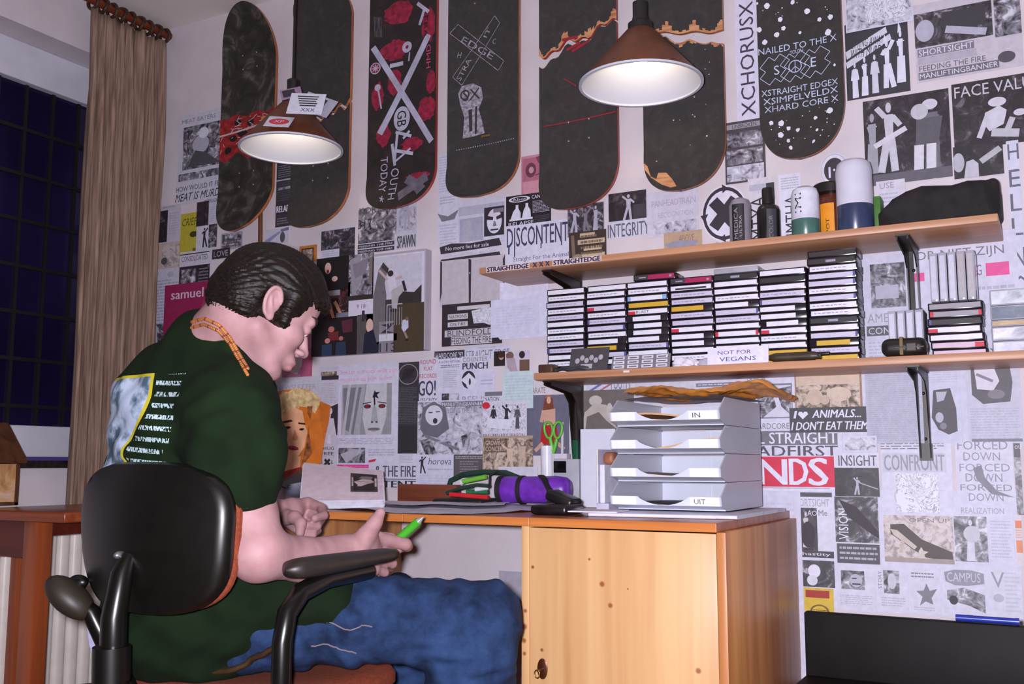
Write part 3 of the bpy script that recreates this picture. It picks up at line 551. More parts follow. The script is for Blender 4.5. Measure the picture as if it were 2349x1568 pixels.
S('flyer', 'flyer with a dark photo of a bent over singer beside the cabinet', (1812, 1128, 1916, 1280), (210, 210, 230), [('R', .0, .0, .98, .07, DG), (T_, 'SHORTSIGHT', .04, .1, .92, .22, (160, 158, 172)), ('R', .14, .24, .62, .9, PB), ('F', .36, .3, .55, .7, (196, 194, 206), 3), ('E', .4, .65, .16, .2, KK), (T_, 'AO', .4, .28, .62, .36, WW), (T_, 'Me', .66, .27, .86, .36, GG), ('R', .0, .9, .98, 1, (70, 66, 74)), (T_, 'Chastity', .08, .92, .9, .985, WW)])
S('flyer', 'dark graffiti style flyer with sideways lettering and small print', (1914, 1138, 2022, 1296), (206, 204, 222), [('R', .0, .0, .98, .68, PD), ('V', 'VISION', .08, .18, .3, .64, WW), ('P', [(.1, .04), (.5, .15), (.96, .5), (.98, .62), (.5, .4), (.3, .3)], KK), ('R', .02, .7, .98, .99, (84, 80, 92)), ('L', .08, .73, .94, .96, 3, (170, 168, 184))])
S('flyer', 'sepia flyer OPEN UP with two wrestling figures', (2026, 1180, 2190, 1294), (176, 166, 164), [('R', .0, .0, 1, 1, PF), (T_, 'OPEN UP', .38, .05, .96, .14, (130, 122, 122)), ('P', [(.1, .2), (.3, .18), (.55, .5), (.98, .75), (.98, .95), (.6, .88), (.4, .7), (.1, .4)], (84, 76, 76)), ('P', [(.1, .3), (.2, .32), (.48, .66), (.44, .72), (.14, .42)], (196, 184, 178)), ('B', .28, .5, .24, .8, .07, (190, 178, 172)), ('P', [(.5, .75), (.54, .66), (.57, .74), (.64, .76), (.58, .82), (.6, .92), (.54, .86), (.48, .92)], (206, 196, 190)), ('R', .0, .9, 1, 1, (160, 150, 148))])
S('flyer', 'REALIZATION flyer with a grey photo of a kneeling figure', (2186, 1156, 2330, 1296), (206, 206, 228), [(T_, 'REALIZATION', .14, .05, .86, .15, (160, 158, 176)), ('R', .0, .2, .56, .97, PM), ('F', .28, .26, .7, .6, (206, 206, 222), 3), ('E', .3, .5, .14, .14, (196, 194, 210)), ('L', .62, .25, .96, .9, 12, (186, 186, 208))])
S('clipping', 'dark clipping with white letters cut by the right picture edge', (2324, 1016, 2349, 1180), (96, 92, 102), [('R', 0, .2, 1, 1, PM), (T_, 'OU', .2, .03, 1.2, .08, WW)])
S('clipping', 'white clipping with orange print cut by the right picture edge', (2326, 1182, 2349, 1296), (214, 206, 216), [('R', .1, .1, 1, .25, (220, 130, 96)), ('R', .1, .5, 1, .75, (220, 140, 104)), ('L', .1, .28, 1, .46, 4, (220, 150, 120))])
S('clipping', 'black and white photo of white headed figures by the cabinet', (1812, 1282, 1916, 1348), (62, 58, 66), [('R', 0, 0, 1, 1, PD), ('E', .15, .35, .14, .3, WW), ('E', .55, .4, .14, .25, WW), ('E', .5, .75, .12, .2, (206, 206, 222)), ('E', .1, .8, .1, .2, WW)])
S('flyer', 'white flyer with a small photo of a grimacing face', (1918, 1296, 2012, 1404), (206, 206, 226), [('R', .12, .1, .72, .52, KK), ('R', .12, .1, .72, .52, PM), ('E', .5, .32, .16, .15, LG), ('R', .4, .26, .52, .28, KK), ('R', .4, .38, .62, .41, KK), ('L', .08, .64, .9, .86, 5, LG)])
S('flyer', 'white flyer with a small grey portrait photo and sideways print', (2012, 1298, 2086, 1404), (206, 206, 226), [('V', 'STORY', .02, .1, .14, .5, GG), ('R', .2, .08, .72, .6, PM), ('E', .48, .32, .14, .18, (196, 196, 212)), ('L', .1, .68, .9, .9, 4, LG)])
S('flyer', 'white flyer with a small dark star shaped drawing', (2086, 1300, 2160, 1408), (206, 206, 226), [('L', .05, .1, .8, .24, 2, GG), ('P', [(.2, .52), (.45, .5), (.55, .34), (.65, .5), (.9, .45), (.7, .66), (.75, .8), (.5, .74), (.3, .84), (.4, .64)], GG), ('L', .1, .86, .8, .96, 2, LG)])
S('flyer', 'white flyer with a drawn car under rounded lettering', (2160, 1300, 2264, 1412), (206, 206, 226), [('P', [(.05, .1), (.3, .04), (.7, .04), (.98, .1), (.98, .32), (.6, .38), (.3, .38), (.08, .3)], (146, 144, 162)), (T_, 'CAMPUS', .12, .1, .9, .3, (196, 196, 214)), ('P', [(.1, .5), (.5, .42), (.98, .56), (.98, .95), (.6, .8), (.1, .7)], PM), ('E', .25, .7, .1, .1, KK)])
S('flyer', 'white flyer with a large pale letter V', (2264, 1296, 2349, 1420), (206, 206, 226), [(T_, 'V', .1, .12, .5, .42, (150, 148, 166)), ('L', .5, .1, .95, .9, 10, (190, 190, 212)), ('E', .3, .62, .16, .08, LG)])
S('sticker', 'yellow sticker with a red block low by the cabinet', (1844, 1346, 1914, 1404), (206, 176, 60), [('R', .06, .1, .86, .42, (160, 50, 40)), ('O', .52, 1.0, .32, .3, .2, (110, 84, 40)), ('L', .3, .9, .8, 1.0, 1, (120, 90, 40))], cat='sticker')
S('newspaper_page', 'grey column of newsprint left of the lower shelf bracket', (1984, 836, 2122, 1016), (178, 178, 200), [('L', .05, .02, .98, .98, 38, (166, 166, 188))], cat='newspaper')
S('newspaper_page', 'newsprint sheet with a torn photo of a seated couple right of the lower bracket', (2122, 822, 2210, 1016), (196, 196, 220), [('L', .08, .05, .92, .3, 9, (182, 182, 204)), ('P', [(.2, .38), (.7, .36), (.85, .6), (.86, .86), (.6, .9), (.3, .84), (.12, .7)], (76, 72, 82)), ('P', [(.28, .4), (.6, .4), (.5, .5), (.3, .52)], LG), ('E', .35, .7, .12, .06, LG), ('E', .45, .8, .1, .04, GG)], cat='newspaper')
S('newspaper_page', 'large newsprint sheet with a cut out man sitting with crossed arms', (2212, 800, 2349, 1012), (190, 190, 212), [('P', [(.1, .08), (.4, .0), (.78, .04), (.86, .38), (.8, .58), (.3, .6), (.1, .5)], (86, 82, 92)), ('E', .42, .08, .12, .08, (196, 194, 208)), ('P', [(.16, .2), (.5, .16), (.62, .36), (.5, .46), (.2, .44)], (206, 204, 220)), ('B', .2, .28, .5, .36, .03, GG), ('E', .55, .5, .16, .05, (120, 116, 128)), ('L', .05, .64, .95, .98, 12, (176, 176, 198)), ('R', .05, .97, .98, 1, GG)], cat='newspaper')
S('flyer', 'pale flyer strip with small logos between newsprint and FORCED DOWN', (1936, 1000, 2014, 1036), (204, 206, 228), [('R', .05, .1, .95, .9, PL)])
# --- below the lower shelf, left and centre
S('poster', 'poster headed BATE with a woman in red skirt on grey blue', (1206, 872, 1318, 1048), (212, 206, 214), [(T_, 'KARATE', .08, .1, .42, .175, (130, 110, 110)), ('R', .03, .2, .9, .98, (104, 104, 126)), ('E', .48, .26, .07, .06, (176, 104, 80)), ('P', [(.4, .24), (.56, .24), (.6, .42), (.36, .42)], (120, 60, 44)), ('E', .485, .27, .045, .045, (214, 168, 150)), ('P', [(.36, .4), (.62, .38), (.62, .62), (.4, .62)], (206, 160, 144)), ('B', .38, .4, .33, .55, .05, (206, 160, 144)), ('P', [(.34, .6), (.64, .58), (.7, .82), (.3, .85)], (176, 30, 40)), ('B', .36, .82, .2, .92, .05, (206, 160, 144)), ('B', .66, .82, .8, .9, .05, (206, 160, 144))])
S('flyer', 'white flyer with YOUTH and curved coloured stripes', (1334, 862, 1452, 900), (208, 208, 228), [('B', .1, .95, .5, .3, .12, (110, 120, 170)), ('B', .3, .95, .7, .3, .1, (170, 110, 120)), (T_, 'YOUTH', .56, .15, .94, .8, (116, 112, 130)), ('R', .56, .9, .94, .95, GG)])
S('picture_card', 'grey picture of a pale statue in front of the tray stack', (1330, 896, 1456, 994), (112, 104, 102), [('E', .3, .24, .12, .12, (196, 188, 184)), ('P', [(.1, .5), (.28, .3), (.5, .34), (.6, .6), (.7, .9), (.5, .7), (.36, .5), (.14, .6), (.1, .98), (.02, .98)], (186, 178, 172)), ('E', .56, .48, .06, .18, (196, 188, 184))], cat='picture')
S('paper_sheet', 'blank white sheet below the lower shelf above the trays', (1456, 866, 1592, 926), (206, 204, 222), [('L', .1, .75, .4, .85, 1, LG)], cat='paper sheet')
S('sticker', 'black strip reading HARDCORE 92', (997, 806, 1066, 823), (64, 58, 72), [(T_, "HARDCORE '92", .05, .2, .95, .8, WW)], cat='sticker')
S('flyer', 'tall white flyer A X-DAY FESTIVAL with centred print', (1004, 823, 1060, 924), (208, 208, 230), [(T_, 'A X-DAY FESTIVAL', .06, .05, .94, .1, DG), ('L', .15, .14, .9, .22, 2, GG), ('L', .25, .26, .8, .66, 9, LG), ('R', .2, .78, .5, .97, PD), ('R', .55, .78, .9, .95, PL)])
S('clipping', 'clipping STRAIGHT EDGE in grey slanted capitals', (1066, 796, 1172, 822), (206, 206, 228), [(T_, 'STRAIGHT EDGE', .02, .28, .96, .92, (126, 122, 142), .02), ('L', .3, .05, .7, .2, 1, LG)])
S('clipping', 'clipping COUNTER PUNCH with thick outlined capitals', (1060, 818, 1122, 846), (206, 206, 228), [(T_, 'COUNTER', .04, .08, .96, .4, GG), (T_, 'PUNCH', .04, .48, .96, .96, (72, 66, 86), 0, .01)])
S('flyer', 'white flyer with a striped helmet head and REFUSE', (1058, 848, 1136, 924), (208, 208, 232), [('E', .24, .3, .2, .26, KK), ('P', [(.02, .3), (.25, .1), (.5, .35), (.4, .5), (.15, .42)], WW), ('E', .3, .4, .13, .18, WW), ('E', .28, .36, .03, .1, KK), (T_, 'REFUSE', .06, .78, .9, .98, (150, 148, 170)), ('L', .6, .3, .95, .5, 2, (176, 170, 206))])
S('clipping', 'clipping with NATION lettering left of the greenish note', (1112, 898, 1162, 920), (206, 206, 226), [('R', .05, .05, .85, .45, (120, 116, 130)), (T_, 'NATION', .05, .55, .7, .95, (60, 54, 64))])
S('sticker', 'dark square sticker of a face left of the lower shelf', (1134, 806, 1168, 838), (36, 28, 30), [('E', .5, .4, .16, .2, (196, 150, 140)), ('E', .5, .3, .2, .16, (60, 36, 30)), ('P', [(.3, 1), (.4, .6), (.6, .6), (.75, 1)], (40, 34, 40))], cat='sticker')
S('sticker', 'cut out sticker of two women at the left end of the lower shelf', (1160, 806, 1216, 856), (204, 198, 216), [('E', .2, .2, .16, .18, (120, 90, 84)), ('P', [(.05, .3), (.4, .3), (.5, .8), (.6, 1), (.3, 1), (.1, .7)], (176, 160, 176)), ('E', .7, .18, .12, .16, (46, 34, 40)), ('P', [(.6, .4), (1, .4), (1, .9), (.6, .9)], (110, 84, 70))], cat='sticker')
S('note', 'pale green lined note hanging from the left end of the lower shelf', (1157, 853, 1226, 936), (196, 214, 222), [('L', .08, .1, .95, .8, 9, (182, 200, 210)), ('B', .3, .88, .6, .82, .02, LG)], cat='note', thick=.002)
S('sticker', 'white sticker with red ring lettering above the GO! clipping', (962, 822, 1006, 870), (210, 208, 228), [(T_, 'ROUND', .1, .08, .9, .28, (190, 60, 80)), (T_, 'FLAT', .28, .4, .74, .58, (190, 60, 80)), (T_, 'RECORDS', .06, .72, .94, .92, (190, 60, 80))], cat='sticker')
S('flyer', 'white clipping GO! in tall thin capitals', (960, 868, 1006, 926), (208, 208, 228), [(T_, 'GO!', .06, .1, .9, .68, (70, 60, 90), 0, .012), (T_, 'INTEGRITY', .0, .78, .98, .96, DG)])
S('poster', 'tall narrow black flyer with a round seal at its top', (915, 832, 962, 1046), (58, 54, 60), [('O', .5, .13, .46, .11, .08, (150, 146, 156)), ('R', .2, .07, .8, .19, PB), ('L', .08, .27, .92, .66, 22, (92, 88, 96)), ('R', .04, .68, .96, .97, (50, 46, 52))])
S('poster', 'poster Omdat u mooi wilt zijn with a grey face and red eyes', (776, 838, 915, 1082), (210, 208, 230), [(T_, 'Omdat u mooi wilt zijn', .02, .05, .98, .105, (222, 150, 196)), (T_, 'moeten zij pijn lijden', .06, .12, .9, .17, (222, 150, 196)), ('R', .1, .19, .9, .66, (150, 150, 160)), ('P', [(.1, .19), (.48, .19), (.4, .66), (.1, .66)], (170, 170, 182)), ('P', [(.5, .19), (.82, .19), (.82, .5), (.74, .66), (.5, .66), (.44, .5)], (196, 196, 206)), ('P', [(.12, .22), (.42, .22), (.3, .66), (.14, .6)], (124, 124, 134)), ('P', [(.2, .19), (.25, .19), (.16, .66), (.12, .66)], (186, 186, 196)), ('P', [(.34, .19), (.38, .19), (.26, .66), (.22, .66)], (176, 176, 188)), ('E', .52, .4, .055, .02, KK), ('E', .75, .4, .055, .02, KK), ('E', .52, .4, .03, .017, (140, 30, 34)), ('E', .75, .4, .03, .017, (140, 30, 34)), ('P', [(.44, .37), (.58, .355), (.58, .365), (.44, .38)], DG), ('P', [(.68, .355), (.82, .37), (.82, .38), (.68, .365)], DG), ('P', [(.61, .4), (.66, .4), (.69, .54), (.58, .54)], (168, 168, 178)), ('E', .6, .545, .02, .008, DG), ('E', .67, .545, .02, .008, DG), ('E', .63, .61, .1, .014, (120, 108, 120)), ('P', [(.6, .32), (.635, .25), (.65, .27), (.72, .27), (.67, .295), (.7, .33), (.64, .315), (.65, .38), (.63, .4), (.62, .32)], (24, 28, 50)), ('L', .05, .69, .95, .75, 4, LG), ('R', .07, .78, .5, .92, PM), ('P', [(.1, .84), (.3, .79), (.5, .8), (.2, .92)], LG), ('L', .55, .79, .95, .86, 3, LG), ('P', [(.56, .895), (.68, .88), (.66, .905), (.56, .915)], RD), ('R', .0, .935, 1, .965, (224, 60, 150)), (T_, 'Dierproeven voor cosmetica', .16, .942, .84, .958, (240, 170, 210))])
S('clipping', 'white clipping strip with a cut out man and DRUG FREE', (738, 842, 778, 1080), (200, 198, 216), [('R', .1, .05, .9, .12, PS), ('R', .02, .09, 1, .13, KK), ('L', .1, .16, .9, .36, 12, LG), ('P', [(0, .44), (1, .36), (1, .66), (.2, .66), (.0, .56)], KK), ('F', .6, .4, .34, .5, WW, 3), ('E', .55, .43, .18, .04, WW), ('P', [(.4, .5), (.8, .5), (.95, .66), (.3, .66)], (206, 204, 220)), (T_, 'DRUG', .2, .77, .84, .8, KK), (T_, 'FREE', .2, .82, .84, .85, KK), ('B', .4, .89, .66, .94, .025, KK), ('B', .4, .94, .66, .89, .025, KK), (T_, 'S', .22, .9, .3, .93, KK), (T_, 'E', .74, .9, .82, .93, KK)])
S('poster', 'pink poster half hidden behind the face of the person', (650, 770, 716, 868), (190, 120, 150), [('P', [(.2, .3), (.5, .2), (.8, .5), (.5, .9), (.2, .8)], (206, 190, 196)), ('E', .5, .3, .2, .12, (220, 180, 170)), ('P', [(.7, .4), (1, .3), (1, 1), (.6, 1)], (180, 90, 126))])
S('flyer', 'pale flyer with grey capitals behind the blonde woman cover', (632, 868, 742, 960), (198, 196, 214), [(T_, 'NEWSLETTER', .1, .18, .9, .3, (160, 160, 180)), ('L', .05, .4, .9, .9, 6, LG)])
S('poster', 'pencil style flyer with a screaming long haired man', (962, 920, 1116, 1048), (208, 208, 230), [('R', .0, .02, .98, .98, PL), ('R', .36, .03, .98, .12, (120, 116, 132)), (T_, 'MANLIFTINGBANNER', .37, .045, .96, .105, WW), (T_, 'FEEDING THE FIRE', .4, .15, .9, .23, (136, 134, 150)), ('P', [(.04, .5), (.08, .12), (.24, .02), (.42, .12), (.48, .5), (.3, .66), (.1, .6)], (110, 106, 122)), ('E', .25, .26, .13, .18, (212, 212, 230)), ('E', .27, .36, .035, .05, (60, 54, 66)), ('R', .17, .2, .23, .22, DG), ('R', .28, .19, .34, .21, DG), ('B', .12, .62, .6, .86, .05, GG), ('B', .3, .74, .95, .62, .03, LG), ('P', [(.04, .7), (.2, .66), (.3, .92), (.14, .98)], PM), ('P', [(.66, .64), (.8, .56), (.78, .8), (.68, .82)], PM)])
S('flyer', 'white form with a small black runner and handwriting horova', (961, 1042, 1048, 1120), (206, 206, 230), [('F', .14, .06, .5, .6, KK, 2), (T_, 'horova', .32, .1, .92, .3, (96, 92, 120), .03), ('L', .3, .4, .95, .5, 1, LG), ('L', .1, .6, .9, .9, 4, (196, 196, 218))])
S('flyer', 'dark grey flyer with small white print above the green pencil case', (1046, 1042, 1116, 1096), (92, 86, 92), [('L', .06, .06, .94, .2, 2, (180, 178, 190)), ('L', .2, .26, .8, .9, 6, (140, 136, 146))])
S('flyer', 'flyer FEEDING THE FIRE above CONTENT in heavy capitals', (852, 1062, 962, 1118), (206, 206, 226), [(T_, '& THE FIRE', .14, .1, .97, .56, (88, 82, 110), 0, .004), ('R', .2, .64, .98, .67, KK), (T_, 'TENT', .3, .72, .97, 1.0, KK, 0, .008)])
S('clipping', 'small white clipping with a handwritten address', (916, 1040, 962, 1068), (208, 208, 230), [('L', .15, .05, .8, .8, 6, LG)])
S('flyer', 'band drawing with a red flower and crowd of black figures', (1112, 920, 1212, 1006), (208, 206, 224), [('R', .0, .1, .98, .8, PN), ('F', .25, .12, .6, .5, KK, 0), ('F', .55, .1, .62, .5, KK, 1), ('F', .8, .14, .6, .5, (90, 84, 96), 0), ('E', .08, .12, .09, .09, (200, 40, 60)), ('P', [(.1, .45), (.7, .5), (.62, .75), (.1, .7)], WW), (T_, 'PRELIMINARY SEASON', .02, .86, .96, .95, DG)])
S('flyer', 'brown toned flyer GROWING CONCERN with a drummer', (1113, 1000, 1228, 1090), (176, 150, 134), [('R', .02, .06, 1, .9, PS), ('R', .04, .1, .5, .42, (110, 88, 76)), (T_, 'GROWING', .06, .12, .44, .24, (214, 194, 180)), (T_, 'CONCERN', .06, .27, .46, .39, (214, 194, 180)), ('F', .55, .2, .7, .7, (206, 184, 168), 1), ('F', .8, .15, .7, .7, (196, 174, 158), 3)])
S('clipping', 'white clipping below the brown flyer behind the purple case', (1150, 1070, 1240, 1125), (208, 206, 226), [('B', .1, .3, .7, .8, .04, LG), ('L', .4, .5, .9, .9, 4, LG)])
S('newspaper_page', 'large white sheet of faint print behind the desk trays', (1700, 1125, 1852, 1600), (204, 204, 226), [('L', .1, .05, .9, .95, 30, (194, 194, 216))], cat='newspaper')
# --- thick photo board: a shallow white box on the wall, snapshots glued to its face
a = atY(720, 600, -.034); b = atY(974, 801, -.034)
pb = thing('photo_board', 'thick collage board covered with snapshots and a skateboarder picture', 'photo board', (a[0], 0, b[2]))
q = MB(); q.box(a[0], b[0], -.034, 0.0, b[2], a[2], .0015); q.build('board', mat('grey_board', (170, 164, 178), vary=.04), pb)
def snap(label, box, paper, els, lv): return sheet('photograph', label, box, paper, els, parent=pb, base=.0341+lv*.0008, thick=.0002)
snap('graffiti photograph', (798, 586, 856, 692), (104, 98, 102), [('R', .04, .0, .96, .96, PM), ('P', [(.1, .1), (.5, .0), (.6, .5), (.2, .9)], (150, 146, 160)), ('P', [(.2, .2), (.8, .1), (.7, .4), (.3, .5)], (130, 124, 140)), ('R', .0, .84, 1, 1, (50, 44, 44))], 0)
snap('photograph of a shouting man on black', (727, 594, 799, 662), (26, 20, 22), [('E', .36, .32, .1, .17, (206, 170, 166)), ('E', .36, .42, .04, .06, (120, 40, 44)), ('P', [(.2, .5), (.55, .5), (.7, 1), (.1, 1)], (22, 18, 24)), ('E', .58, .66, .09, .08, (206, 170, 166))], 1)
snap('white magazine page', (848, 590, 973, 702), (208, 208, 230), [(T_, 'SKATEBOAR', .14, .05, .46, .1, (150, 90, 84)), ('O', .64, .22, .12, .1, .06, LG), ('R', .0, .0, .06, .5, (120, 110, 110))], 0)
snap('magazine picture of a skateboarder catching air over a railing', (858, 592, 966, 782), (196, 194, 212), [('P', [(0, .45), (.1, .15), (.2, .06), (.3, .14), (.24, .3), (.28, .45), (.24, .95), (0, 1)], (110, 106, 112)), ('P', [(.2, .06), (.32, .14), (.3, .2), (.16, .12)], (60, 56, 60)), ('R', .26, .5, 1, 1, (60, 55, 58)), ('P', [(.45, .52), (.6, .42), (.85, .44), (1, .36), (1, .6), (.45, .6)], (52, 46, 46)), ('R', .3, .56, .46, .9, (80, 76, 80)), ('E', .36, .2, .06, .035, (50, 40, 40)), ('P', [(.28, .24), (.46, .24), (.5, .38), (.34, .42)], (206, 204, 222)), ('B', .3, .27, .12, .15, .03, (190, 170, 170)), ('B', .46, .27, .6, .25, .03, (190, 170, 170)), ('P', [(.38, .4), (.6, .34), (.66, .4), (.54, .48), (.5, .62), (.4, .6)], (176, 172, 180)), ('B', .62, .3, .68, .42, .035, (40, 34, 34)), ('E', .45, .63, .09, .02, (36, 30, 30)), ('B', .3, .56, .3, .95, .012, LG), ('B', .3, .56, .62, .56, .012, LG)]+[('B', .36+.05*k, .6, .36+.05*k, .8, .006, LG) for k in range(6)], 1)
snap('brown photograph of a small crouching figure', (904, 698, 972, 804), (70, 58, 40), [('R', 0, 0, 1, 1, (72, 60, 44)), ('P', [(.3, .34), (.48, .32), (.5, .5), (.34, .6), (.26, .5)], (190, 196, 222)), ('E', .44, .32, .05, .04, (120, 90, 80)), ('B', .36, .58, .46, .72, .05, (150, 124, 120)), ('E', .45, .76, .06, .02, (30, 26, 26))], 2)
snap('white card with small print', (800, 690, 862, 735), (210, 208, 228), [('T', '9 18', .3, .2, .62, .4, (110, 106, 120)), ('R', .5, .5, .6, 1, KK)], 1)
snap('grey picture with black lettering', (870, 738, 910, 808), (134, 130, 140), [('R', 0, .4, 1, .62, (206, 206, 222)), ('P', [(.1, .1), (.9, .06), (.4, .3), (.95, .38), (.1, .36), (.5, .2)], KK), ('T', '113', .05, .68, .95, .96, KK)], 2)
snap('photograph of bare legs on a sofa', (727, 655, 802, 738), (90, 50, 56), [('R', 0, 0, 1, 1, PQ), ('R', .25, .0, .7, .3, (150, 150, 164)), ('B', .4, .5, .55, .95, .09, (206, 150, 120)), ('B', .55, .45, .75, .8, .09, (206, 150, 120)), ('R', .6, .75, 1, 1, (120, 120, 140))], 0)
snap('dark photograph of a group of people', (716, 733, 818, 812), (30, 22, 24), [('R', 0, 0, 1, 1, (30, 22, 26)), ('E', .44, .3, .07, .08, (176, 110, 104)), ('P', [(.36, .4), (.6, .36), (.6, .6), (.4, .6)], (110, 40, 44)), ('P', [(.66, .1), (.9, .06), (.9, .4), (.7, .42)], (90, 40, 56)), ('E', .36, .6, .06, .07, (190, 130, 124)), ('P', [(.24, .7), (.46, .68), (.46, 1), (.24, 1)], (44, 60, 90)), ('E', .66, .56, .05, .06, (170, 110, 104)), ('P', [(.56, .66), (.76, .64), (.78, 1), (.54, 1)], (40, 56, 84))], 1)
snap('dark photograph of a person with raised head', (820, 722, 876, 808), (34, 28, 30), [('R', 0, 0, .36, 1, (84, 80, 84)), ('E', .5, .3, .14, .18, (214, 180, 172)), ('P', [(.3, .5), (.65, .4), (.9, 1), (.25, 1)], (30, 34, 56)), ('P', [(.3, .0), (.36, .0), (.4, .12), (.3, .12)], KK)], 1)
# ------------------------------------------------------------------ skateboard decks on the wall
M_grip = photo('grip_tape', [(0.30, (46, 42, 42)), (0.55, (54, 50, 50)), (0.80, (68, 63, 63))], scale=30, detail=9, rough=0.85)
M_grip_worn = photo('worn_grip_tape', [(0.36, (34, 30, 26)), (0.52, (52, 47, 42)), (0.66, (92, 86, 84)), (0.8, (70, 64, 62))], scale=14, detail=8, rough=0.8)
M_ply = wood('ply_edge', (196, 122, 76), (150, 84, 52), axis='z', scale=8)
M_ply_red = wood('ply_edge_red', (190, 78, 66), (150, 60, 52), axis='z', scale=8)
M_raw = wood('torn_wood', (206, 150, 106), (164, 100, 64), axis='x', scale=10)
M_steel = mat('screw_steel', (150, 148, 150), rough=0.35, metal=0.8, vary=0.05)
STAND = 0.035; THICK = 0.011
class Deck:
    """u runs 0..1 across from the left, v 0..1 from the top; the grip side looks into the room"""
    def __init__(s, pxl, pxr, ztop, zbot, nose=0.12, tail=0.14, kick=0.05, point=2.3, lean=0.0, taper=0.0):
        a = atY(pxl[0], pxl[1], -STAND-THICK); b = atY(pxr[0], pxr[1], -STAND-THICK)
        s.xc = (a[0]+b[0])/2; s.w = b[0]-a[0]; s.zt = ztop; s.zb = zbot; s.L = ztop-zbot
        s.nose = nose/s.L; s.tail = tail/s.L; s.kick = kick; s.p = point; s.lean = lean; s.taper = taper
    def hw(s, v):
        k = 1.0
        if v < s.nose: k = max(0, 1-abs((s.nose-v)/s.nose)**s.p)**(1/s.p)
        if v > 1-s.tail: k = max(0, 1-abs((v-1+s.tail)/s.tail)**s.p)**(1/s.p)
        return s.w/2*k*(1-s.taper*max(0, .5-v))
    def off(s, u, v):
        d = STAND
        if v > 1-s.tail: d += s.kick*((v-1+s.tail)/s.tail)**1.4
        if v < s.nose: d += s.kick*0.9*((s.nose-v)/s.nose)**1.4
        return d + 0.006*(2*u-1)**2
    def pt(s, u, v, n=0.0):
        """n: height over the grip face"""
        x = s.xc+s.lean*(v-.5)+(2*u-1)*s.hw(v)
        return (x, -s.off(u, v)-THICK-n, s.zt-s.L*v)
    def piece(s, name, parent, v0, v1, mats, torn0=0.0, torn1=0.0, nu=36, nv=90):
        """from v0(u) to v1(u); torn: how deep the grip is ripped off along that end; slots grip, edge, raw"""
        q = MB(); V = []; F = []; mm = []
        U = [0.5-0.5*math.cos(PI*i/nu) for i in range(nu+1)]
        for side in (0, 1):
            for u in U:
                a, b = v0(u), v1(u)
                for j in range(nv+1):
                    v = a+(b-a)*(0.5-0.5*math.cos(PI*j/nv)) if (a <= 0 or b >= 1) else a+(b-a)*j/nv
                    x, y, z = s.pt(u, v); V.append((x, y+side*THICK, z))
        n1 = nv+1; tot = (nu+1)*n1
        for i in range(nu):
            for j in range(nv):
                a = i*n1+j; F.append([a, a+1, a+n1+1, a+n1]); 
                uu = (U[i]+U[i+1])/2; va = v0(uu); vb = v1(uu); v = va+(vb-va)*(j+.5)/nv
                r0 = torn0*(0.6+0.9*abs(math.sin(uu*23+3))*abs(math.sin(uu*7+1))) if torn0 else 0
                r1 = torn1*(0.6+0.9*abs(math.sin(uu*19+5))*abs(math.sin(uu*9+2))) if torn1 else 0
                mm.append(2 if (v-va < r0 or vb-v < r1) else 0)
                F.append([a+tot, a+n1+tot, a+n1+1+tot, a+1+tot]); mm.append(1)
        def wall(lst):
            for a, b in zip(lst[:-1], lst[1:]): F.append([a, b, b+tot, a+tot]); mm.append(1)
        wall([0*n1+j for j in range(n1)]); wall([nu*n1+j for j in range(n1)][::-1])
        wall([i*n1 for i in range(nu+1)][::-1]); wall([i*n1+nv for i in range(nu+1)])
        q.v = V; q.f = F; q.m = mm
        return q.build(name, mats, parent, smooth=SMOOTH, origin=None)
    def bolts(s, parent, rows):
        for v in rows:
            for du in (-.13, .13):
                for dv in (-.03, .03):
                    q = MB(); x, y, z = s.pt(.5+du, v+dv); q.ell((x, y-.0005, z), (.0035, .0015, .0035), 10, 6)
                    q.build('truck_bolt', M_steel, parent, smooth=SMOOTH)
    # flat decoration laid on the grip face
    def poly(s, q, pts, slot=0, n=0.0008):
        q.add([s.pt(u, v, n) for u, v in pts], [list(range(len(pts)))], slot)
    def strip(s, q, a, b, wd, slot=0, n=0.0008, k=8):
        (u0, v0), (u1, v1) = a, b; asp = s.w/s.L
        dx, dz = (u1-u0)*asp, (v1-v0); l = math.hypot(dx, dz) or 1; nx, nz = -dz/l*wd/2, dx/l*wd/2
        for i in range(k):
            t0, t1 = i/k, (i+1)/k
            P = [(u0+(u1-u0)*t0, v0+(v1-v0)*t0), (u0+(u1-u0)*t1, v0+(v1-v0)*t1)]
            s.poly(q, [(P[0][0]+nx/asp, P[0][1]+nz), (P[1][0]+nx/asp, P[1][1]+nz), (P[1][0]-nx/asp, P[1][1]-nz), (P[0][0]-nx/asp, P[0][1]-nz)], slot, n)
    def text(s, q, t, c, wd, ht, ang=0.0, slot=0, n=0.0010):
        """centred at c (u, v); wd, ht in metres; ang turns clockwise"""
        v, f, a = text_mesh(t); ca, sa = math.cos(ang), math.sin(ang); out = []
        for p in v:
            x, z = (p[0]-.5)*wd, (p[1]-.5)*ht
            X = x*ca+z*sa; Z = -x*sa+z*ca
            out.append(s.pt(c[0]+X/s.w, c[1]-Z/s.L, n))
        q.add(out, f, slot)
    def disc(s, q, c, r, slot=0, n=0.0008, k=20, ring=None, sq=1.0):
        o = [(c[0]+r*math.cos(2*PI*i/k)/s.w, c[1]+r*sq*math.sin(2*PI*i/k)/s.L) for i in range(k)]
        if ring is None: s.poly(q, o, slot, n)
        else:
            r2 = r-ring; p = [(c[0]+r2*math.cos(2*PI*i/k)/s.w, c[1]+r2*sq*math.sin(2*PI*i/k)/s.L) for i in range(k)]
            for i in range(k): s.poly(q, [o[i], o[(i+1) % k], p[(i+1) % k], p[i]], slot, n)
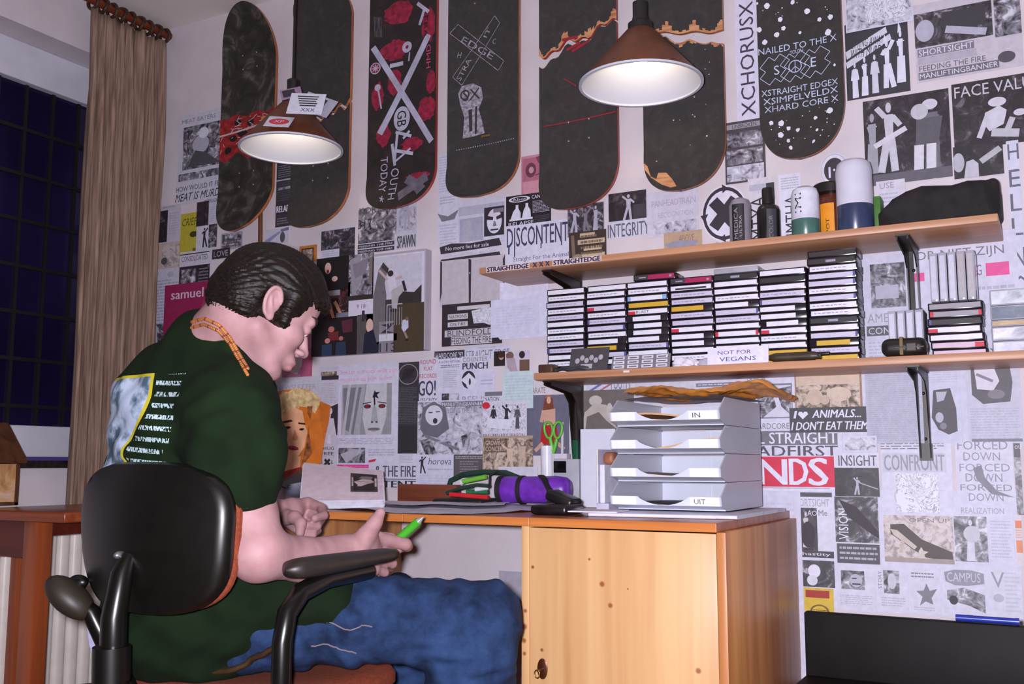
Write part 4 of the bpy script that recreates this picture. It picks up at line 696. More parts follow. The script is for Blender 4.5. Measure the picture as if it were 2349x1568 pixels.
def deck_thing(d, label):
    return thing('skateboard_deck', label, 'skateboard deck', (d.xc, 0.0, d.zb), 'skateboard decks hung on the wall')
def mount(d, t):
    q = MB()
    for v in (.3, .68): q.box(d.xc-.03, d.xc+.03, -d.off(.5, v)-0.002, 0.0, d.zt-d.L*v-.02, d.zt-d.L*v+.02)
    q.build('wall_mount', mat('mount_wood', (120, 90, 60)), t)
def blot(rng, c, r, k=18, j=.35): return [(c[0]+r[0]*(1-j*rng.random())*math.cos(2*PI*i/k), c[1]+r[1]*(1-j*rng.random())*math.sin(2*PI*i/k)) for i in range(k)]
rng = random.Random(3)
M_silver = mat('silver_paint', (176, 174, 196), rough=0.5, vary=0.1); M_pinkp = mat('crimson_paint', (146, 30, 60), rough=0.55, vary=0.25, scale=60)
M_redp = mat('red_paint', (150, 34, 34), rough=0.55, vary=0.3, scale=60); M_chalk = mat('chalk_paint', (150, 146, 160), rough=0.8, vary=0.3, scale=120)
M_magl = mat('magenta_paint', (200, 70, 120), rough=0.5)
I_wallw = mat('white_tape', (214, 206, 220), rough=0.7)
ZT = 2.402
full0 = lambda u: 0.0
full1 = lambda u: 1.0
# 1 old worn board with the red band
d = Deck((508, 300), (631, 300), 2.402, 1.610, nose=.2, tail=.15, kick=.055, point=2.0, taper=-.0)
t = deck_thing(d, 'scuffed black skateboard deck with a red painted band, nearest the curtain'); mount(d, t)
d.piece('deck', t, full0, full1, [M_grip_worn, M_ply, M_raw])
q = MB(); q.cur = 0
N = 24
top = [(i/N, .475+.008*math.sin(i*.7)) for i in range(N+1)]; bot = [(i/N, .655+.018*math.sin(i*.6)-.13*max(0, i/N-.55)) for i in range(N+1)]
for i in range(N): d.poly(q, [top[i], top[i+1], bot[i+1], bot[i]], 0)
for k in range(46):
    a = (rng.random(), .485+.15*rng.random()); b = (a[0]+rng.uniform(-.12, .12), a[1]+rng.uniform(-.02, .02)); b = (min(.98, max(.02, b[0])), b[1]); d.strip(q, a, b, .0028, 1, .0012, 3)
for k in range(9): d.poly(q, blot(rng, (rng.uniform(.15, .9), rng.uniform(.5, .63)), (.08, .018)), 2, .0010)
for k in range(12):
    x = k/12; d.strip(q, (x, .555-.03*x), (x+.085, .552-.03*x), .008, 1, .0014, 2)
d.poly(q, blot(rng, (.85, .515), (.14, .02)), 3, .0011)
q.build('red_band', [M_redp, mat('pale_scratch', (190, 172, 176)), mat('black_paint', (24, 20, 20)), M_raw], t)
d.bolts(t, (.24, .76))
# 2 board snapped behind the left lamp
d = Deck((672, 300), (804, 300), 2.385, 1.588, nose=.10, tail=.13, kick=.055, point=2.6)
t = deck_thing(d, 'plain black skateboard deck snapped across, behind the left pendant lamp'); mount(d, t)
brk = lambda u: .555-.065*u+.012*math.sin(u*29)
d.piece('upper_half', t, full0, brk, [M_grip, M_ply, M_raw], torn1=.018)
d.piece('lower_half', t, lambda u: brk(u)+.012, full1, [M_grip, M_ply, M_raw], torn0=.022)
d.bolts(t, (.76,))
# 3 graphic board with the silver X
d = Deck((846, 200), (1004, 300), 2.44, 1.613, nose=.11, tail=.12, kick=.04, point=2.6)
d.xc = (atY(846, 250, -.046)[0]+atY(1003, 250, -.046)[0])/2; d.w = .252
t = deck_thing(d, 'skateboard deck painted with a big silver X and crimson blots'); mount(d, t)
M_gdark = photo('painted_grip', [(0.35, (30, 24, 24)), (0.6, (44, 34, 36)), (0.8, (76, 34, 44))], scale=20, detail=6, rough=0.7)
d.piece('deck', t, full0, full1, [M_gdark, M_ply_red, M_raw])
def duv(px, py_):
    P = atY(px, py_, -.047); return ((P[0]-d.xc)/d.w+.5-d.lean*0, (d.zt-P[2])/d.L)
q = MB()
for c, r in (((915, 30), (.25, .05)), ((905, 115), (.22, .045)), ((980, 250), (.16, .05)), ((905, 190), (.12, .06)), ((985, 60), (.12, .08)), ((868, 220), (.1, .06)), ((960, 405), (.2, .02)), ((880, 310), (.12, .05)), ((945, 330), (.18, .03)), ((990, 190), (.08, .05))):
    d.poly(q, blot(rng, duv(*c), r, 26, .28), 1, .0006)
d.strip(q, duv(985, 80), duv(872, 308), .026, 0, .0012, 14)
d.strip(q, duv(858, 110), duv(992, 325), .024, 0, .0014, 14)
d.strip(q, duv(895, 152), duv(925, 145), .016, 0, .0016, 3); d.disc(q, duv(934, 108), .018, 0, .0016, ring=.012)
d.strip(q, duv(940, 120), duv(938, 140), .006, 0, .0016, 2)
d.strip(q, duv(868, 200), duv(876, 250), .007, 0, .0016, 3); d.disc(q, duv(868, 202), .011, 0, .0016)
d.disc(q, duv(863, 158), .019, 0, .0016); d.disc(q, duv(863, 158), .0155, 1, .0018)
for k in range(4): d.strip(q, (duv(863, 158)[0]-.05*math.cos(k*PI/4), duv(863, 158)[1]-.015*math.sin(k*PI/4)), (duv(863, 158)[0]+.05*math.cos(k*PI/4), duv(863, 158)[1]+.015*math.sin(k*PI/4)), .004, 0, .0020, 1)
d.strip(q, duv(975, 20), duv(963, 58), .012, 0, .0014, 3); d.strip(q, duv(958, 8), duv(985, 28), .014, 0, .0016, 3)
d.disc(q, duv(922, 272), .030, 0, .0018, sq=1.3); d.text(q, 'GB', duv(922, 272), .05, .034, PI/2, 3, .0022)
for a, b, wd in (((908, 303), (944, 312), .012), ((912, 305), (905, 375), .011), ((940, 300), (925, 318), .01), ((905, 345), (948, 352), .013), ((905, 372), (942, 340), .008), ((900, 330), (906, 380), .012)):
    d.strip(q, duv(*a), duv(*b), wd, 0, .0018, 3)
d.text(q, 'OUTH', duv(906, 424), .105, .030, PI/2, 0, .002)
d.text(q, 'TODAY', duv(882, 402), .115, .026, PI/2, 0, .002)
d.strip(q, duv(985, 405), duv(925, 455), .04, 2, .0012, 6); d.strip(q, duv(935, 410), duv(985, 440), .035, 2, .0014, 6)
for k in range(5): d.strip(q, duv(880, 462), (duv(880, 462)[0]+.04*math.cos(k*1.256), duv(880, 462)[1]+.014*math.sin(k*1.256)), .004, 0, .0016, 1)
d.text(q, 'ERA', duv(978, 62), .07, .014, PI/2, 3, .002); d.text(q, 'HMD', duv(985, 130), .075, .016, -PI/2, 4, .002)
for k in range(6): d.strip(q, duv(860+3*k, 40), duv(862+3*k, 86), .0022, 2, .001, 3)
q.build('painted_graphics', [M_silver, M_pinkp, mat('grey_paint', (104, 98, 112), vary=.2), mat('black_paint', (24, 20, 20)), M_magl], t)
# 4 chalk X board
d = Deck((1029, 200), (1192, 200), 2.44, 1.611, nose=.11, tail=.12, kick=.045, point=2.7)
t = deck_thing(d, 'black skateboard deck with a chalk drawn EDGE cross and raised fist'); mount(d, t)
d.piece('deck', t, full0, full1, [M_grip, M_ply, M_raw])
q = MB()
def outline(pts, wd=.0022, n=.001):
    for a, b in zip(pts, pts[1:]+pts[:1]): d.strip(q, duv(*a), duv(*b), wd, 0, n, 2)
outline([(1052, 57), (1157, 140), (1143, 162), (1034, 78)]); outline([(1135, 36), (1147, 53), (1060, 196), (1040, 178)])
ang = math.atan2(83, 100)
d.text(q, 'EDGE', duv(1096, 110), .13, .020, .62, 0, .0012); d.text(q, 'STRA', duv(1065, 160), .07, .018, -1.0, 0, .0012); d.text(q, 'IT', duv(1118, 75), .03, .014, -1.0, 0, .0012)
d.text(q, 'H', duv(1055, 127), .013, .017, .2); d.text(q, 'C', duv(1134, 95), .012, .016, .2)
fist = [(1062, 318), (1066, 270), (1056, 238), (1052, 215), (1060, 198), (1085, 191), (1104, 200), (1108, 225), (1098, 250), (1104, 270), (1112, 305), (1090, 312)]
d.poly(q, [duv(*p) for p in fist], 0, .0009)
dk = [[(1075, 252), (1083, 250), (1084, 300), (1077, 303)], [(1090, 245), (1095, 243), (1094, 306), (1089, 308)]]
for p in dk: d.poly(q, [duv(*a) for a in p], 1, .0012)
d.disc(q, duv(1067, 218), .016, 1, .0013, ring=.005); d.text(q, 'SX', duv(1082, 217), .058, .034, 0, 1, .0014)
for k in range(26):
    x = 1048+k*5.2; y = 345-k*1.05; d.strip(q, duv(x, y), duv(x+2.4, y-.5), .004, 0, .001, 1)
d.strip(q, duv(1104, 313), duv(1124, 309), .006, 2, .001, 1)
q.build('chalk_drawing', [M_chalk, M_grip, mat('orange_smear', (120, 84, 30))], t)
d.bolts(t, (.24,))
# 5 board cracked on a slant
d = Deck((1239, 250), (1418, 250), 2.44, 1.536, nose=.11, tail=.13, kick=.05, point=2.5)
t = deck_thing(d, 'black skateboard deck cracked on a slant with red line below'); mount(d, t)
v5a = duv(1235, 130)[1]; v5b = duv(1418, 45)[1]
brk5 = lambda u: v5a+(v5b-v5a)*u+.008*math.sin(u*31)+.01*math.sin(u*13)
d.piece('upper_half', t, full0, brk5, [M_grip, M_ply_red, M_raw], torn1=.05)
d.piece('lower_half', t, lambda u: brk5(u)+.006+.030*(1-u)**2, full1, [M_grip, M_ply_red, M_raw], torn0=.010)
M_rl = mat('red_line_paint', (150, 26, 40), vary=.1)
q = MB(); d.strip(q, duv(1249, 291), duv(1414, 257), .0035, 0, .0008, 8); q.build('red_line', M_rl, t); q = MB(); d.strip(q, duv(1293, 180), duv(1322, 197), .003, 0, .0008, 2)
for a, b in (((1290, 92), (1325, 84)), ((1300, 115), (1330, 98)), ((1312, 118), (1352, 92))): d.strip(q, duv(*a), duv(*b), .009, 0, .001, 3)
q.build('red_scratch', M_rl, t)
d.bolts(t, (.74,))
# 6 board snapped behind the right lamp
d = Deck((1477, 300), (1666, 200), 2.44, 1.548, nose=.11, tail=.135, kick=.045, point=2.4)
d.w = .243; d.xc = (atY(1477, 250, -.046)[0]+atY(1664, 250, -.046)[0])/2; d.w = atY(1664, 250, -.046)[0]-atY(1477, 250, -.046)[0]
t = deck_thing(d, 'black skateboard deck snapped in two with bare wood showing, behind the right lamp'); mount(d, t)
v6 = duv(1660, 75)[1]; v6l = duv(1480, 78)[1]
up6 = lambda u: v6l+(v6-v6l)*u+.004*math.sin(u*17)-.004
d.piece('upper_half', t, full0, up6, [M_grip, M_ply, M_raw], torn1=.055)
lo6 = lambda u: up6(u)+.012+.024*max(0, u-.25)+.012*abs(math.sin(u*11))
d.piece('lower_half', t, lo6, full1, [M_grip, M_ply, M_raw], torn0=.035)
q = MB(); d.poly(q, [duv(*p) for p in ((1478, 376), (1487, 385), (1490, 412), (1502, 418), (1510, 402), (1530, 401), (1545, 418), (1556, 436), (1530, 441), (1508, 434), (1490, 416), (1480, 395))], 0, .0009)
q.build('chipped_patch', [M_raw], t)
q = MB()
for k in range(16):
    d.disc(q, (rng.uniform(.08, .92), rng.uniform(.5, .9)), rng.uniform(.001, .0025), 0, .0009, 8)
q.build('paint_specks', [M_silver], t)
d.bolts(t, (.24, .74))
# 7 board with the NAILED TO THE X writing
d = Deck((1742, 200), (1937, 200), 2.44, 1.588, nose=.11, tail=.15, kick=.045, point=2.3)
t = deck_thing(d, 'black skateboard deck with white splashes and NAILED TO THE X lettering'); mount(d, t)
d.piece('deck', t, full0, full1, [M_grip, M_ply, M_raw])
q = MB()
def slant(p1, p2): a, b = duv(*p1), duv(*p2); return math.atan2((b[1]-a[1])*d.L, (b[0]-a[0])*d.w)
def line(tx, p1, p2, h=.017):
    a, b = duv(*p1), duv(*p2); d.text(q, tx, ((a[0]+b[0])/2, (a[1]+b[1])/2), math.hypot((b[0]-a[0])*d.w, (b[1]-a[1])*d.L), h, slant(p1, p2), 0, .0012)
line('NAILED TO THE X', (1741, 122), (1920, 86)); line('YOUTH', (1812, 121), (1842, 115), .010)
line('XSTRAIGHT EDGEX', (1748, 217), (1923, 187), .016); line('XSIMPELVELDX', (1752, 236), (1923, 205), .016); line('XHARD CORE X', (1755, 254), (1924, 225), .016)
def xout(c, w_):
    c = duv(*c); a = .022; b = .010; pts = []
    base = [(-a-b, -a+b), (-a+b, -a-b), (0, -2*b), (a-b, -a-b), (a+b, -a+b), (2*b, 0), (a+b, a-b), (a-b, a+b), (0, 2*b), (-a+b, a+b), (-a-b, a-b), (-2*b, 0)]
    P = [(c[0]+x*w_/d.w, c[1]+(y-x*.14)*w_/d.L) for x, y in base]
    for p, r_ in zip(P, P[1:]+P[:1]): d.strip(q, p, r_, .0017, 0, .001, 1)
xout((1778, 160), 1.15); xout((1824, 152), 1.15); xout((1870, 142), 1.15)
line('S', (1776, 163), (1788, 160), .024); line('E', (1860, 143), (1872, 141), .024)
d.disc(q, duv(1824, 152), .0165, 0, .0013, ring=.0022); c = duv(1824, 152)
for an in (90, -90, 45, 135): d.strip(q, c, (c[0]+.016*math.cos(math.radians(an))/d.w, c[1]+.016*math.sin(math.radians(an))/d.L), .002, 0, .0013, 1)
spl = [(1738, 10), (1760, 15), (1790, 45), (1818, 5), (1850, 25), (1880, 45), (1905, 40), (1743, 70), (1782, 80), (1797, 65), (1835, 75), (1852, 26), (1755, 98), (1900, 75), (1770, 285), (1793, 285), (1810, 298), (1833, 302), (1790, 315), (1808, 330), (1812, 348), (1873, 272), (1905, 255), (1882, 302), (1882, 330), (1915, 150)]
for p in spl:
    r_ = rng.uniform(.0035, .009); d.poly(q, blot(rng, duv(*p), (r_/d.w, r_*1.1/d.L), 14, .3), 1, .0009)
for k in range(60): d.disc(q, (rng.uniform(.06, .94), rng.choice([rng.uniform(.42, .56), rng.uniform(.8, .95)])), rng.uniform(.0008, .002), 1, .0008, 7)
q.build('white_lettering', [mat('pale_marker', (186, 196, 226), vary=.1), mat('white_splash', (222, 222, 236), vary=.05)], t)
# brown stick between wall and the first deck
q = MB(); a = atY(598, 400, -.016); b = atY(597, 566, -.016); q.tube([(a[0], -.016, a[2]), (b[0], -.016, b[2])], .0075, 12)
tag(q.build('wooden_stick', mat('brown_stick', (104, 54, 32), rough=.5, vary=.15), smooth=SMOOTH), 'thin brown wooden stick hanging below the scuffed deck', 'stick')
# ------------------------------------------------------------------ wall shelves
M_shelf = wood('shelf_board', (196, 146, 112), (172, 120, 88), axis='x', scale=3, rough=0.42)
M_brkt = mat('dark_brown_metal', (34, 24, 20), rough=0.42, metal=0.0, vary=0.15)
def bracket(parent, x, ztop, drop, reach=0.19):
    q = MB()
    q.box(x-.015, x+.015, -.004, 0.0, ztop-drop, ztop-.001); q.box(x-.015, x+.015, -reach, -.0, ztop-.004, ztop)
    for s in (-1, 1):
        a = x+s*.011
        q.prism([(-.003, ztop-drop+.008), (-.014, ztop-drop+.006), (-.042, ztop-.05), (-.07, ztop-.026), (-reach, ztop-.012), (-reach, ztop-.003), (-.003, ztop-.003)], a-.0015, a+.0015, 'yz')
    for z in (ztop-.05, ztop-drop+.05): q.ell((x, -.005, z), (.004, .003, .004), 10, 6)
    return q.build('shelf_bracket', M_brkt, parent, smooth=SMOOTH)
def shelf(name, label, x0, x1, z0, z1, depth, brs):
    t = thing(name, label, 'shelf', (x0, 0, z0))
    q = MB(); q.box(x0, x1, -depth, -.001, z0, z1, .0025, 2); q.build('shelf_board', M_shelf, t, smooth=SMOOTH)
    for x, dr in brs: bracket(t, x, z0, dr)
    return t
up = shelf('wall_shelf', 'upper wooden wall shelf carrying bottles, with STRAIGHTEDGE letters on its edge', -1.342, -.089, 1.355, 1.372, .222, ((-1.155, .23), (-.282, .25)))
lo = shelf('wall_shelf', 'lower wooden wall shelf carrying the cassette stacks', -1.178, .32, 1.065, 1.083, .222, ((-1.153, .235), (-.274, .205)))
q = MB(); xa, xb = atY(1116, 612, -.222)[0], atY(1380, 592, -.222)[0]; W_ = xb-xa
for u0, u1 in ((0, .39), (.59, 1)): q.box(xa+W_*u0, xa+W_*u1, -.2232, -.222, 1.3562, 1.3714, slot=0)
def ft(s, u0, u1, k=1): 
    for n_, d in enumerate((-.0011, -.0004, .0004, .0011)): put_text(q, s, xa+W_*u0+d, xa+W_*u1+d, 1.3576+(n_ % 2)*.0006, 1.3698+(n_ % 2)*.0006, -.2235-n_*.00012, k)
ft('STRAIGHTEDGE', .01, .38); ft('STRAIGHTEDGE', .60, .99)
for u in (.42, .475, .53): ft('X', u, u+.035)
lab(q.build('lettering_strip', [ink((214, 196, 196)), ink((58, 46, 78))], up), 'white lettering strips STRAIGHTEDGE XXX STRAIGHTEDGE')
q = MB(); p = atY(1437, 854, -.222); q.box(p[0]-.008, p[0]+.008, -.2228, -.222, 1.0735, 1.0785, .0003); lab(q.build('price_tag', ink((220, 216, 226)), lo), 'tiny white tag on the shelf edge')
# ------------------------------------------------------------------ cassettes
M_case = mat('smoky_case', (38, 33, 40), rough=0.2, vary=0.1, spec=0.6)
M_clear = mat('clear_case', (170, 170, 184), rough=0.12, vary=0.08, spec=0.6)
CW, CH, CD, PITCH = 0.1085, 0.0164, 0.069, 0.01715
SP = {'w': ((222, 220, 236), 'white'), 'l': ((196, 190, 216), 'lavender'), 'y': ((206, 164, 44), 'yellow'), 'k': ((40, 36, 40), 'black'), 'm': ((166, 22, 82), 'magenta'), 'g': ((150, 146, 156), 'grey'), 'p': ((206, 178, 200), 'pale pink')}
_proto = {}
def cassette_proto(code):
    """code: spine colour + marks; r red tab left, R red tab right, e red ends, b blue end left, B blue end right, c pale blue ends, s short insert, S short right, t lines of writing"""
    col = SP[code[0]][0]; mk = code[1:]
    root = thing('cassette', '', 'cassette', (0, 0, 0))
    q = MB(); q.box(-CW/2, CW/2, -CD/2, CD/2, 0, CH, .0012, 2); q.build('case', M_case, root, smooth=SMOOTH)
    x0, x1 = -CW/2+.003, CW/2-.003
    if 's' in mk: x0 += .013; x1 -= .016
    if 'S' in mk: x1 -= .022
    q = MB(); q.box(x0, x1, -CD/2-.0006, -CD/2+.001, .0024, CH-.0028, .0003, slot=0)
    f = -CD/2-.0009
    mats = [ink(col), ink((196, 34, 60)), ink((84, 80, 150)), ink((130, 170, 220)), ink((150, 146, 172)), ink((214, 60, 130)), ink((60, 54, 60))]
    if 'r' in mk: q.box(x0, x0+.019, f, f+.0008, .0024, CH-.006, slot=1)
    if 'R' in mk: q.box(x1-.018, x1, f, f+.0008, .0024, CH-.004, slot=1)
    if 'e' in mk: q.box(x0, x0+.007, f, f+.0008, .0024, CH-.0028, slot=1); q.box(x1-.006, x1, f, f+.0008, .0024, CH-.0028, slot=1)
    if 'b' in mk: q.box(x0, x0+.005, f, f+.0008, .0024, CH-.0028, slot=2)
    if 'B' in mk: q.box(x1-.005, x1, f, f+.0008, .0024, CH-.0028, slot=2)
    if 'c' in mk: q.box(x0, x0+.008, f, f+.0008, .0024, CH-.0028, slot=3); q.box(x1-.011, x1, f, f+.0008, .0024, CH-.0028, slot=3)
    if 't' in mk:
        r2 = random.Random(hash(code) % 97 if False else len(code)*7+ord(code[0])); x = x0+.006
        while x < x1-.02: l = r2.uniform(.003, .010); q.box(x, x+l, f, f+.0007, .0070, .0090, slot=4); x += l+.0025
    if 'x' in mk: q.box(x0+.012, x1-.012, f, f+.0007, .004, .0085, slot=6)
    if code[0] == 'm':
        q.box(x0, x0+.036, f, f+.0008, .0024, CH-.0028, slot=6); q.box(x0+.040, x0+.052, f-.0002, f+.0006, .006, .0095, slot=0)
        q.box(x0+.012, x0+.030, f-.0003, f+.0005, .006, .0092, slot=4); q.box(x1-.012, x1-.006, f-.0002, f+.0006, .005, .010, slot=4)
    if code[0] == 'k' and 'g' in mk: q.box(-.012, .010, f, f+.0008, .005, .0105, slot=4)
    if 'T' in mk:
        v, fc, a = text_mesh('BLAST'); q.add([(-.03+.034*p_[0], f-.0002, .005+.006*p_[1]) for p_ in v], fc, 6)
    q.build('label_insert', mats, root)
    bpy.context.view_layer.update()
    return root
stacks = [
 (-1.1115, -.170, 'w wt lt wt lt w wt wt lt ltb w wt wt'),
 (-0.9965, -.170, 'w wt w lr wt lbt lB wt wS yS lB wc w'),
 (-0.8850, -.170, 'w wt wc y wrT ws ws ws wS lBt w kgR w'),
 (-0.7720, -.170, 'm wx lt lt yS lt l wr wS wS w wt wt'),
 (-0.6610, -.172, 'kg w w wt wS lB lt w we w wt w w'),
 (-0.5510, -.172, 'w k w lt lb wS wS ws wr wt w y yS'),
 (-0.4375, -.172, 'k kg wt lB lB wt lB wt wt kg w lB ys lt y')]
ORD = ['first', 'second', 'third', 'fourth', 'fifth', 'sixth', 'seventh', 'eighth', 'ninth', 'tenth', 'eleventh', 'twelfth', 'thirteenth', 'fourteenth', 'fifteenth', 'sixteenth']
trng = random.Random(5)
def look(code):
    s = SP[code[0]][1]
    if 'r' in code[1:] or 'R' in code[1:]: s += ' red tabbed'
    elif 'e' in code[1:]: s += ' red ended'
    elif 'c' in code[1:]: s += ' blue ended'
    elif 's' in code[1:] or 'S' in code[1:]: s += ' short labelled'
    return s
SID = ['first', 'second', 'third', 'fourth', 'fifth', 'sixth', 'seventh']
def put_cassette(code, loc, label, group, rz=0.0):
    if code not in _proto:
        o = _proto[code] = cassette_proto(code); o.location = loc; o['label'] = label; o['group'] = group
    else: o = clone(_proto[code], loc, label, group)
    o.rotation_euler = (0, 0, rz); return o
for k, (xc, yf, codes) in enumerate(stacks):
    L_ = codes.split(); n = len(L_)
    for i, code in enumerate(L_):
        z = 1.0832+(n-1-i)*PITCH
        put_cassette(code, (xc+trng.uniform(-.0016, .0016), yf+CD/2+trng.uniform(-.002, .002), z), '%s spined cassette, %s from the top of the %s stack from the left' % (look(code), ORD[i], SID[k]), 'cassettes stacked on the lower shelf', trng.uniform(-.012, .012))
put_cassette('m', (-0.868, -.170+CD/2, 1.0832+13*PITCH+.0005), 'magenta and black cassette lying loose on top of the third stack from the left', 'cassettes stacked on the lower shelf', .03)
zt = 1.0832
# flat transparent box on top of the fifth stack
q = MB(); q.box(-.715, -.607, -.17, -.09, zt+13*PITCH+.0004, zt+13*PITCH+.0125, .002); o = q.build('clear_box', M_clear, smooth=SMOOTH); tag(o, 'flat clear plastic box on top of the fifth cassette stack', 'box')
# upright cassettes in clear cases
def upright(x, z, h, w_, col, label, group, y=-.15):
    t = thing('cassette', label, 'cassette', (x, y, z), group)
    q = MB(); q.box(x-w_/2, x+w_/2, y, y+.068, z, z+h, .0012); q.build('case', M_clear, t, smooth=SMOOTH)
    q = MB(); q.box(x-w_/2+.0022, x+w_/2-.0035, y-.0006, y+.001, z+.005, z+h-.006, .0003); q.build('label_insert', ink(col), t)
for i in range(4):
    upright(-.316+i*.0188, 1.0832, .108, .0168, (196, 194, 214), 'pale cassette standing upright behind the black case, %s of four' % ORD[i], 'cassettes standing behind the black case')
for i, c in enumerate(((192, 190, 212), (192, 190, 212), (196, 194, 214), (170, 164, 170), (176, 170, 176))):
    upright(-.225+i*.0185, 1.0832+.122, .108, .0168, c, 'pale cassette standing upright on the right cassette stack, %s of five' % ORD[i], 'cassettes standing on the right stack')
# right stack of lying cases
for i, (code, dx) in enumerate((('p', .004), ('pR', .002), ('w', 0), ('wr', -.004), ('kb', -.002), ('ge', 0), ('g', 0))):
    if i == 0: pass
    put_cassette(code, (-.186+dx, -.150+CD/2, 1.0832+i*PITCH), '%s cassette, %s from the bottom, lying stacked right of the black case' % (look(code), ORD[i]), 'cassettes lying at the right end', trng.uniform(-.02, .02))
# video boxes at the edge of the picture
for i, (c, h) in enumerate((((186, 186, 210), .028), ((206, 206, 226), .03), ((176, 146, 100), .014), ((90, 100, 120), .03), ((190, 196, 210), .034))):
    z = 1.0832+sum((.028, .03, .014, .03, .034)[:i])+i*.0006
    t = thing('video_box', '%s video box, %s from the bottom at the right end of the lower shelf' % (('lavender', 'white', 'tan', 'dark grey', 'silvery')[i], ORD[i]), 'video box', (-.02, -.1, z), 'video boxes at the right end')
    q = MB(); q.box(-.117, .07, -.152, -.04, z, z+h, .002); q.build('case', M_clear, t, smooth=SMOOTH)
    q = MB(); q.box(-.114, .067, -.1528, -.150, z+.003, z+h-.003, .0003); q.build('label_insert', photo('box_print_%d' % i, [(.3, tuple(int(v*.7) for v in c)), (.5, c), (.7, tuple(min(255, v+24) for v in c))], scale=20), t)
# three upright spines at the left end
for i, (c, w_, h, nm) in enumerate((((150, 146, 156), .016, .112, 'grey'), ((206, 210, 226), .014, .110, 'white'), ((40, 36, 40), .020, .112, 'black'))):
    x = -1.228+.052+.0175*i+(.003 if i == 2 else 0)
    t = thing('video_box', '%s upright spine at the left end of the lower shelf' % nm, 'box', (x, -.12, 1.0832), 'upright boxes left of the cassettes')
    q = MB(); q.box(x-w_/2, x+w_/2, -.12, -.03, 1.0832, 1.0832+h, .0015); q.build('case', ink(c), t, smooth=SMOOTH)
    q = MB(); q.box(x-w_/2+.002, x+w_/2-.002, -.1207, -.119, 1.0832+.01, 1.0832+h-.01, .0003); q.build('label_insert', ink(tuple(min(255, v+14) for v in c)), t)
# ------------------------------------------------------------------ small things along the front of the lower shelf
ZS = 1.0834
def lean_card(name, label, cat, p0, p1, y, tilt, mats, deco=None, w_=None):
    a = atY(p0[0], p0[1], y); b = atY(p1[0], p1[1], y); W2 = (b[0]-a[0]); H = abs(a[2]-ZS)
    q = MB(); q.T = Matrix.Translation((a[0]+W2/2, y, ZS)) @ Matrix.Rotation(tilt, 4, 'X')
    q.box(-W2/2, W2/2, -.0004, .0004, 0, H, slot=0)
    if deco: deco(q, W2, H)
    return tag(q.build(name, mats, origin=(a[0]+W2/2, y, ZS)), label, cat)
def deco_vegan(q, w, h):
    put_text(q, 'NOT FOR', -w*.33, w*.22, h*.58, h*.80, -.0009); put_text(q, 'VEGANS', -w*.30, w*.30, h*.17, h*.42, -.0009)
lean_card('paper_note', 'white paper note handwritten NOT FOR VEGANS on the lower shelf', 'note', (1622, 798), (1762, 795), -.212, -.12, [ink((220, 218, 238)), ink((80, 76, 140))], deco_vegan)
def deco_crowd(q, w, h):
    for i in range(6): q.ell((-w*.3+w*.12*i, -.0006, h*(.45+.12*(i % 2))), (w*.06, .0003, h*.12), 10, 6, slot=1)
    q.box(-w*.2, w*.1, -.0009, -.0005, h*.1, h*.3, slot=1)
lean_card('photograph', 'dark photograph leaning on the second cassette stack', 'photograph', (1304, 796), (1392, 793), -.208, -.3, [ink((72, 68, 74)), ink((170, 168, 182))], deco_crowd)
q = MB(); pts = []
xa_, xb_ = atY(1236, 850, -.2)[0], atY(1408, 840, -.2)[0]
for i in range(41):
    u = i/40; pts.append((xa_+(xb_-xa_)*u, -.2+.008*math.sin(u*9), ZS+.0062+.0035*math.sin(u*14)**2))
q.tube(pts, [.0035+.003*abs(math.sin(u*.3)) for u in range(41)], 10, flat=1.0); tag(q.build('cable', mat('black_rubber', (58, 56, 62), rough=.5), smooth=SMOOTH), 'black wavy strap lying along the lower shelf front', 'strap')
# sheet of round edged labels
def deco_labels(q, w, h):
    for i in range(4):
        for j in range(3):
            q.box(-w/2+w*(.03+.245*i), -w/2+w*(.22+.245*i), -.001, -.0006, h*(.06+.32*j), h*(.30+.32*j), slot=1); q.box(-w/2+w*(.06+.245*i), -w/2+w*(.19+.245*i), -.0013, -.0009, h*(.14+.32*j), h*(.2+.32*j), slot=2)
lean_card('label_sheet', 'clear sheet of grey stickers leaning on the third cassette stack', 'sticker sheet', (1402, 815), (1536, 812), -.205, -.25, [ink((120, 114, 124)), ink((206, 206, 222)), ink((70, 60, 66))], deco_labels)
def blob_mesh(name, label, cat, c, r, m, amp=.25, fr=60, seed=0, flatb=True):
    q = MB(); q.ell((0, 0, 0), (1, 1, 1), 40, 24); rr = random.Random(seed); ph = [rr.uniform(0, 6) for _ in range(6)]; V = []
    for x, y, z in q.v:
        d = 1+amp*(math.sin(3*x+ph[0])*math.sin(4*y+ph[1])+.6*math.sin(7*x+ph[2]+3*z)*math.sin(6*z+ph[3])+.3*math.sin(13*x+ph[4])*math.sin(11*z+5*y+ph[5]))
        zz = z*d
        if flatb: zz = max(zz, -.55)
        V.append((c[0]+r[0]*x*d, c[1]+r[1]*y*d, c[2]+r[2]*(zz+(.55 if flatb else 0))))
    q.v = V; return tag(q.build(name, m, smooth=3), label, cat)
p = atY(1572, 828, -.2); blob_mesh('crumpled_paper', 'crumpled white paper beside the NOT FOR VEGANS note', 'paper', (p[0], -.2, ZS), (.031, .012, .013), ink((220, 216, 232)), .3, seed=2)
p = atY(1622, 830, -.2); blob_mesh('crumpled_paper', 'small grey crumpled wrapper half behind the NOT FOR VEGANS note', 'paper', (p[0]+.005, -.192, ZS), (.026, .010, .012), ink((176, 172, 190)), .3, seed=5)
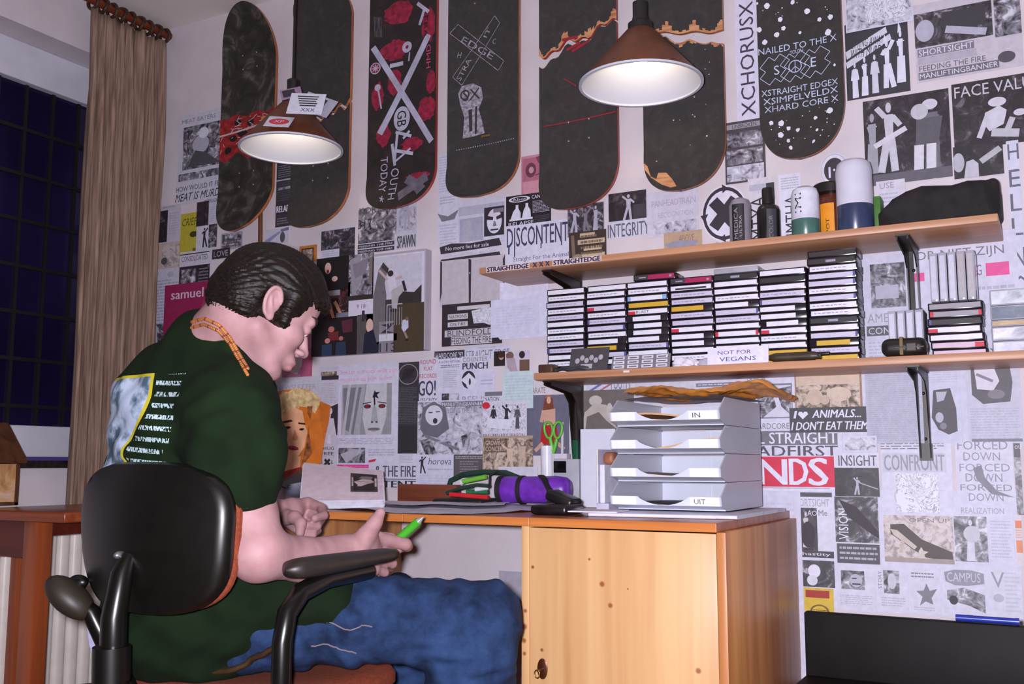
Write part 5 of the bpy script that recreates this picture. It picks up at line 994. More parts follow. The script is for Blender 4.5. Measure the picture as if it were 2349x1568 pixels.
# pouch with a clip
a = atY(1757, 825, -.205); b = atY(1905, 812, -.205); t = thing('pouch', 'flat dark olive pouch with a clip lying before the sixth cassette stack', 'pouch', (a[0], -.205, ZS))
M_olive = mat('olive_leather', (56, 46, 32), rough=.45, vary=.2); q = MB(); w_ = b[0]-a[0]
q.tube([(a[0]+w_*u, -.202, ZS+.011) for u in np.linspace(0, .86, 22)], [.0105*min(1, (u+.03)*5)**.6*(1 if u < .9 else .8) for u in np.linspace(0, 1, 22)], 16); q.build('body', M_olive, t, smooth=SMOOTH)
q = MB(); q.box(a[0]+w_*.80, a[0]+w_*1.0, -.208, -.198, ZS+.010, ZS+.019, .004, 3); q.ell((a[0]+w_*.83, -.209, ZS+.012), (.004, .002, .004), 10, 6); q.build('clip', M_black, t, smooth=SMOOTH)
# black zipped case
a = atY(2022, 812, -.205); b = atY(2126, 778, -.205); w_ = b[0]-a[0]; h_ = .040
t = thing('black_case', 'black oblong case with a tan strap in front of the upright cassettes', 'case', (a[0], -.205, ZS))
q = MB(); q.box(a[0], b[0], -.218, -.165, ZS, ZS+h_, .017, 5); q.build('case_body', mat('black_vinyl', (30, 26, 26), rough=.35, vary=.2), t, smooth=SMOOTH)
q = MB(); q.box(a[0]+w_*.42, a[0]+w_*.50, -.2195, -.164, ZS+.002, ZS+h_+.001, .001); q.build('strap', mat('tan_strap', (110, 88, 50)), t)
q = MB(); q.box(a[0]+w_*.3, a[0]+w_*.95, -.22, -.216, ZS+.016, ZS+.020, .001); q.box(a[0]+w_*.55, a[0]+w_*.8, -.2205, -.217, ZS+.008, ZS+.028, .003); q.build('zip', mat('dark_zip', (64, 58, 54), rough=.3), t)
q = MB(); x0 = -1.16
for i, c in enumerate(((60, 40, 34),)):
    q.box(x0-.012, x0+.03, -.21, -.17, ZS, ZS+.022, .004, 2)
tag(q.build('small_box', mat('small_brown_box', (74, 48, 36), rough=.4), smooth=SMOOTH), 'small dark brown box before the upright spines at the shelf end', 'box')
# ------------------------------------------------------------------ bottles on the upper shelf
ZU = 1.3724
M_frost = mat('frosted_plastic', (206, 204, 222), rough=.35, vary=.03); M_bluel = mat('blue_liquid', (56, 66, 96), rough=.25, vary=.12, scale=20); M_greenl = mat('green_liquid', (74, 110, 104), rough=.25, vary=.12, scale=20)
def bottle(label, x, y, parts, loc=None):
    t = thing('bottle', label, 'bottle', (x, y, ZU), 'bottles on the upper shelf')
    for nm, prof, m in parts:
        q = MB(); q.lathe(prof, (x, y, ZU), 36); q.build(nm, m, t, smooth=SMOOTH)
    return t
def label_wrap(t, x, y, r, z0, z1, a0, a1, m, deco=None, mats=None):
    q = MB(); V = []; F = []; n = 16
    for k in (z0, z1):
        for i in range(n+1):
            an = a0+(a1-a0)*i/n; V.append((x+r*math.sin(an), y-r*math.cos(an), k))
    F = [[i, i+1, n+2+i, n+1+i] for i in range(n)]; q.add(V, F, 0)
    if deco:
        for s, u0, u1, v0, v1, up_ in deco:
            v, f, a = text_mesh(s); out = []
            for p in v:
                uu, vv = (u0+(u1-u0)*p[0], v0+(v1-v0)*p[1]) if not up_ else (u1+(u0-u1)*p[1], v0+(v1-v0)*p[0])
                an = a0+(a1-a0)*uu; out.append((x+(r+.0006)*math.sin(an), y-(r+.0006)*math.cos(an), z0+(z1-z0)*vv))
            q.add(out, f, 1)
    q.build('label', [m]+(mats or []), t)
cam_a = lambda x, y: math.atan2(CAM[0]-x, y-CAM[1])
xb = lambda a, b: (a+b)/2
x, y = -.660, -.12
t = bottle('small grey bottle with a black label, leftmost on the upper shelf', x, y, [('bottle_body', [(.024, 0), (.026, .004), (.026, .108), (.020, .122), (.008, .128), (0, .128)], mat('grey_plastic', (140, 134, 146), rough=.4))])
label_wrap(t, x, y, .0264, ZU+.012, ZU+.108, -.55, .65, ink((36, 32, 38)), [('MEDICA', .2, .5, .1, .9, True), ('ULTRA', .6, .8, .15, .7, True)], [ink((150, 146, 156))])
x, y = -.590, -.125
t = bottle('black bottle with a narrow cap, second on the upper shelf', x, y, [('bottle_body', [(.025, 0), (.027, .004), (.027, .085), (.023, .096), (.013, .102)], mat('black_bottle', (28, 25, 26), rough=.3)), ('bottle_cap', [(.014, .100), (.014, .138), (.012, .142), (0, .142)], M_black)])
label_wrap(t, x, y, .0274, ZU+.006, ZU+.085, .1, 1.0, ink((60, 58, 66)), [('COLOR', .2, .6, .1, .8, True)], [ink((120, 118, 128))])
x, y = -.502, -.125
t = bottle('clear bottle with green liquid and a white label', x, y, [('bottle_body', [(.030, .052), (.0325, .052), (.0325, .112), (.028, .126), (.016, .133), (0, .134)], M_frost), ('liquid', [(.031, 0), (.033, .003), (.033, .052), (.031, .053)], M_greenl)])
label_wrap(t, x, y, .0330, ZU+.060, ZU+.118, -.7, 1.2, ink((210, 210, 228)), [('IMI', .08, .34, .1, .9, True)], [ink((50, 46, 54))])
x, y = -.4545, -.052
t = bottle('brown bottle with a black cap and an orange label behind the clear bottles', x, y, [('bottle_body', [(.034, 0), (.036, .004), (.036, .098), (.032, .112), (.030, .125)], mat('brown_plastic', (84, 38, 26), rough=.3)), ('bottle_cap', [(.031, .122), (.044, .126), (.044, .146), (.04, .150), (0, .150)], M_black)])
label_wrap(t, x, y, .0366, ZU+.0, ZU+.098, -.62, .32, mat('orange_label', (232, 150, 40), rough=.4), [('SPOT', .42, .66, .15, .62, True)], [ink((60, 40, 20))])
x, y = -.389, -.125
t = bottle('large frosted bottle half full of blue liquid', x, y, [('bottle_body', [(.039, .072), (.0405, .072), (.0405, .155), (.037, .172), (.028, .180), (0, .182)], M_frost), ('liquid', [(.039, 0), (.041, .004), (.041, .072), (.039, .074)], M_bluel)])
q = MB(); q.box(-.356, -.338, -.09, -.04, ZU, ZU+.10, .002); tag(q.build('green_box', mat('green_card', (70, 120, 50), rough=.5), smooth=SMOOTH), 'narrow green box behind the large frosted bottle', 'box')
q = MB(); p = atY(1658, 548, -.12); q.lathe([(.0, 0), (.016, 0), (.016, .008), (.0, .008)], (p[0]-.004, -.12, ZU), 28, slot=0); q.lathe([(.0, .008), (.013, .008), (.013, .022), (0, .022)], (p[0]-.004, -.12, ZU), 28, slot=1)
tag(q.build('jar_lid', [mat('dark_red_lid', (120, 34, 40)), ink((214, 206, 216))], smooth=SMOOTH), 'small white pot with a dark red base beside the small grey bottle', 'pot')
# black bag
q = MB(); q.box(-1, 1, -1, 1, 0, 1, .25, 6); V = []
x0, x1 = -.333, -.085
b = bmesh.new(); me = bpy.data.meshes.new('t'); me.from_pydata(q.v, [], q.f); b.from_mesh(me); bmesh.ops.remove_doubles(b, verts=b.verts[:], dist=1e-5); bmesh.ops.subdivide_edges(b, edges=b.edges[:], cuts=5, use_grid_fill=True)
q = MB(); q.bm(b); bpy.data.meshes.remove(me)
for X, Y, Z in q.v:
    u = (X+1)/2; h = .088*(.50+.5*min(1, max(0, (u-.02)/.2)))*(1+.05*math.sin(u*17))+.012*max(0, (u-.86)/.14)
    zz = Z*h*(1-.12*(Y+1)/2)
    V.append((x0+(x1-x0)*u, -.115+Y*.068+.004*math.sin(u*25+Z*4), ZU+.0002+max(0, zz+.004*math.sin(u*31+Y*5)*Z)))
q.v = V; tag(q.build('black_bag', mat('black_cloth', (26, 22, 24), rough=.85, vary=.3, bump=.3, bscale=90), smooth=3), 'black folded cloth bag at the right end of the upper shelf', 'bag')
# ------------------------------------------------------------------ the desk
M_pine = wood('pine_front', (216, 172, 122), (194, 140, 90), axis='z', scale=2.2, rough=.4, knots=[])
ZD = 0.74
DX0, DX1 = -2.02, -0.589
M_top = wood('desk_top_wood', (176, 100, 52), (136, 70, 38), axis='x', scale=3, rough=.3)
M_topedge = wood('desk_edge_wood', (208, 130, 66), (176, 98, 46), axis='x', scale=3, rough=.35)
M_side = wood('pine_side', (206, 142, 84), (166, 100, 54), axis='z', scale=2.2, rough=.4)
XK = (DX0, -1.315, -0.993, DX1)
top = thing('desk_worktop', 'orange brown wooden desk top of three joined sections along the wall', 'desk top', ((DX0+DX1)/2, -.3, ZD-.018))
for i in range(3):
    q = MB(); q.box(XK[i]+.0006, XK[i+1]-.0006, -.594, -.004, ZD-.018, ZD, .001); q.build('top_section', M_top, top)
    q = MB(); q.box(XK[i]+.0006, XK[i+1]-.0006, -.600, -.5942, ZD-.018, ZD-.0003, .0012); q.build('edge_strip', M_topedge, top)
def knotted(name, org, kn):
    return wood(name, (216, 172, 122), (195, 144, 96), axis='z', scale=2.0, rough=.38, knots=kn, knot_col=(150, 88, 46))
def knots_at(org, lst, Y): 
    out = []
    for px, py_, r in lst:
        P = atY(px, py_, Y); out.append((P[0]-org[0], P[1]-org[1], P[2]-org[2], r))
    return out
cab = thing('desk_cabinet', 'pale pine desk cabinet with a locked door under the right end of the desk', 'cabinet', (-.80, -.3, 0.0))
org = (-.80, -.3, 0.0); YF = -.590
kn = knots_at(org, [(1381, 1339, .006), (1400, 1388, .0055), (1222, 1300, .004), (1602, 1538, .006), (1352, 1282, .003), (1243, 1490, .004), (1440, 1350, .002)], YF)
q = MB(); q.box(-.997, -.5935, YF, YF+.018, .06, ZD-.021, .0015); q.build('door', knotted('pine_door', org, kn), cab, smooth=SMOOTH)
door = bpy.data.objects['door']
kn2 = knots_at(org, [(1206, 1400, .005), (1204, 1436, .007), (1203, 1468, .006), (1204, 1498, .005)], YF)
q = MB(); q.box(-1.0165, -.9985, YF-.002, -.004, 0, ZD-.018, .0015); q.build('side_panel', knotted('pine_stile', org, kn2), cab, smooth=SMOOTH)
q = MB(); q.box(-.592, -.574, YF-.002, -.004, 0, ZD-.018, .0015); kn3 = [(-.574-org[0], -.16-org[1], .52, .004), (-.574-org[0], -.3-org[1], .3, .008)]
q.build('side_panel', wood('pine_outer_side', (206, 142, 84), (166, 100, 54), axis='z', scale=2.2, rough=.4, knots=kn3, knot_col=(110, 50, 24)), cab, smooth=SMOOTH)
q = MB(); q.box(-.9985, -.592, -.57, -.004, .06, .078); q.box(-.9985, -.592, -.02, -.004, .078, ZD-.018); q.build('carcass', M_side, cab)
q = MB(); q.box(-.9985, -.592, -.56, -.545, 0, .06); q.build('plinth', M_side, cab)
p = atY(1245, 1533, YF); q = MB()
q.lathe([(0, 0), (.011, 0), (.012, .0015), (.010, .003), (0, .003)], (0, 0, 0), 28); V = []
for x, y, z in q.v: V.append((p[0]+x*1.0, YF-z, p[2]+y*1.75))
q.v = V; lk = q.build('lock_plate', mat('bronze_plate', (88, 44, 26), rough=.35, metal=.5), cab, smooth=SMOOTH)
q = MB(); q.tube([(p[0], YF-.002, p[2]), (p[0], YF-.024, p[2])], .0022, 10); q.tube([(p[0]+.006*math.sin(a), YF-.026, p[2]-.006+.008*math.cos(a)) for a in np.linspace(0, 2*PI, 15)], .0013, 8); q.build('key', mat('brass_key', (150, 120, 70), rough=.3, metal=.9), lk, smooth=SMOOTH)
ped = thing('desk_pedestal', 'orange pine desk pedestal at the left of the kneehole', 'cabinet', (-1.86, -.3, 0))
q = MB(); q.box(-1.748, -1.73, -.588, -.004, 0, ZD-.018, .0015); q.build('side_panel', M_side, ped)
q = MB(); q.box(DX0+.002, -1.748, -.57, -.004, .06, ZD-.02); q.build('carcass', M_side, ped)
q = MB(); q.box(DX0+.002, -1.750, -.59, -.572, .06, ZD-.021, .0015); q.build('door', M_pine, ped)
P_ = atY(935, 1212, -.02)
S('sticker', 'tiny label under the desk top on the kneehole wall', (922, 1206, 950, 1222), (206, 206, 216), [(T_, '9', .15, .2, .4, .8, DG)], cat='sticker')
S('paper_sheet', 'grey sheet low on the kneehole wall beside the cabinet', (1145, 1308, 1204, 1400), (176, 172, 190), [], cat='paper sheet')
# ------------------------------------------------------------------ loose papers on the desk
ZP = ZD+.0006
def flat_paper(name, label, pts, z, m, wav=.002, cat='paper', thick=.0006, extra=None):
    """pts: plan outline"""
    q = MB(); b = bmesh.new()
    vs = [b.verts.new((x, y, 0)) for x, y in pts]; b.faces.new(vs)
    bmesh.ops.triangulate(b, faces=b.faces[:]); bmesh.ops.subdivide_edges(b, edges=b.edges[:], cuts=5, use_grid_fill=True)
    for v in b.verts:
        v.co.z = z+thick+wav*(.5+.5*math.sin(v.co.x*31+v.co.y*17))*(.6+.4*math.sin(v.co.y*43))
    q.bm(b); n = len(q.v); F = list(q.f); q.add([(x, y, zz-thick) for x, y, zz in q.v], [f[::-1] for f in F])
    o = q.build(name, m, smooth=3); return tag(o, label, cat)
M_map = photo('map_paper', [(0.3, (184, 182, 196)), (0.48, (210, 208, 222)), (0.6, (222, 222, 236)), (0.75, (196, 196, 212))], scale=14, detail=5)
flat_paper('paper_sheet', 'large crumpled grey sheet hanging over the desk edge under the hand', [(-1.66, -.50), (-1.62, -.35), (-1.50, -.16), (-1.12, -.10), (-1.05, -.22), (-1.14, -.52), (-1.22, -.612), (-1.34, -.596), (-1.45, -.55)], ZP, M_map, .006, 'paper sheet')
flat_paper('paper_sheet', 'thin white sheet on top of the crumpled grey sheet', [(-1.66, -.36), (-1.6, -.2), (-1.3, -.12), (-1.22, -.3), (-1.4, -.42)], ZP+.0085, mat('thin_white_paper', (214, 214, 230), vary=.03, scale=8), .004, 'paper sheet')
# brown board at the back
q = MB(); a = atY(872, 1112, -.05); b = atY(1012, 1140, -.05); q.box(-1.70, -1.50, -.075, -.045, ZP, ZP+.052, .003); tag(q.build('wooden_box', wood('red_brown_wood', (132, 72, 48), (100, 50, 32), axis='x'), smooth=SMOOTH), 'low red brown wooden box at the back of the desk behind the papers', 'box')
# pad of white sheets with a picture on its cover
pad = thing('paper_pad', 'thick pad of white pages with a dark picture on its pale cover', 'pad', (-1.70, -.25, ZP))
FL = atD(690, 1148, 2.50); FR = atD(880, 1146, 2.50); BL = atD(697, 1062, 2.66); BR = atD(876, 1080, 2.66)
FL, FR, BL, BR = [Vector(v) for v in (FL, FR, BL, BR)]
nrm = (FR-FL).cross(BL-FL).normalized()
def padpt(u, v, n=0): 
    return (FL*(1-u)+FR*u)*(1-v)+(BL*(1-u)+BR*u)*v+nrm*n+Vector((0, 0, .012*math.sin(v*PI)*.3))
q = MB()
for k in range(12):
    rr = random.Random(k); off = -.0022*k; dx = rr.uniform(-.004, .004)
    V = []; n = 8
    for j in range(n+1):
        for i in range(2): 
            p = padpt(i, j/n, off)+(FR-FL).normalized()*dx-(BL-FL).normalized()*(.0006*k); V.append(p)
    V += [p-nrm*.0016 for p in V]
    F = []
    for j in range(n): F += [[2*j, 2*j+1, 2*j+3, 2*j+2], [2*n+2+2*j, 2*n+4+2*j, 2*n+5+2*j, 2*n+3+2*j], [2*j, 2*j+2, 2*n+4+2*j, 2*n+2+2*j], [2*j+1, 2*n+3+2*j, 2*n+5+2*j, 2*j+3]]
    F += [[0, 2*n+2, 2*n+3, 1], [2*n, 2*n+1, 4*n+3, 4*n+2]]
    q.add([v[:] for v in V], F)
q.build('pages', ink((220, 218, 230)), pad)
q = MB()
def pquad(u0, v0, u1, v1, n, slot):
    q.add([padpt(u0, v0, n)[:], padpt(u1, v0, n)[:], padpt(u1, v1, n)[:], padpt(u0, v1, n)[:]], [[0, 1, 2, 3]], slot)
for j in range(8): pquad(0, j/8, 1, (j+1)/8, .0022, 0)
for j in range(4):
    v0, v1 = .2+.58*j/4, .2+.58*(j+1)/4
    pquad(.60, v0, .935, v1, .0029, 1); pquad(.615, v0+.01, .925, v1-.0, .0033, 2) if 0 < j < 3 else None
pquad(.635, .26, .90, .74, .0042, 3)
q.add([padpt(.70, .58, .0050)[:], padpt(.74, .66, .0050)[:], padpt(.88, .66, .0050)[:], padpt(.86, .56, .0050)[:]], [[0, 1, 2, 3]], 4)
lab(q.build('cover', [ink((206, 188, 200)), ink((60, 52, 56)), ink((190, 170, 176)), ink((40, 32, 34)), ink((120, 112, 120))], pad, smooth=3), 'pale pinkish cover with a framed dark picture')
# black ring-bound book under the pad
bk = thing('ring_binder', 'black covered book with fanned white pages beside the pad', 'book', (-1.80, -.3, ZP))
q = MB()
A0 = Vector(atD(634, 1160, 2.52)); A1 = Vector(atD(700, 1165, 2.50)); B0 = Vector(atD(640, 1115, 2.62)); B1 = Vector(atD(735, 1083, 2.72))
for k in range(13):
    t_ = k/12; p0 = A0.lerp(B0, t_); p1 = A1.lerp(B1, t_*.8)
    d_ = Vector((0.02, .12, .0)); q.add([p0[:], p1[:], (p1+d_)[:], (p0+d_)[:]], [[0, 1, 2, 3]], 0)
    q.add([(p0+Vector((0, 0, -.0022)))[:], (p1+Vector((0, 0, -.0022)))[:], (p1+d_+Vector((0, 0, -.0022)))[:], (p0+d_+Vector((0, 0, -.0022)))[:]], [[3, 2, 1, 0]], 0)
q.build('pages', ink((206, 204, 222)), bk)
q = MB(); C0 = Vector(atD(636, 1112, 2.60)); C1 = Vector(atD(692, 1136, 2.64)); C2 = Vector(atD(748, 1066, 2.88)); C3 = Vector(atD(700, 1070, 2.88))
up_ = Vector((0, 0, .003)); q.add([v[:] for v in (C0, C1, C2, C3, C0+up_, C1+up_, C2+up_, C3+up_)], [[3, 2, 1, 0], [4, 5, 6, 7], [0, 1, 5, 4], [1, 2, 6, 5], [2, 3, 7, 6], [3, 0, 4, 7]])
for k in range(3):
    t0 = .15+.12*k; a_ = C0.lerp(C3, t0)+up_*1.3; b_ = C1.lerp(C2, t0)+up_*1.3; w_ = (C3-C0).normalized()*.003
    q.add([a_[:], b_[:], (b_+w_)[:], (a_+w_)[:]], [[0, 1, 2, 3]], 1)
q.build('cover', [mat('black_cover', (30, 25, 24), rough=.4), ink((110, 96, 84))], bk)
# magazine with the blonde woman leaning on the wall
mg = thing('magazine', 'magazine cover of a blonde woman on orange leaning against the wall', 'magazine', (-2.0, -.03, ZP))
def magpt(px, py_, n=0.0):
    t = (px-690)/70.0; return Vector(atY(px, py_, -.045-.03*max(0, t)**2*.5+.0-n))
q = MB()
def mpoly(pts, slot, n): q.add([magpt(x, y, n)[:] for x, y in pts], [list(range(len(pts)))], slot)
orange = [(636, 898), (660, 893), (690, 890), (712, 902), (730, 918), (757, 930), (752, 965), (742, 1010), (735, 1062), (700, 1085), (650, 1110), (632, 1120)]
b_ = [magpt(x, y, 0) for x, y in orange]; n = len(b_)
q.add([v[:] for v in b_]+[(v+Vector((0, .004, 0)))[:] for v in b_], [list(range(n)), list(range(n, 2*n))[::-1]]+[[i, (i+1) % n, n+(i+1) % n, n+i] for i in range(n)], 0)
def el(cx, cy, rx, ry, a=0, k=26): return [(cx+rx*math.cos(2*PI*i/k)*math.cos(a)-ry*math.sin(2*PI*i/k)*math.sin(a), cy+rx*math.cos(2*PI*i/k)*math.sin(a)+ry*math.sin(2*PI*i/k)*math.cos(a)) for i in range(k)]
rg = random.Random(8)
hair = [(x+rg.uniform(-3, 3), y+rg.uniform(-3, 3)) for x, y in [(636, 960), (640, 925), (658, 902), (688, 892), (712, 904), (728, 924), (722, 960), (716, 1000), (704, 1020), (690, 1060), (640, 1080), (634, 1010)]]
mpoly(hair, 1, .002)
mpoly([(636, 912), (648, 897), (662, 899), (676, 888), (694, 892), (708, 890), (722, 904), (736, 912), (732, 930), (722, 948), (712, 940), (700, 946), (688, 936), (670, 938), (654, 950), (646, 972), (636, 980)], 2, .0026)
mpoly([(640, 1000), (650, 950), (672, 932), (700, 945), (706, 985), (698, 1025), (680, 1052), (660, 1062), (644, 1050)], 3, .0032)
mpoly([(640, 1050), (690, 1046), (686, 1090), (640, 1100)], 3, .0030)
mpoly(el(660, 980, 7, 3, -.1), 4, .004); mpoly(el(692, 984, 6, 2.6, -.1), 4, .004); mpoly(el(660, 981, 3, 2), 6, .0044); mpoly(el(692, 985, 2.6, 2), 6, .0044)
mpoly([(648, 966), (668, 962), (672, 966), (650, 970)], 4, .004); mpoly([(684, 968), (700, 970), (700, 974), (684, 972)], 4, .004)
mpoly([(676, 985), (684, 1004), (680, 1010), (670, 1008)], 7, .004); mpoly(el(672, 1027, 13, 5, .15), 5, .0042); mpoly([(660, 1026), (685, 1030), (684, 1031), (660, 1028)], 4, .0046)
mpoly([(704, 920), (718, 926), (708, 985), (716, 1040), (690, 1072), (702, 1020), (708, 980)], 1, .0036)
mpoly([(636, 1085), (690, 1070), (700, 1085), (650, 1110), (634, 1118)], 8, .0042)
q.build('cover', [mat('orange_cover', (222, 122, 44), rough=.35, vary=.12), mat('brown_hair_print', (164, 96, 50), vary=.35, scale=60), mat('blonde_hair_print', (240, 200, 146), vary=.22, scale=60), mat('face_print', (242, 182, 140), vary=.08), ink((70, 36, 26)), ink((170, 60, 50)), ink((24, 20, 24)), ink((206, 136, 98)), ink((170, 36, 44))], mg)
# ------------------------------------------------------------------ pencil cases
M_purple = mat('purple_nylon', (112, 46, 178), rough=.4, vary=.18, bump=.4, bscale=60)
M_strap = mat('black_webbing', (24, 20, 24), rough=.7, vary=.2)
pc = thing('pencil_case', 'purple nylon pencil case with black straps lying on the desk', 'pencil case', (-1.22, -.13, ZP))
PA = Vector((-1.325, -.135, .783)); PB_ = Vector((-1.125, -.12, .785)); R0 = .036
q = MB(); prof = [(0.0, .7), (.03, .95), (.1, 1.02), (.3, .98), (.55, 1.0), (.8, 1.02), (.95, .93), (1.0, .7)]
q.tube([PA.lerp(PB_, u) for u, r in prof], [R0*r for u, r in prof], 28, flat=.98); q.build('case_body', M_purple, pc, smooth=math.radians(60))
for u0, u1, rr in ((.0, .07, 1.03), (.30, .36, 1.04)):
    q = MB(); q.tube([PA.lerp(PB_, u0), PA.lerp(PB_, u1)], R0*rr, 28); q.build('strap', M_strap, pc, smooth=SMOOTH)
q = MB(); q.tube([PA.lerp(PB_, -.005), PA.lerp(PB_, .01)], R0*.96, 28); q.build('end_panel', M_strap, pc, smooth=SMOOTH)
q = MB(); pts = [PA.lerp(PB_, .62)+Vector((0, -.01, R0*1.03)), PA.lerp(PB_, .72)+Vector((0, -.030, R0*.75)), PA.lerp(PB_, .82)+Vector((0, -.042, .0)), PA.lerp(PB_, .95)+Vector((0, -.09, -.028)), PA.lerp(PB_, 1.05)+Vector((0, -.16, -.040))]
q.tube(pts, .010, 10, flat=.25); q.build('strap', M_strap, pc, smooth=SMOOTH)
q = MB(); q.tube([PA+Vector((.02, .0, R0*.9)), PA+Vector((.0, -.015, R0*1.35)), PA+Vector((-.02, -.02, R0*1.05)), PA+Vector((-.015, -.03, R0*.4))], .003, 8); q.build('loop', M_strap, pc, smooth=SMOOTH)
q = MB(); q.box(-1.045, -.955, -.50, -.40, ZP, ZP+.022, .008, 3); q.T = Matrix.Translation((-1.0, -.41, ZP+.03)) @ Matrix.Rotation(.35, 4, 'Y'); q.box(-.04, .03, -.03, .03, -.012, .012, .008, 3); tag(q.build('black_pouch', mat('black_leather', (24, 20, 22), rough=.35, vary=.2), smooth=SMOOTH), 'small black pouch on the desk between purple case and trays', 'pouch')
gc = thing('pencil_case', 'dark green open pencil case holding coloured pens', 'pencil case', (-1.40, -.12, ZP))
M_greenc = mat('dark_green_nylon', (30, 62, 48), rough=.5, vary=.2, bump=.3, bscale=80)
Yg = -.055; pxg = lambda x, y, Y=Yg: Vector(atY(x, y, Y))
q = MB(); lower = [(1024, 1140), (1030, 1108), (1050, 1092), (1100, 1084), (1150, 1082), (1190, 1092), (1205, 1110), (1210, 1140), (1120, 1146)]
P0 = [pxg(*p) for p in lower]; P1 = [pxg(*p, -.06) for p in lower]; n = len(P0)
q.tube([pxg(1026, 1128), pxg(1034, 1102), pxg(1062, 1088), pxg(1110, 1082), pxg(1160, 1084), pxg(1196, 1098), pxg(1212, 1122)], [.007, .008, .008, .0075, .008, .008, .007], 12)
q.tube([pxg(1026, 1130, -.2), pxg(1060, 1118, -.2), pxg(1095, 1112, -.2), pxg(1122, 1114, -.2)], .009, 12, flat=.6)
q.build('rim', M_greenc, gc, smooth=SMOOTH)
q = MB(); q.box(-1.50, -1.345, -.20, -.05, ZP, ZP+.018, .008, 3); q.build('case_body', mat('black_nylon', (26, 26, 28), rough=.6), gc, smooth=SMOOTH)
q = MB(); q.tube([pxg(1058, 1106, -.15), pxg(1062, 1104, -.15)], .0075, 12, slot=1); q.tube([pxg(1062, 1104, -.15), pxg(1115, 1093, -.15)], .0065, 12, slot=0)
q.build('highlighter_pen', [mat('lime_plastic', (110, 190, 60), rough=.25), ink((220, 222, 226))], gc, smooth=SMOOTH)
q = MB(); q.tube([pxg(1032, 1133, -.21), pxg(1120, 1140, -.20)], .006, 10); q.build('red_pencil', mat('red_pencil_paint', (200, 36, 44), rough=.3), gc, smooth=SMOOTH)
q = MB(); q.tube([pxg(1070, 1127, -.20), pxg(1120, 1128, -.19)], .006, 10); q.build('green_pencil', mat('green_pencil_paint', (40, 110, 70), rough=.3), gc, smooth=SMOOTH)
q = MB(); q.tube([pxg(1090, 1122, -.2), pxg(1120, 1118, -.19)], .006, 10); q.build('white_pencil', ink((206, 206, 216)), gc, smooth=SMOOTH)
# ------------------------------------------------------------------ cup, scissors, little camera block
cxp = atY(1255, 1060, -.05); CUPX, CUPY = cxp[0], -.05
q = MB(); hh = atY(1255, 1022, -.05)[2]-ZP
q.lathe([(0, 0), (.016, 0), (.0165, .003), (.0175, hh), (.0160, hh), (.0150, .004), (0, .004)], (CUPX, CUPY, ZP), 32, cap0=False, cap1=False); tag(q.build('pen_cup', mat('white_cup', (226, 226, 238), rough=.2), smooth=SMOOTH), 'white cylindrical cup holding the green scissors', 'cup')
sc = thing('scissors', 'scissors with lime green handles standing in the white cup', 'scissors', (CUPX+.006, CUPY, ZP+.02))
M_lime = mat('lime_handle', (104, 186, 70), rough=.35, vary=.05); Ys = CUPY
for sg, cx_ in ((-1, 1257), (1, 1281)):
    q = MB(); c = Vector(atY(cx_, 986, Ys)); q.tube([c+Vector((.0125*math.cos(a)*(1+.15*math.sin(a)), -.003*sg, .0215*math.sin(a)+sg*.004*math.cos(a))) for a in np.linspace(0, 2*PI, 29)], .0036, 10, cap=False)
    q.tube([Vector(atY(1262 if sg < 0 else 1278, 1004, Ys)), Vector(atY(1266 if sg < 0 else 1273, 1024, Ys)), Vector(atY(1269, 1040, Ys))], [.005, .006, .004], 10); q.build('handle', M_lime, sc, smooth=SMOOTH)
q = MB(); a_ = Vector(atY(1269, 1036, Ys)); q.box(a_.x-.005, a_.x+.001, Ys-.0018, Ys, ZP+.012, a_.z, .0006); q.box(a_.x-.002, a_.x+.004, Ys, Ys+.0018, ZP+.014, a_.z, .0006); q.build('blade', M_steel, sc)
q = MB(); a = atY(1288, 1100, -.02); q.tube([(a[0]+.001, -.022, ZP), (a[0]+.003, -.018, atY(1290, 968, -.02)[2])], .004, 12); tag(q.build('pen', ink((200, 204, 216)), smooth=SMOOTH), 'pale pen standing behind the green scissors', 'pen')
q = MB(); a = atY(1316, 1100, -.03); q.box(a[0]-.004, a[0]+.012, -.03, -.010, ZP, atY(1318, 1008, -.03)[2], .002); tag(q.build('marker_box', mat('dark_green_plastic', (22, 84, 60), rough=.35), smooth=SMOOTH), 'narrow dark green box at the wall behind the small camera', 'box')
cm = thing('small_camera', 'small silver grey camera with a dark square window on the desk', 'camera', (-1.16, -.12, ZP))
a = atY(1268, 1052, -.078); b = atY(1328, 1098, -.078); q = MB(); q.box(a[0], b[0], -.078, -.036, ZP, a[2], .003, 2); q.build('camera_body', mat('silver_plastic', (176, 176, 188), rough=.3), cm, smooth=SMOOTH)
c0 = atY(1270, 1057, -.078); c1 = atY(1299, 1084, -.078); q = MB(); q.box(c0[0], c1[0], -.0798, -.076, c1[2], c0[2], .0012, 2); q.build('window', mat('dark_window', (16, 14, 18), rough=.15), cm, smooth=SMOOTH)
q = MB(); c0 = atY(1270, 1040, -.07); c1 = atY(1300, 1052, -.07); q.box(c0[0], c1[0], -.07, -.045, a[2], c0[2], .001); q.build('label', ink((206, 200, 214)), cm)
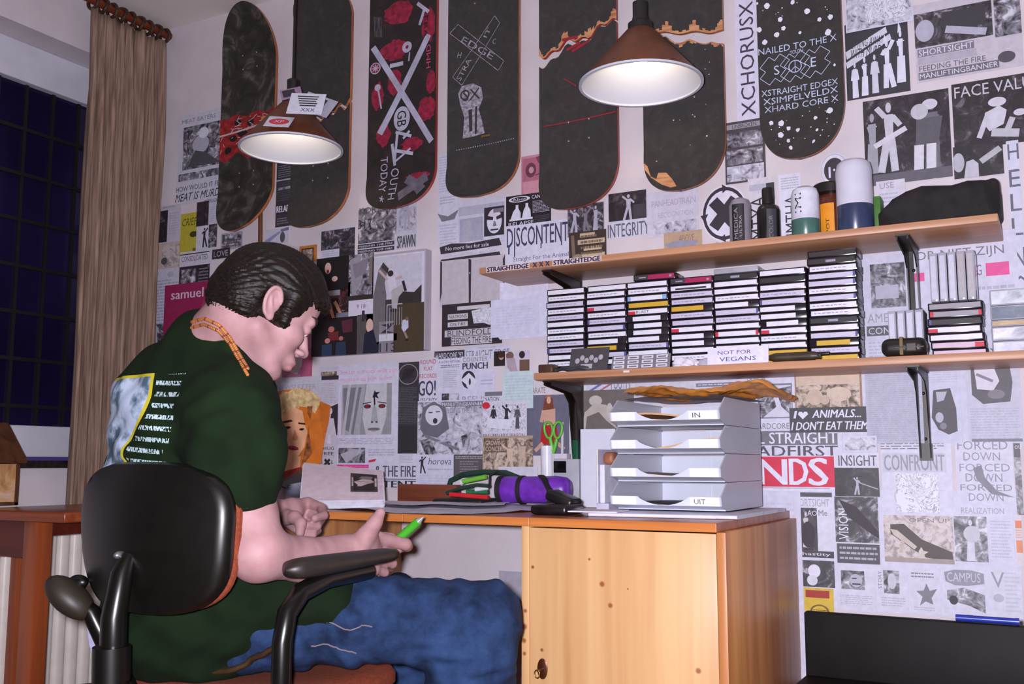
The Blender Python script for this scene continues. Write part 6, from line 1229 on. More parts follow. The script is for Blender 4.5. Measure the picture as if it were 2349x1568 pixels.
# ------------------------------------------------------------------ upright white folder and rack beside the trays
q = MB(); a = atY(1331, 984, -.10); b = atY(1412, 1130, -.10); q.box(a[0], b[0], -.10, -.094, ZP, a[2], .001); tag(q.build('card_folder', mat('white_card', (214, 216, 234), rough=.5, vary=.02)), 'blank white card standing upright left of the letter trays', 'card')
rk = thing('cassette_rack', 'clear upright holder with papers beside the letter trays', 'holder', (-.94, -.3, ZP))
q = MB(); x0, x1 = atY(1368, 1100, -.36)[0], atY(1396, 1100, -.36)[0]; zt_ = atY(1375, 1030, -.36)[2]
q.box(x0, x0+.003, -.36, -.20, ZP+.02, zt_, .0006); q.box(x0, x1, -.205, -.20, ZP+.02, zt_); q.box(x0, x1, -.36, -.20, ZP+.0, ZP+.022); q.build('holder_shell', mat('clear_holder', (196, 190, 214), rough=.2), rk)
q = MB(); q.box(x0+.004, x0+.016, -.35, -.22, ZP+.022, zt_-.035, .002); q.build('paper_bundle', ink((214, 212, 228)), rk)
q = MB(); q.box(x0+.006, x1+.004, -.34, -.24, zt_-.035, zt_-.006, .010, 3); q.build('brown_packet', mat('brown_packet', (150, 92, 66), rough=.5, vary=.25), rk, smooth=SMOOTH)
# ------------------------------------------------------------------ newspapers and envelopes under the trays
M_news = photo('newsprint', [(0.3, (176, 172, 190)), (0.45, (212, 210, 226)), (0.7, (220, 220, 234))], scale=18, detail=5)
q = MB(); prof = [(.0, .0), (-.02, -.003), (-.026, .006), (-.02, .015), (0, .017)]
def folded(name, label, x0, x1, y0, y1, z, h, m, skew=0.0):
    q = MB(); n = 10; V = []; prof = [(y1, z)]+[(y0+h/2-h/2*math.sin(a)*.999, z+h/2-h/2*math.cos(a)) for a in np.linspace(0, PI, 9)]+[(y1, z+h)]
    q.prism(prof, x0, x1, 'yz'); q.v = [(x, y+skew*(x-x0), zz) for x, y, zz in q.v]
    return tag(q.build(name, m, smooth=SMOOTH), label, 'newspaper')
folded('folded_newspaper', 'folded newspaper lying under the letter trays at the desk edge', -.900, -.585, -.505, -.10, ZP, .0080, M_news, .10)
q = MB(); q.T = Matrix.Translation((-.885, -.46, ZP+.0084)) @ Matrix.Rotation(.12, 4, 'Z'); q.box(-.065, .045, -.05, .05, 0, .003, .0008); tag(q.build('envelope', ink((216, 212, 226))), 'white envelope on the folded newspaper at the left of the trays', 'envelope')
# ------------------------------------------------------------------ letter trays
M_tray = mat('grey_tray_plastic', (180, 180, 196), rough=.35, vary=.03, scale=8)
M_trayin = mat('pale_tray_plastic', (206, 210, 226), rough=.3, vary=.02)
TX0, TX1, TY0, TY1, TH = -.885, -.633, -.42, -.09, .0612
TZ = ZP+.0085
def tray(i, label, txt, envs):
    z = TZ+.0035+i*TH
    t = thing('letter_tray', label, 'letter tray', ((TX0+TX1)/2, TY0, z), 'stacked letter trays')
    side = [(TY0+.048, z), (TY0+.004, z+.011), (TY0, z+.030), (TY0+.046, z+.0600), (TY1, z+.0600), (TY1, z)]
    for x in (TX0, TX1-.003):
        q = MB(); q.prism(side, x, x+.003, 'yz'); q.build('side_panel', M_tray, t)
    q = MB(); q.box(TX0+.003, TX1-.003, TY0+.040, TY1, z, z+.003); q.build('tray_floor', M_trayin, t)
    q = MB(); q.box(TX0+.003, TX1-.003, TY1-.003, TY1, z+.003, z+.057); xm = (TX0+TX1)/2; q.box(xm-.0015, xm+.0015, TY1-.006, TY1-.003, z+.003, z+.056); q.build('back_panel', M_trayin, t)
    # front lip with the finger hollow
    q = MB(); n = 40; V = []; F = []
    for k in range(n+1):
        u = k/n; x = TX0+.003+(TX1-TX0-.006)*u; d = 1.0
        if .25 < u < .72: d = 1-.78*math.sin((u-.25)/.47*PI)**.7
        zt2 = z+.006+.024*d; yt = TY0+.048-.044*(zt2-z)/.011 if zt2-z < .011 else TY0+.004-.004*(zt2-z-.011)/.019
        zm_ = min(zt2, z+.011); ym_ = TY0+.048-.044*(zm_-z)/.011; V += [(x, TY0+.048, z), (x, ym_, zm_), (x, yt-.0001, zt2), (x, yt+.0025, zt2), (x, ym_+.0025, zm_+.001), (x, TY0+.051, z)]
    for k in range(n):
        for j in range(6): a = 6*k+j; b = 6*k+(j+1) % 6; F.append([a, b, b+6, a+6])
    q.add(V, F); q.build('front_lip', M_trayin, t, smooth=SMOOTH)
    def lipq(u0, u1, s0, s1, n_, slot, q):
        out = []
        for u, s in ((u0, s0), (u1, s0), (u1, s1), (u0, s1)):
            out.append((TX0+.003+(TX1-TX0-.006)*u, TY0+.004-.004*s-.0008-n_, z+.011+.019*s))
        q.add(out, [[0, 1, 2, 3]], slot)
    for k, (u0, u1) in enumerate(((.01, .235), (.735, .99))):
        q = MB(); lipq(u0, u1, .02, .99, .0, 0, q)
        if k == 1 and txt:
            v, f, a = text_mesh(txt); w2 = .4 if len(txt) > 2 else .28; out = []
            for p in v:
                u = u0+(u1-u0)*(.14+w2*p[0]); s = .22+.55*p[1]; out.append((TX0+.003+(TX1-TX0-.006)*u, TY0+.004-.004*s-.0016, z+.011+.019*s))
            q.add(out, f, 1)
        q.build('label', [ink((236, 236, 250)), ink((64, 60, 74))], t)
    for j, (c, hgt, sk) in enumerate(envs):
        q = MB(); n = 12; V = []; zz = z+.0035+.0055*j
        for k in range(n+1):
            u = k/n; x = TX0+.012+(TX1-TX0-.024)*u
            for y in (TY0+.038+.004*j, TY1-.01): V.append((x, y, zz+hgt*(.5+.5*math.sin(u*PI*1.6+sk))*(1 if y < -.3 else .4)))
        m_ = len(V); V += [(x, y, z_+.004) for x, y, z_ in V]; F = []
        for k in range(n): F += [[2*k, 2*k+1, 2*k+3, 2*k+2], [m_+2*k, m_+2*k+2, m_+2*k+3, m_+2*k+1], [2*k, 2*k+2, m_+2*k+2, m_+2*k], [2*k+1, m_+2*k+1, m_+2*k+3, 2*k+3]]
        F += [[0, m_, m_+1, 1], [2*n, 2*n+1, m_+2*n+1, m_+2*n]]
        q.add(V, F); o = q.build('envelope', mat('env_%d_%d_%d' % c, c, rough=.6, vary=.08, scale=20), smooth=SMOOTH); tag(o, '%s sheaf of papers in the %s letter tray, %s from below' % ({(206, 160, 118): 'tan', (196, 196, 210): 'grey white', (222, 206, 196): 'cream', (96, 88, 84): 'dark grey', (226, 214, 220): 'pale pink'}[c], ('bottom UIT', 'second lowest', 'second highest', 'top IN')[i], ORD[j]), 'papers')
    return t
KR, TN, GW, DK, PP = (222, 206, 196), (206, 160, 118), (196, 196, 210), (96, 88, 84), (226, 214, 220)
tray(0, 'bottom letter tray of the grey stack, labelled UIT', 'UIT', [(DK, .008, 1)])
tray(1, 'grey letter tray just above the UIT tray', '', [(GW, .004, 0), (KR, .010, 2)])
tray(2, 'grey letter tray just below the IN tray', '', [(GW, .004, 0), (TN, .020, 3.2)])
tray(3, 'topmost letter tray of the grey stack, labelled IN', 'IN', [(TN, .008, 1), (KR, .010, 2), (TN, .012, .4)])
# crumpled envelope and a sheet lying over the top tray
def crumple(name, label, pts, z, m, amp, seed, th=.006, cat='envelope'):
    b = bmesh.new(); vs = [b.verts.new((x, y, 0)) for x, y in pts]; b.faces.new(vs)
    bmesh.ops.triangulate(b, faces=b.faces[:]); bmesh.ops.subdivide_edges(b, edges=b.edges[:], cuts=7, use_grid_fill=True)
    rr = random.Random(seed); ph = [rr.uniform(0, 6) for _ in range(6)]; q = MB()
    for v in b.verts:
        x, y = v.co.x*40, v.co.y*40; v.co.z = z+amp*(1.2+math.sin(x*.7+ph[0])*math.cos(y*.5+ph[1])+.5*math.sin(x*1.9+y*1.3+ph[2])+.35*abs(math.sin(x*3.1-y*2.2+ph[3])))
    q.bm(b); F = list(q.f); q.add([(x, y, zz-th) for x, y, zz in q.v], [f[::-1] for f in F]); return tag(q.build(name, m, smooth=math.radians(25)), label, cat)
zt3 = TZ+.0035+4*TH
b = bmesh.new(); bmesh.ops.create_grid(b, x_segments=60, y_segments=40, size=1); q = MB(); rr = random.Random(4); tt = .012
def env_z(u, v): return .010+.007*math.sin(u*5+v*2)+.005*math.sin(u*11-v*7+1)+.004*abs(math.sin(u*19+v*9))+.010*(u+1)/2*(1-v*v)
for side in (1, -1):
    V = []
    for vt in b.verts:
        u, v = vt.co.x, vt.co.y; edge = (1-abs(u)**6)*(1-abs(v)**4)
        x = -.70+.165*u-.02*v; y = -.245+.150*v+.05*u+.008*math.sin(u*9); x += .006*math.sin(v*8+u*3)
        V.append((x, y, zt3+.006+.72*env_z(u, v)+.012*max(0, u)-(.024*max(0, u-.72)/.28 if u > .72 else 0)+side*tt*.5*max(0, edge)**.5))
    q.add(V, [[w.index for w in f_.verts][::side] for f_ in b.faces] if False else [[w.index for w in f_.verts] for f_ in b.faces])
b.free(); tag(q.build('envelope', mat('orange_envelope', (226, 150, 62), rough=.5, vary=.15, scale=30), smooth=math.radians(30)), 'crumpled orange envelope lying across the top tray', 'envelope')
crumple('paper_sheet', 'lavender grey sheet lying under the orange envelope on the top tray', [(-.90, -.30), (-.66, -.36), (-.62, -.08), (-.86, -.06)], zt3+.004, mat('lavender_paper', (186, 178, 196), rough=.6), .002, 9, .001, 'paper sheet')
# ------------------------------------------------------------------ small table at the left
M_tab = wood('table_wood', (150, 74, 42), (116, 50, 28), axis='x', scale=3, rough=.3)
M_tabv = wood('table_leg_wood', (156, 78, 42), (122, 54, 28), axis='z', scale=3, rough=.3)
p = atD(163, 1180, 2.6); TBX, TBY, TBZ = p[0], p[1], .726
tb = thing('side_table', 'small reddish brown wooden table in the left corner before the radiator', 'table', (TBX-.2, TBY, 0))
q = MB(); q.box(TBX-.43, TBX, TBY-.02, TBY+.38, TBZ-.027, TBZ, .006, 3); q.build('tabletop', M_tab, tb, smooth=SMOOTH)
lx = atY(80, 1300, TBY+.03)[0]
for dx, dy in ((0, .03), (-.26, .03), (-.26, .17)):
    q = MB(); q.box(lx-.056+dx, lx+dx, TBY+dy, TBY+dy+.05, 0, TBZ-.027, .004); q.build('leg', M_tabv, tb, smooth=SMOOTH)
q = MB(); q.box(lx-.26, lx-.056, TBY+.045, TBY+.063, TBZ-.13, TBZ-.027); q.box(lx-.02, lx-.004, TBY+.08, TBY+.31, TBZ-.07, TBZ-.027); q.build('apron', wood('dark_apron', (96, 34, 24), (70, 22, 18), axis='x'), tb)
# wooden house-shaped lantern
ya, yb = TBY+.04, TBY+.22; hx = atY(44, 1110, yb)[0]; hz = atY(47, 1056, yb)[2]; W2 = .17; zr = hz+.105
hs = thing('wooden_house', 'wooden house shaped lantern with a steep roof standing on the small table', 'lantern', (hx-W2/2, ya, TBZ))
M_hw = wood('dark_house_wood', (96, 58, 36), (66, 38, 24), axis='z')
q = MB()
for x in (hx-.008, hx-W2): q.box(x, x+.008, ya, ya+.012, TBZ, hz); q.box(x, x+.008, yb-.012, yb, TBZ, hz)
q.box(hx-W2, hx, ya, yb, TBZ, TBZ+.008); q.box(hx-W2, hx, ya, ya+.010, hz-.01, hz); q.box(hx-W2, hx, yb-.01, yb, hz-.01, hz); q.build('frame', M_hw, hs)
q = MB(); q.box(hx-W2+.008, hx-.008, ya+.004, ya+.008, TBZ+.01, hz-.01); q.box(hx-.005, hx-.002, ya+.012, yb-.012, TBZ+.01, hz-.01); q.build('panel', photo('lantern_panel', [(.3, (150, 100, 60)), (.5, (206, 160, 110)), (.7, (220, 190, 180))], scale=10), hs)
q = MB(); xm = hx-W2/2
for sx in (-1, 1):
    e = xm+sx*(W2/2+.012); q.prism([(e, hz-.008), (xm, zr), (xm, zr+.012), (e+sx*.004, hz+.002)], ya-.012, yb+.012, 'xz')
q.build('roof', M_hw, hs)
q = MB(); q.prism([(hx-W2+.01, hz), (hx-.01, hz), (xm, zr-.012)], ya+.004, ya+.008, 'xz'); q.build('gable', mat('gable_wood', (70, 44, 30)), hs)
# ------------------------------------------------------------------ black cabinet at the lower right
bx0 = -.470; by = -.42
bc = thing('black_cabinet', 'large black box with an upright black back panel in the lower right corner', 'cabinet', (-.1, -.62, 0))
M_blk = mat('black_laminate', (15, 12, 12), rough=.6, vary=.2, scale=14, spec=.2)
q = MB(); q.box(bx0, .42, by-.5, by-.002, 0, .440, .006, 2); q.build('cabinet_body', M_blk, bc, smooth=SMOOTH)
q = MB(); q.box(bx0, .42, by, by+.022, .38, .561, .004, 2); q.build('back_panel', M_blk, bc, smooth=SMOOTH)
M_bluep = mat('blue_pen_plastic', (34, 52, 150), rough=.3)
pn = thing('pen', 'blue capped pen lying on the upper edge of the black panel', 'pen', (-.14, by+.011, .561))
a = atY(2192, 1410, by+.011); b = atY(2338, 1422, by+.011); zz = .561+.0068
q = MB(); q.tube([(a[0]+.014, by+.011, zz), (b[0]-.006, by+.011, zz)], .0060, 14); q.build('barrel', M_bluep, pn, smooth=SMOOTH)
q = MB(); q.tube([(a[0], by+.011, zz), (a[0]+.03, by+.011, zz)], [.0062, .0066], 14); q.build('cap', M_bluep, pn, smooth=SMOOTH)
q = MB(); q.tube([(b[0]-.006, by+.011, zz), (b[0], by+.011, zz)], .0066, 14); q.build('end_plug', M_bluep, pn, smooth=SMOOTH)
# ------------------------------------------------------------------ things on the floor behind the chair
p = atD(235, 1520, 2.3)
q = MB(); q.lathe([(0, 0), (.10, 0), (.115, .02), (.125, .30), (.11, .33), (0, .34)], (p[0]-.03, p[1], 0), 28); tag(q.build('dark_red_bin', mat('dark_red_plastic', (66, 14, 20), rough=.4), smooth=SMOOTH), 'dark red bin on the floor behind the office chair', 'bin')
# ------------------------------------------------------------------ office chair, facing the desk
M_shell = mat('black_shell_plastic', (13, 11, 9), rough=.36, vary=.12, scale=40)
M_uph = mat('rust_upholstery', (128, 54, 26), rough=.9, vary=.15, scale=160, bump=.3, bscale=500)
M_tube = mat('black_tube', (15, 13, 11), rough=.28, vary=.08)
CX, CYB, CYF = -1.390, -1.165, -.740
ch = thing('office_chair', 'black office chair with rust orange upholstery in which the person sits', 'chair', (CX, -.98, 0))
def superpts(cx, cy, hx, hy, e, n): return [(cx+hx*math.copysign(abs(math.cos(t))**(2/e), math.cos(t)), cy+hy*math.copysign(abs(math.sin(t))**(2/e), math.sin(t))) for t in np.linspace(0, 2*PI, n, endpoint=False)]
def cushion(name, cx, cy, hx, hy, prof, m, e=3.4, n=64, dish=0.0):
    """stack of rounded outlines: prof holds (inset, z)"""
    q = MB(); V = []; F = []
    for ins, z in prof: V += [(x, y, z-dish*max(0, 1-((x-cx)/hx)**2)*max(0, 1-((y-cy)/hy)**2)) for x, y in superpts(cx, cy, hx-ins, hy-ins, e, n)]
    k = len(prof)
    for i in range(k-1):
        for j in range(n): F.append([i*n+j, i*n+(j+1) % n, (i+1)*n+(j+1) % n, (i+1)*n+j])
    F += [list(range(n))[::-1], [(k-1)*n+j for j in range(n)]]
    q.add(V, F); return q.build(name, m, ch, smooth=SMOOTH)
cy_ = (CYB+CYF)/2; hy_ = (CYF-CYB)/2
cushion('seat', CX, cy_, .225, hy_, [(.012, .412), (.0, .425), (.0, .440), (.008, .452), (.03, .460), (.08, .462), (.2, .458)], M_uph)
cushion('seat_pan', CX, cy_, .222, hy_, [(.10, .365), (.05, .372), (.012, .395), (.002, .412), (.004, .416)], M_shell)
# backrest: curved shell with a cushion on the inside
bzc, bh, bw = .728, .128, .188
def backpt(a, b, dep_):
    """a, b from -1 to 1; dep_ is the depth behind the front face"""
    x = a*bw*(1-.10*(1-b)/2*(1.9 if a < 0 else .7)); z = bzc+b*bh
    bow = .045*(1-a*a*.9)+.018*(1-b*b)
    return (CX+x, -1.198-bow-dep_, z)
def backslab(name, d0, d1, inset, m, edge):
    q = MB(); n = 56; rings = []
    def ring(s, d): return [backpt(px*s, py_*s, d) for px, py_ in superpts(0, 0, 1-inset, 1-inset, 3.2, n)]
    R = []
    for s in (.02, .25, .5, .75, .9, .97): R.append(ring(s, d0))
    R.append(ring(1.0, d0+edge)); R.append(ring(1.0, d1-edge))
    for s in (.97, .9, .75, .5, .25, .02): R.append(ring(s, d1))
    V = [p for r in R for p in r]; F = []
    for i in range(len(R)-1):
        for j in range(n): F.append([i*n+j, i*n+(j+1) % n, (i+1)*n+(j+1) % n, (i+1)*n+j])
    F += [list(range(n))[::-1], [(len(R)-1)*n+j for j in range(n)]]
    q.add(V, F); return q.build(name, m, ch, smooth=math.radians(50))
backslab('backrest_shell', .010, .040, .0, M_shell, .012)
backslab('backrest_cushion', -.006, .012, .012, M_uph, .012)
# spine tube and bracket behind the shell
q = MB(); q.tube([(CX, -1.296, .70), (CX, -1.310, .67), (CX, -1.322, .60), (CX, -1.320, .50), (CX, -1.27, .405), (CX, -1.15, .375), (CX, -1.0, .372)], [.012, .018, .021, .022, .022, .022, .02], 16); q.build('backrest_bar', M_tube, ch, smooth=SMOOTH)
q = MB(); q.tube([(CX, -1.322, .50), (CX, -1.324, .555)], .030, 20); q.build('height_sleeve', M_shell, ch, smooth=SMOOTH)
q = MB(); q.ell((CX-.012, -1.306, .700), (.007, .012, .007), 14, 10); q.build('adjusting_screw', M_steel, ch, smooth=3)
# armrests
for sg in (1,):
    ax = CX+sg*.262
    arm = None
    q = MB(); yz = []
    n = 18; V = []; F = []; m_ = 20
    for i in range(n+1):
        u = i/n; y = -1.205+.315*u; hw = .027*min(1, (1-(2*u-1)**8))**.5*(1-.25*u)+.0015; hh = .017*min(1, (1-(2*u-1)**8))**.5*(1-.35*u)+.0012
        for j in range(m_):
            a = 2*PI*j/m_; V.append((ax+hw*math.copysign(abs(math.cos(a))**.7, math.cos(a)), y, .679+.004*u+hh*math.copysign(abs(math.sin(a))**.7, math.sin(a))))
    for i in range(n):
        for j in range(m_): F.append([i*m_+j, i*m_+(j+1) % m_, (i+1)*m_+(j+1) % m_, (i+1)*m_+j])
    F += [list(range(m_))[::-1], [n*m_+j for j in range(m_)]]
    q.add(V, F); arm = q.build('armrest', mat('soft_black_plastic', (38, 32, 29), rough=.45, vary=.1), ch, smooth=math.radians(60))
    q = MB(); pts = [(ax, -.98, .659), (ax, -1.10, .655), (ax, -1.165, .640), (ax, -1.198, .610), (ax, -1.208, .565), (ax, -1.208, .46), (ax-sg*.008, -1.20, .41), (ax-sg*.04, -1.17, .385), (ax-sg*.12, -1.12, .378)]
    q.tube(pts, .0165, 16); q.build('armrest_tube', M_tube, arm, smooth=SMOOTH)
# lever with its round knob
K0 = atD(160, 1370, 1.78); K1 = atD(208, 1402, 1.78); K2 = atD(250, 1490, 1.78); K3 = atD(292, 1575, 1.80)
q = MB(); q.tube([Vector(atD(190, 1385, 1.78)), Vector(K1), Vector(K2), Vector(K3), Vector((CX-.03, -1.2, .385))], [.012, .016, .017, .017, .015], 14); lv = q.build('armrest_tube', M_tube, ch, smooth=SMOOTH)
q = MB(); axis = (Vector(atD(200, 1408, 1.78))-Vector(atD(112, 1332, 1.78))).normalized(); side = Vector(_f.tolist()).cross(axis).normalized(); depth_ = axis.cross(side)
Mx = Matrix((axis, side, depth_)).transposed().to_4x4(); q.T = Matrix.Translation(Vector(K0)) @ Mx; q.ell((0, 0, 0), (.052, .027, .033), 24, 16); q.build('armrest', mat('olive_black_rubber', (42, 36, 28), rough=.5), lv, smooth=3)
q = MB(); q.tube([Vector(atD(176, 1366, 1.80)), Vector(atD(184, 1326, 1.80))], .0125, 16); q.ell(tuple(atD(180, 1334, 1.80)), (.022, .014, .013), 16, 10); q.build('knob', M_shell, lv, smooth=SMOOTH)
# column and base
q = MB(); q.lathe([(.026, .10), (.026, .24), (.020, .24), (.020, .37)], (CX, -.97, 0), 24); q.build('gas_column', M_tube, ch, smooth=SMOOTH)
for i in range(5):
    a = 2*PI*i/5+.3; q = MB(); dx, dy = math.cos(a), math.sin(a)
    q.tube([(CX, -.97, .12), (CX+dx*.16, -.97+dy*.16, .105), (CX+dx*.29, -.97+dy*.29, .075)], [.03, .025, .018], 12); lg = q.build('base_leg', M_shell, ch, smooth=SMOOTH)
    q = MB(); c = (CX+dx*.29, -.97+dy*.29); q.tube([(c[0]-dy*.018, c[1]+dx*.018, .028), (c[0]+dy*.018, c[1]-dx*.018, .028)], .028, 18); q.build('castor', M_shell, lg, smooth=SMOOTH)
# pale plastic bag hanging beside the lever
q = MB(); P3 = [atD(x, y, 1.95) for x, y in ((196, 1412), (216, 1400), (250, 1418), (268, 1470), (300, 1560), (330, 1700), (290, 1720), (240, 1600), (205, 1480))]
n = len(P3); q.add([tuple(p) for p in P3]+[tuple(p+np.array([-.02, .03, 0])) for p in P3], [list(range(n)), list(range(n, 2*n))[::-1]]+[[i, (i+1) % n, n+(i+1) % n, n+i] for i in range(n)])
tag(q.build('plastic_bag', mat('pale_lavender_bag', (170, 168, 206), rough=.25, vary=.15, scale=20)), 'pale lavender plastic bag hanging behind the chair lever', 'bag')
# ------------------------------------------------------------------ the person: smooth solids meshed into continuous skins
from mathutils.bvhtree import BVHTree
class Field:
    def __init__(s, lo, hi, h):
        s.lo = np.array(lo, float); s.h = h; s.n = np.ceil((np.array(hi)-s.lo)/h).astype(int)+1
        s.d = np.full(tuple(s.n), 0.12, np.float32)
    def sub(s, lo, hi):
        a = np.clip(np.floor((np.array(lo)-s.lo)/s.h).astype(int), 0, s.n-1); b = np.clip(np.ceil((np.array(hi)-s.lo)/s.h).astype(int)+1, 1, s.n)
        if (b <= a).any(): return None, None
        ax = [s.lo[i]+s.h*np.arange(a[i], b[i]) for i in range(3)]
        X, Y, Z = np.meshgrid(*ax, indexing='ij'); return (slice(a[0], b[0]), slice(a[1], b[1]), slice(a[2], b[2])), (X, Y, Z)
    def merge(s, sl, e, k, cut=False):
        d = s.d[sl]
        if cut: e = -e; h = np.clip(.5-.5*(d-e)/k, 0, 1); s.d[sl] = (d*(1-h)+e*h+k*h*(1-h)).astype(np.float32)   # smooth max
        else: h = np.clip(.5+.5*(d-e)/k, 0, 1); s.d[sl] = (d*(1-h)+e*h-k*h*(1-h)).astype(np.float32)
    def cap(s, a, b, r0, r1, k=.01, cut=False):
        a = np.array(a, float); b = np.array(b, float); m = max(r0, r1)+k+.02
        sl, P = s.sub(np.minimum(a, b)-m, np.maximum(a, b)+m)
        if sl is None: return
        ba = b-a; L = ba@ba+1e-9; t = np.clip(((P[0]-a[0])*ba[0]+(P[1]-a[1])*ba[1]+(P[2]-a[2])*ba[2])/L, 0, 1)
        e = np.sqrt((P[0]-a[0]-t*ba[0])**2+(P[1]-a[1]-t*ba[1])**2+(P[2]-a[2]-t*ba[2])**2)-(r0+(r1-r0)*t)
        s.merge(sl, e, k, cut)
    def chain(s, pts, rs, k=.01):
        for i in range(len(pts)-1): s.cap(pts[i], pts[i+1], rs[i], rs[i+1], k)
    def ell(s, c, r, k=.01, R=None, cut=False):
        c = np.array(c, float); r = np.array(r, float); m = max(r)+k+.02; sl, P = s.sub(c-m, c+m)
        if sl is None: return
        q = [P[i]-c[i] for i in range(3)]
        if R is not None: q = [R[j][0]*q[0]+R[j][1]*q[1]+R[j][2]*q[2] for j in range(3)]
        k0 = np.sqrt((q[0]/r[0])**2+(q[1]/r[1])**2+(q[2]/r[2])**2); k1 = np.sqrt((q[0]/r[0]**2)**2+(q[1]/r[1]**2)**2+(q[2]/r[2]**2)**2)+1e-6
        s.merge(sl, k0*(k0-1)/k1, k, cut)
    def warp(s, fn):
        X, Y, Z = np.meshgrid(*[s.lo[i]+s.h*np.arange(s.n[i]) for i in range(3)], indexing='ij'); near = np.abs(s.d) < .04
        s.d[near] += fn(X[near], Y[near], Z[near]).astype(np.float32)
    def smooth(s, it=1):
        for _ in range(it):
            for ax in range(3):
                d = s.d; e = d.copy(); a = [slice(None)]*3; b = [slice(None)]*3; c = [slice(None)]*3
                a[ax] = slice(1, -1); b[ax] = slice(0, -2); c[ax] = slice(2, None)
                e[tuple(a)] = .5*d[tuple(a)]+.25*(d[tuple(b)]+d[tuple(c)]); s.d = e
    def mesh(s):
        """surface nets"""
        d = s.d; ins = d < 0
        n = [k-1 for k in d.shape]
        cnt = np.zeros(n, np.int8)
        for i in (0, 1):
            for j in (0, 1):
                for k in (0, 1): cnt += ins[i:i+n[0], j:j+n[1], k:k+n[2]]
        act = (cnt > 0) & (cnt < 8); I = np.argwhere(act); idx = -np.ones(n, np.int64); idx[act] = np.arange(len(I))
        acc = np.zeros((len(I), 3)); w = np.zeros(len(I))
        cor = [(i, j, k) for i in (0, 1) for j in (0, 1) for k in (0, 1)]
        val = {c: d[I[:, 0]+c[0], I[:, 1]+c[1], I[:, 2]+c[2]] for c in cor}
        for c in cor:
            for ax in range(3):
                if c[ax]: continue
                c2 = list(c); c2[ax] = 1; c2 = tuple(c2); a, b = val[c], val[c2]; m = (a < 0) != (b < 0)
                t = np.where(m, a/np.where(m, a-b, 1), 0); p = np.zeros((len(I), 3)); p[:] = c; p[:, ax] += t; acc[m] += p[m]; w[m] += 1
        V = s.lo+s.h*(I+acc/np.maximum(w, 1)[:, None]); F = []
        for ax in range(3):
            u, v = (ax+1) % 3, (ax+2) % 3
            A = [slice(1, -1)]*3; A[ax] = slice(0, -1); B = list(A); B[ax] = slice(1, None)
            a, b = ins[tuple(A)], ins[tuple(B)]; E = np.argwhere(a != b)
            if not len(E): continue
            flip = a[a != b]; E = E+np.array([0 if q == ax else 1 for q in range(3)])
            def cell(du, dv): q = E.copy(); q[:, u] -= du; q[:, v] -= dv; return idx[q[:, 0], q[:, 1], q[:, 2]]
            Q = np.stack([cell(1, 1), cell(0, 1), cell(0, 0), cell(1, 0)], 1); Q[~flip] = Q[~flip][:, ::-1]; F.append(Q)
        return V, np.concatenate(F)
def solid(f, name, mats, parent):
    V, F = f.mesh(); off = np.array(world_loc(parent)) if parent else np.zeros(3)
    me = bpy.data.meshes.new(name); me.from_pydata((V-off).tolist(), [], F.tolist())
    for m in mats: me.materials.append(m)
    me.polygons.foreach_set('use_smooth', [True]*len(me.polygons)); me.update()
    o = bpy.data.objects.new(name, me); COL.objects.link(o)
    if parent: o.parent = parent
    return o
def unit(v): v = np.array(v, float); return v/np.linalg.norm(v)
D_ = atD
# ---- joints
sR, sL = D_(534, 945, 1.775), D_(366, 905, 2.07)
eR, wR = D_(592, 1268, 1.715), D_(792, 1256, 1.895)
eL, wL = D_(405, 1200, 2.14), D_(632, 1178, 2.19)
hC = D_(606, 700, 1.88)
hh = unit((.48, .88, 0)); pit = math.radians(27)
HF = hh*math.cos(pit)-np.array([0, 0, 1])*math.sin(pit); HU = hh*math.sin(pit)+np.array([0, 0, 1])*math.cos(pit); HL = np.cross(HU, HF)
HR = np.array([HF, HL, HU])
def H(x, y, z): return hC+HF*x+HL*y+HU*z
tF = unit((.3, .954, 0)); tL = np.array([-tF[1], tF[0], 0]); tU = np.array([0, 0, 1.])
TR = np.array([tF, tL, tU])
neck0 = D_(478, 800, 1.92)
pC = D_(445, 1440, 1.95)
person = thing('person', 'person in a dark green printed T-shirt and blue jeans sitting bent over the desk', 'person', (pC[0], pC[1], 0))
# ---- skin: head, neck, chest, arms and hands in one surface
f = Field((-1.78, -1.40, .56), (-.98, -.62, 1.32), .0027)
f.ell(D_(450, 930, 1.93), (.09, .14, .14), .03, TR)
f.cap(sR, D_(460, 890, 1.93), .05, .06, .03); f.cap(sL, D_(450, 890, 1.93), .05, .06, .03)
f.cap(neck0, H(-.035, 0, -.045), .062, .056, .03); f.cap(neck0+np.array([.015, .02, -.04]), H(-.015, 0, -.06), .055, .046, .015)
# head
f.ell(H(-.002, 0, .026), (.092, .076, .086), .02, HR)
f.ell(H(.034, 0, -.045), (.057, .053, .068), .022, HR)
f.ell(H(.045, 0, .035), (.052, .060, .050), .02, HR)
f.cap(H(-.005, .052, -.058), H(.060, .022, -.100), .014, .013, .02); f.cap(H(-.005, -.052, -.058), H(.060, -.022, -.100), .014, .013, .02)
f.ell(H(.074, 0, -.104), (.016, .022, .015), .016, HR)
f.ell(H(.086, 0, .008), (.013, .046, .010), .012, HR)
for s in (-1, 1):
    f.ell(H(.060, s*.041, -.034), (.025, .019, .020), .02, HR)
    f.ell(H(.098, s*.031, -.010), (.013, .014, .009), .008, HR, cut=True)
    f.ell(H(.0815, s*.031, -.0085), (.0125, .0150, .0105), .004, HR)
    f.cap(H(.089, s*.019, -.0145), H(.086, s*.043, -.0150), .0026, .0022, .002)
f.cap(H(.090, 0, -.002), H(.109, 0, -.038), .0068, .0090, .009); f.ell(H(.111, 0, -.042), (.0090, .0090, .0080), .006, HR)
for s in (-1, 1): f.ell(H(.101, s*.0115, -.046), (.0095, .006, .006), .006, HR)
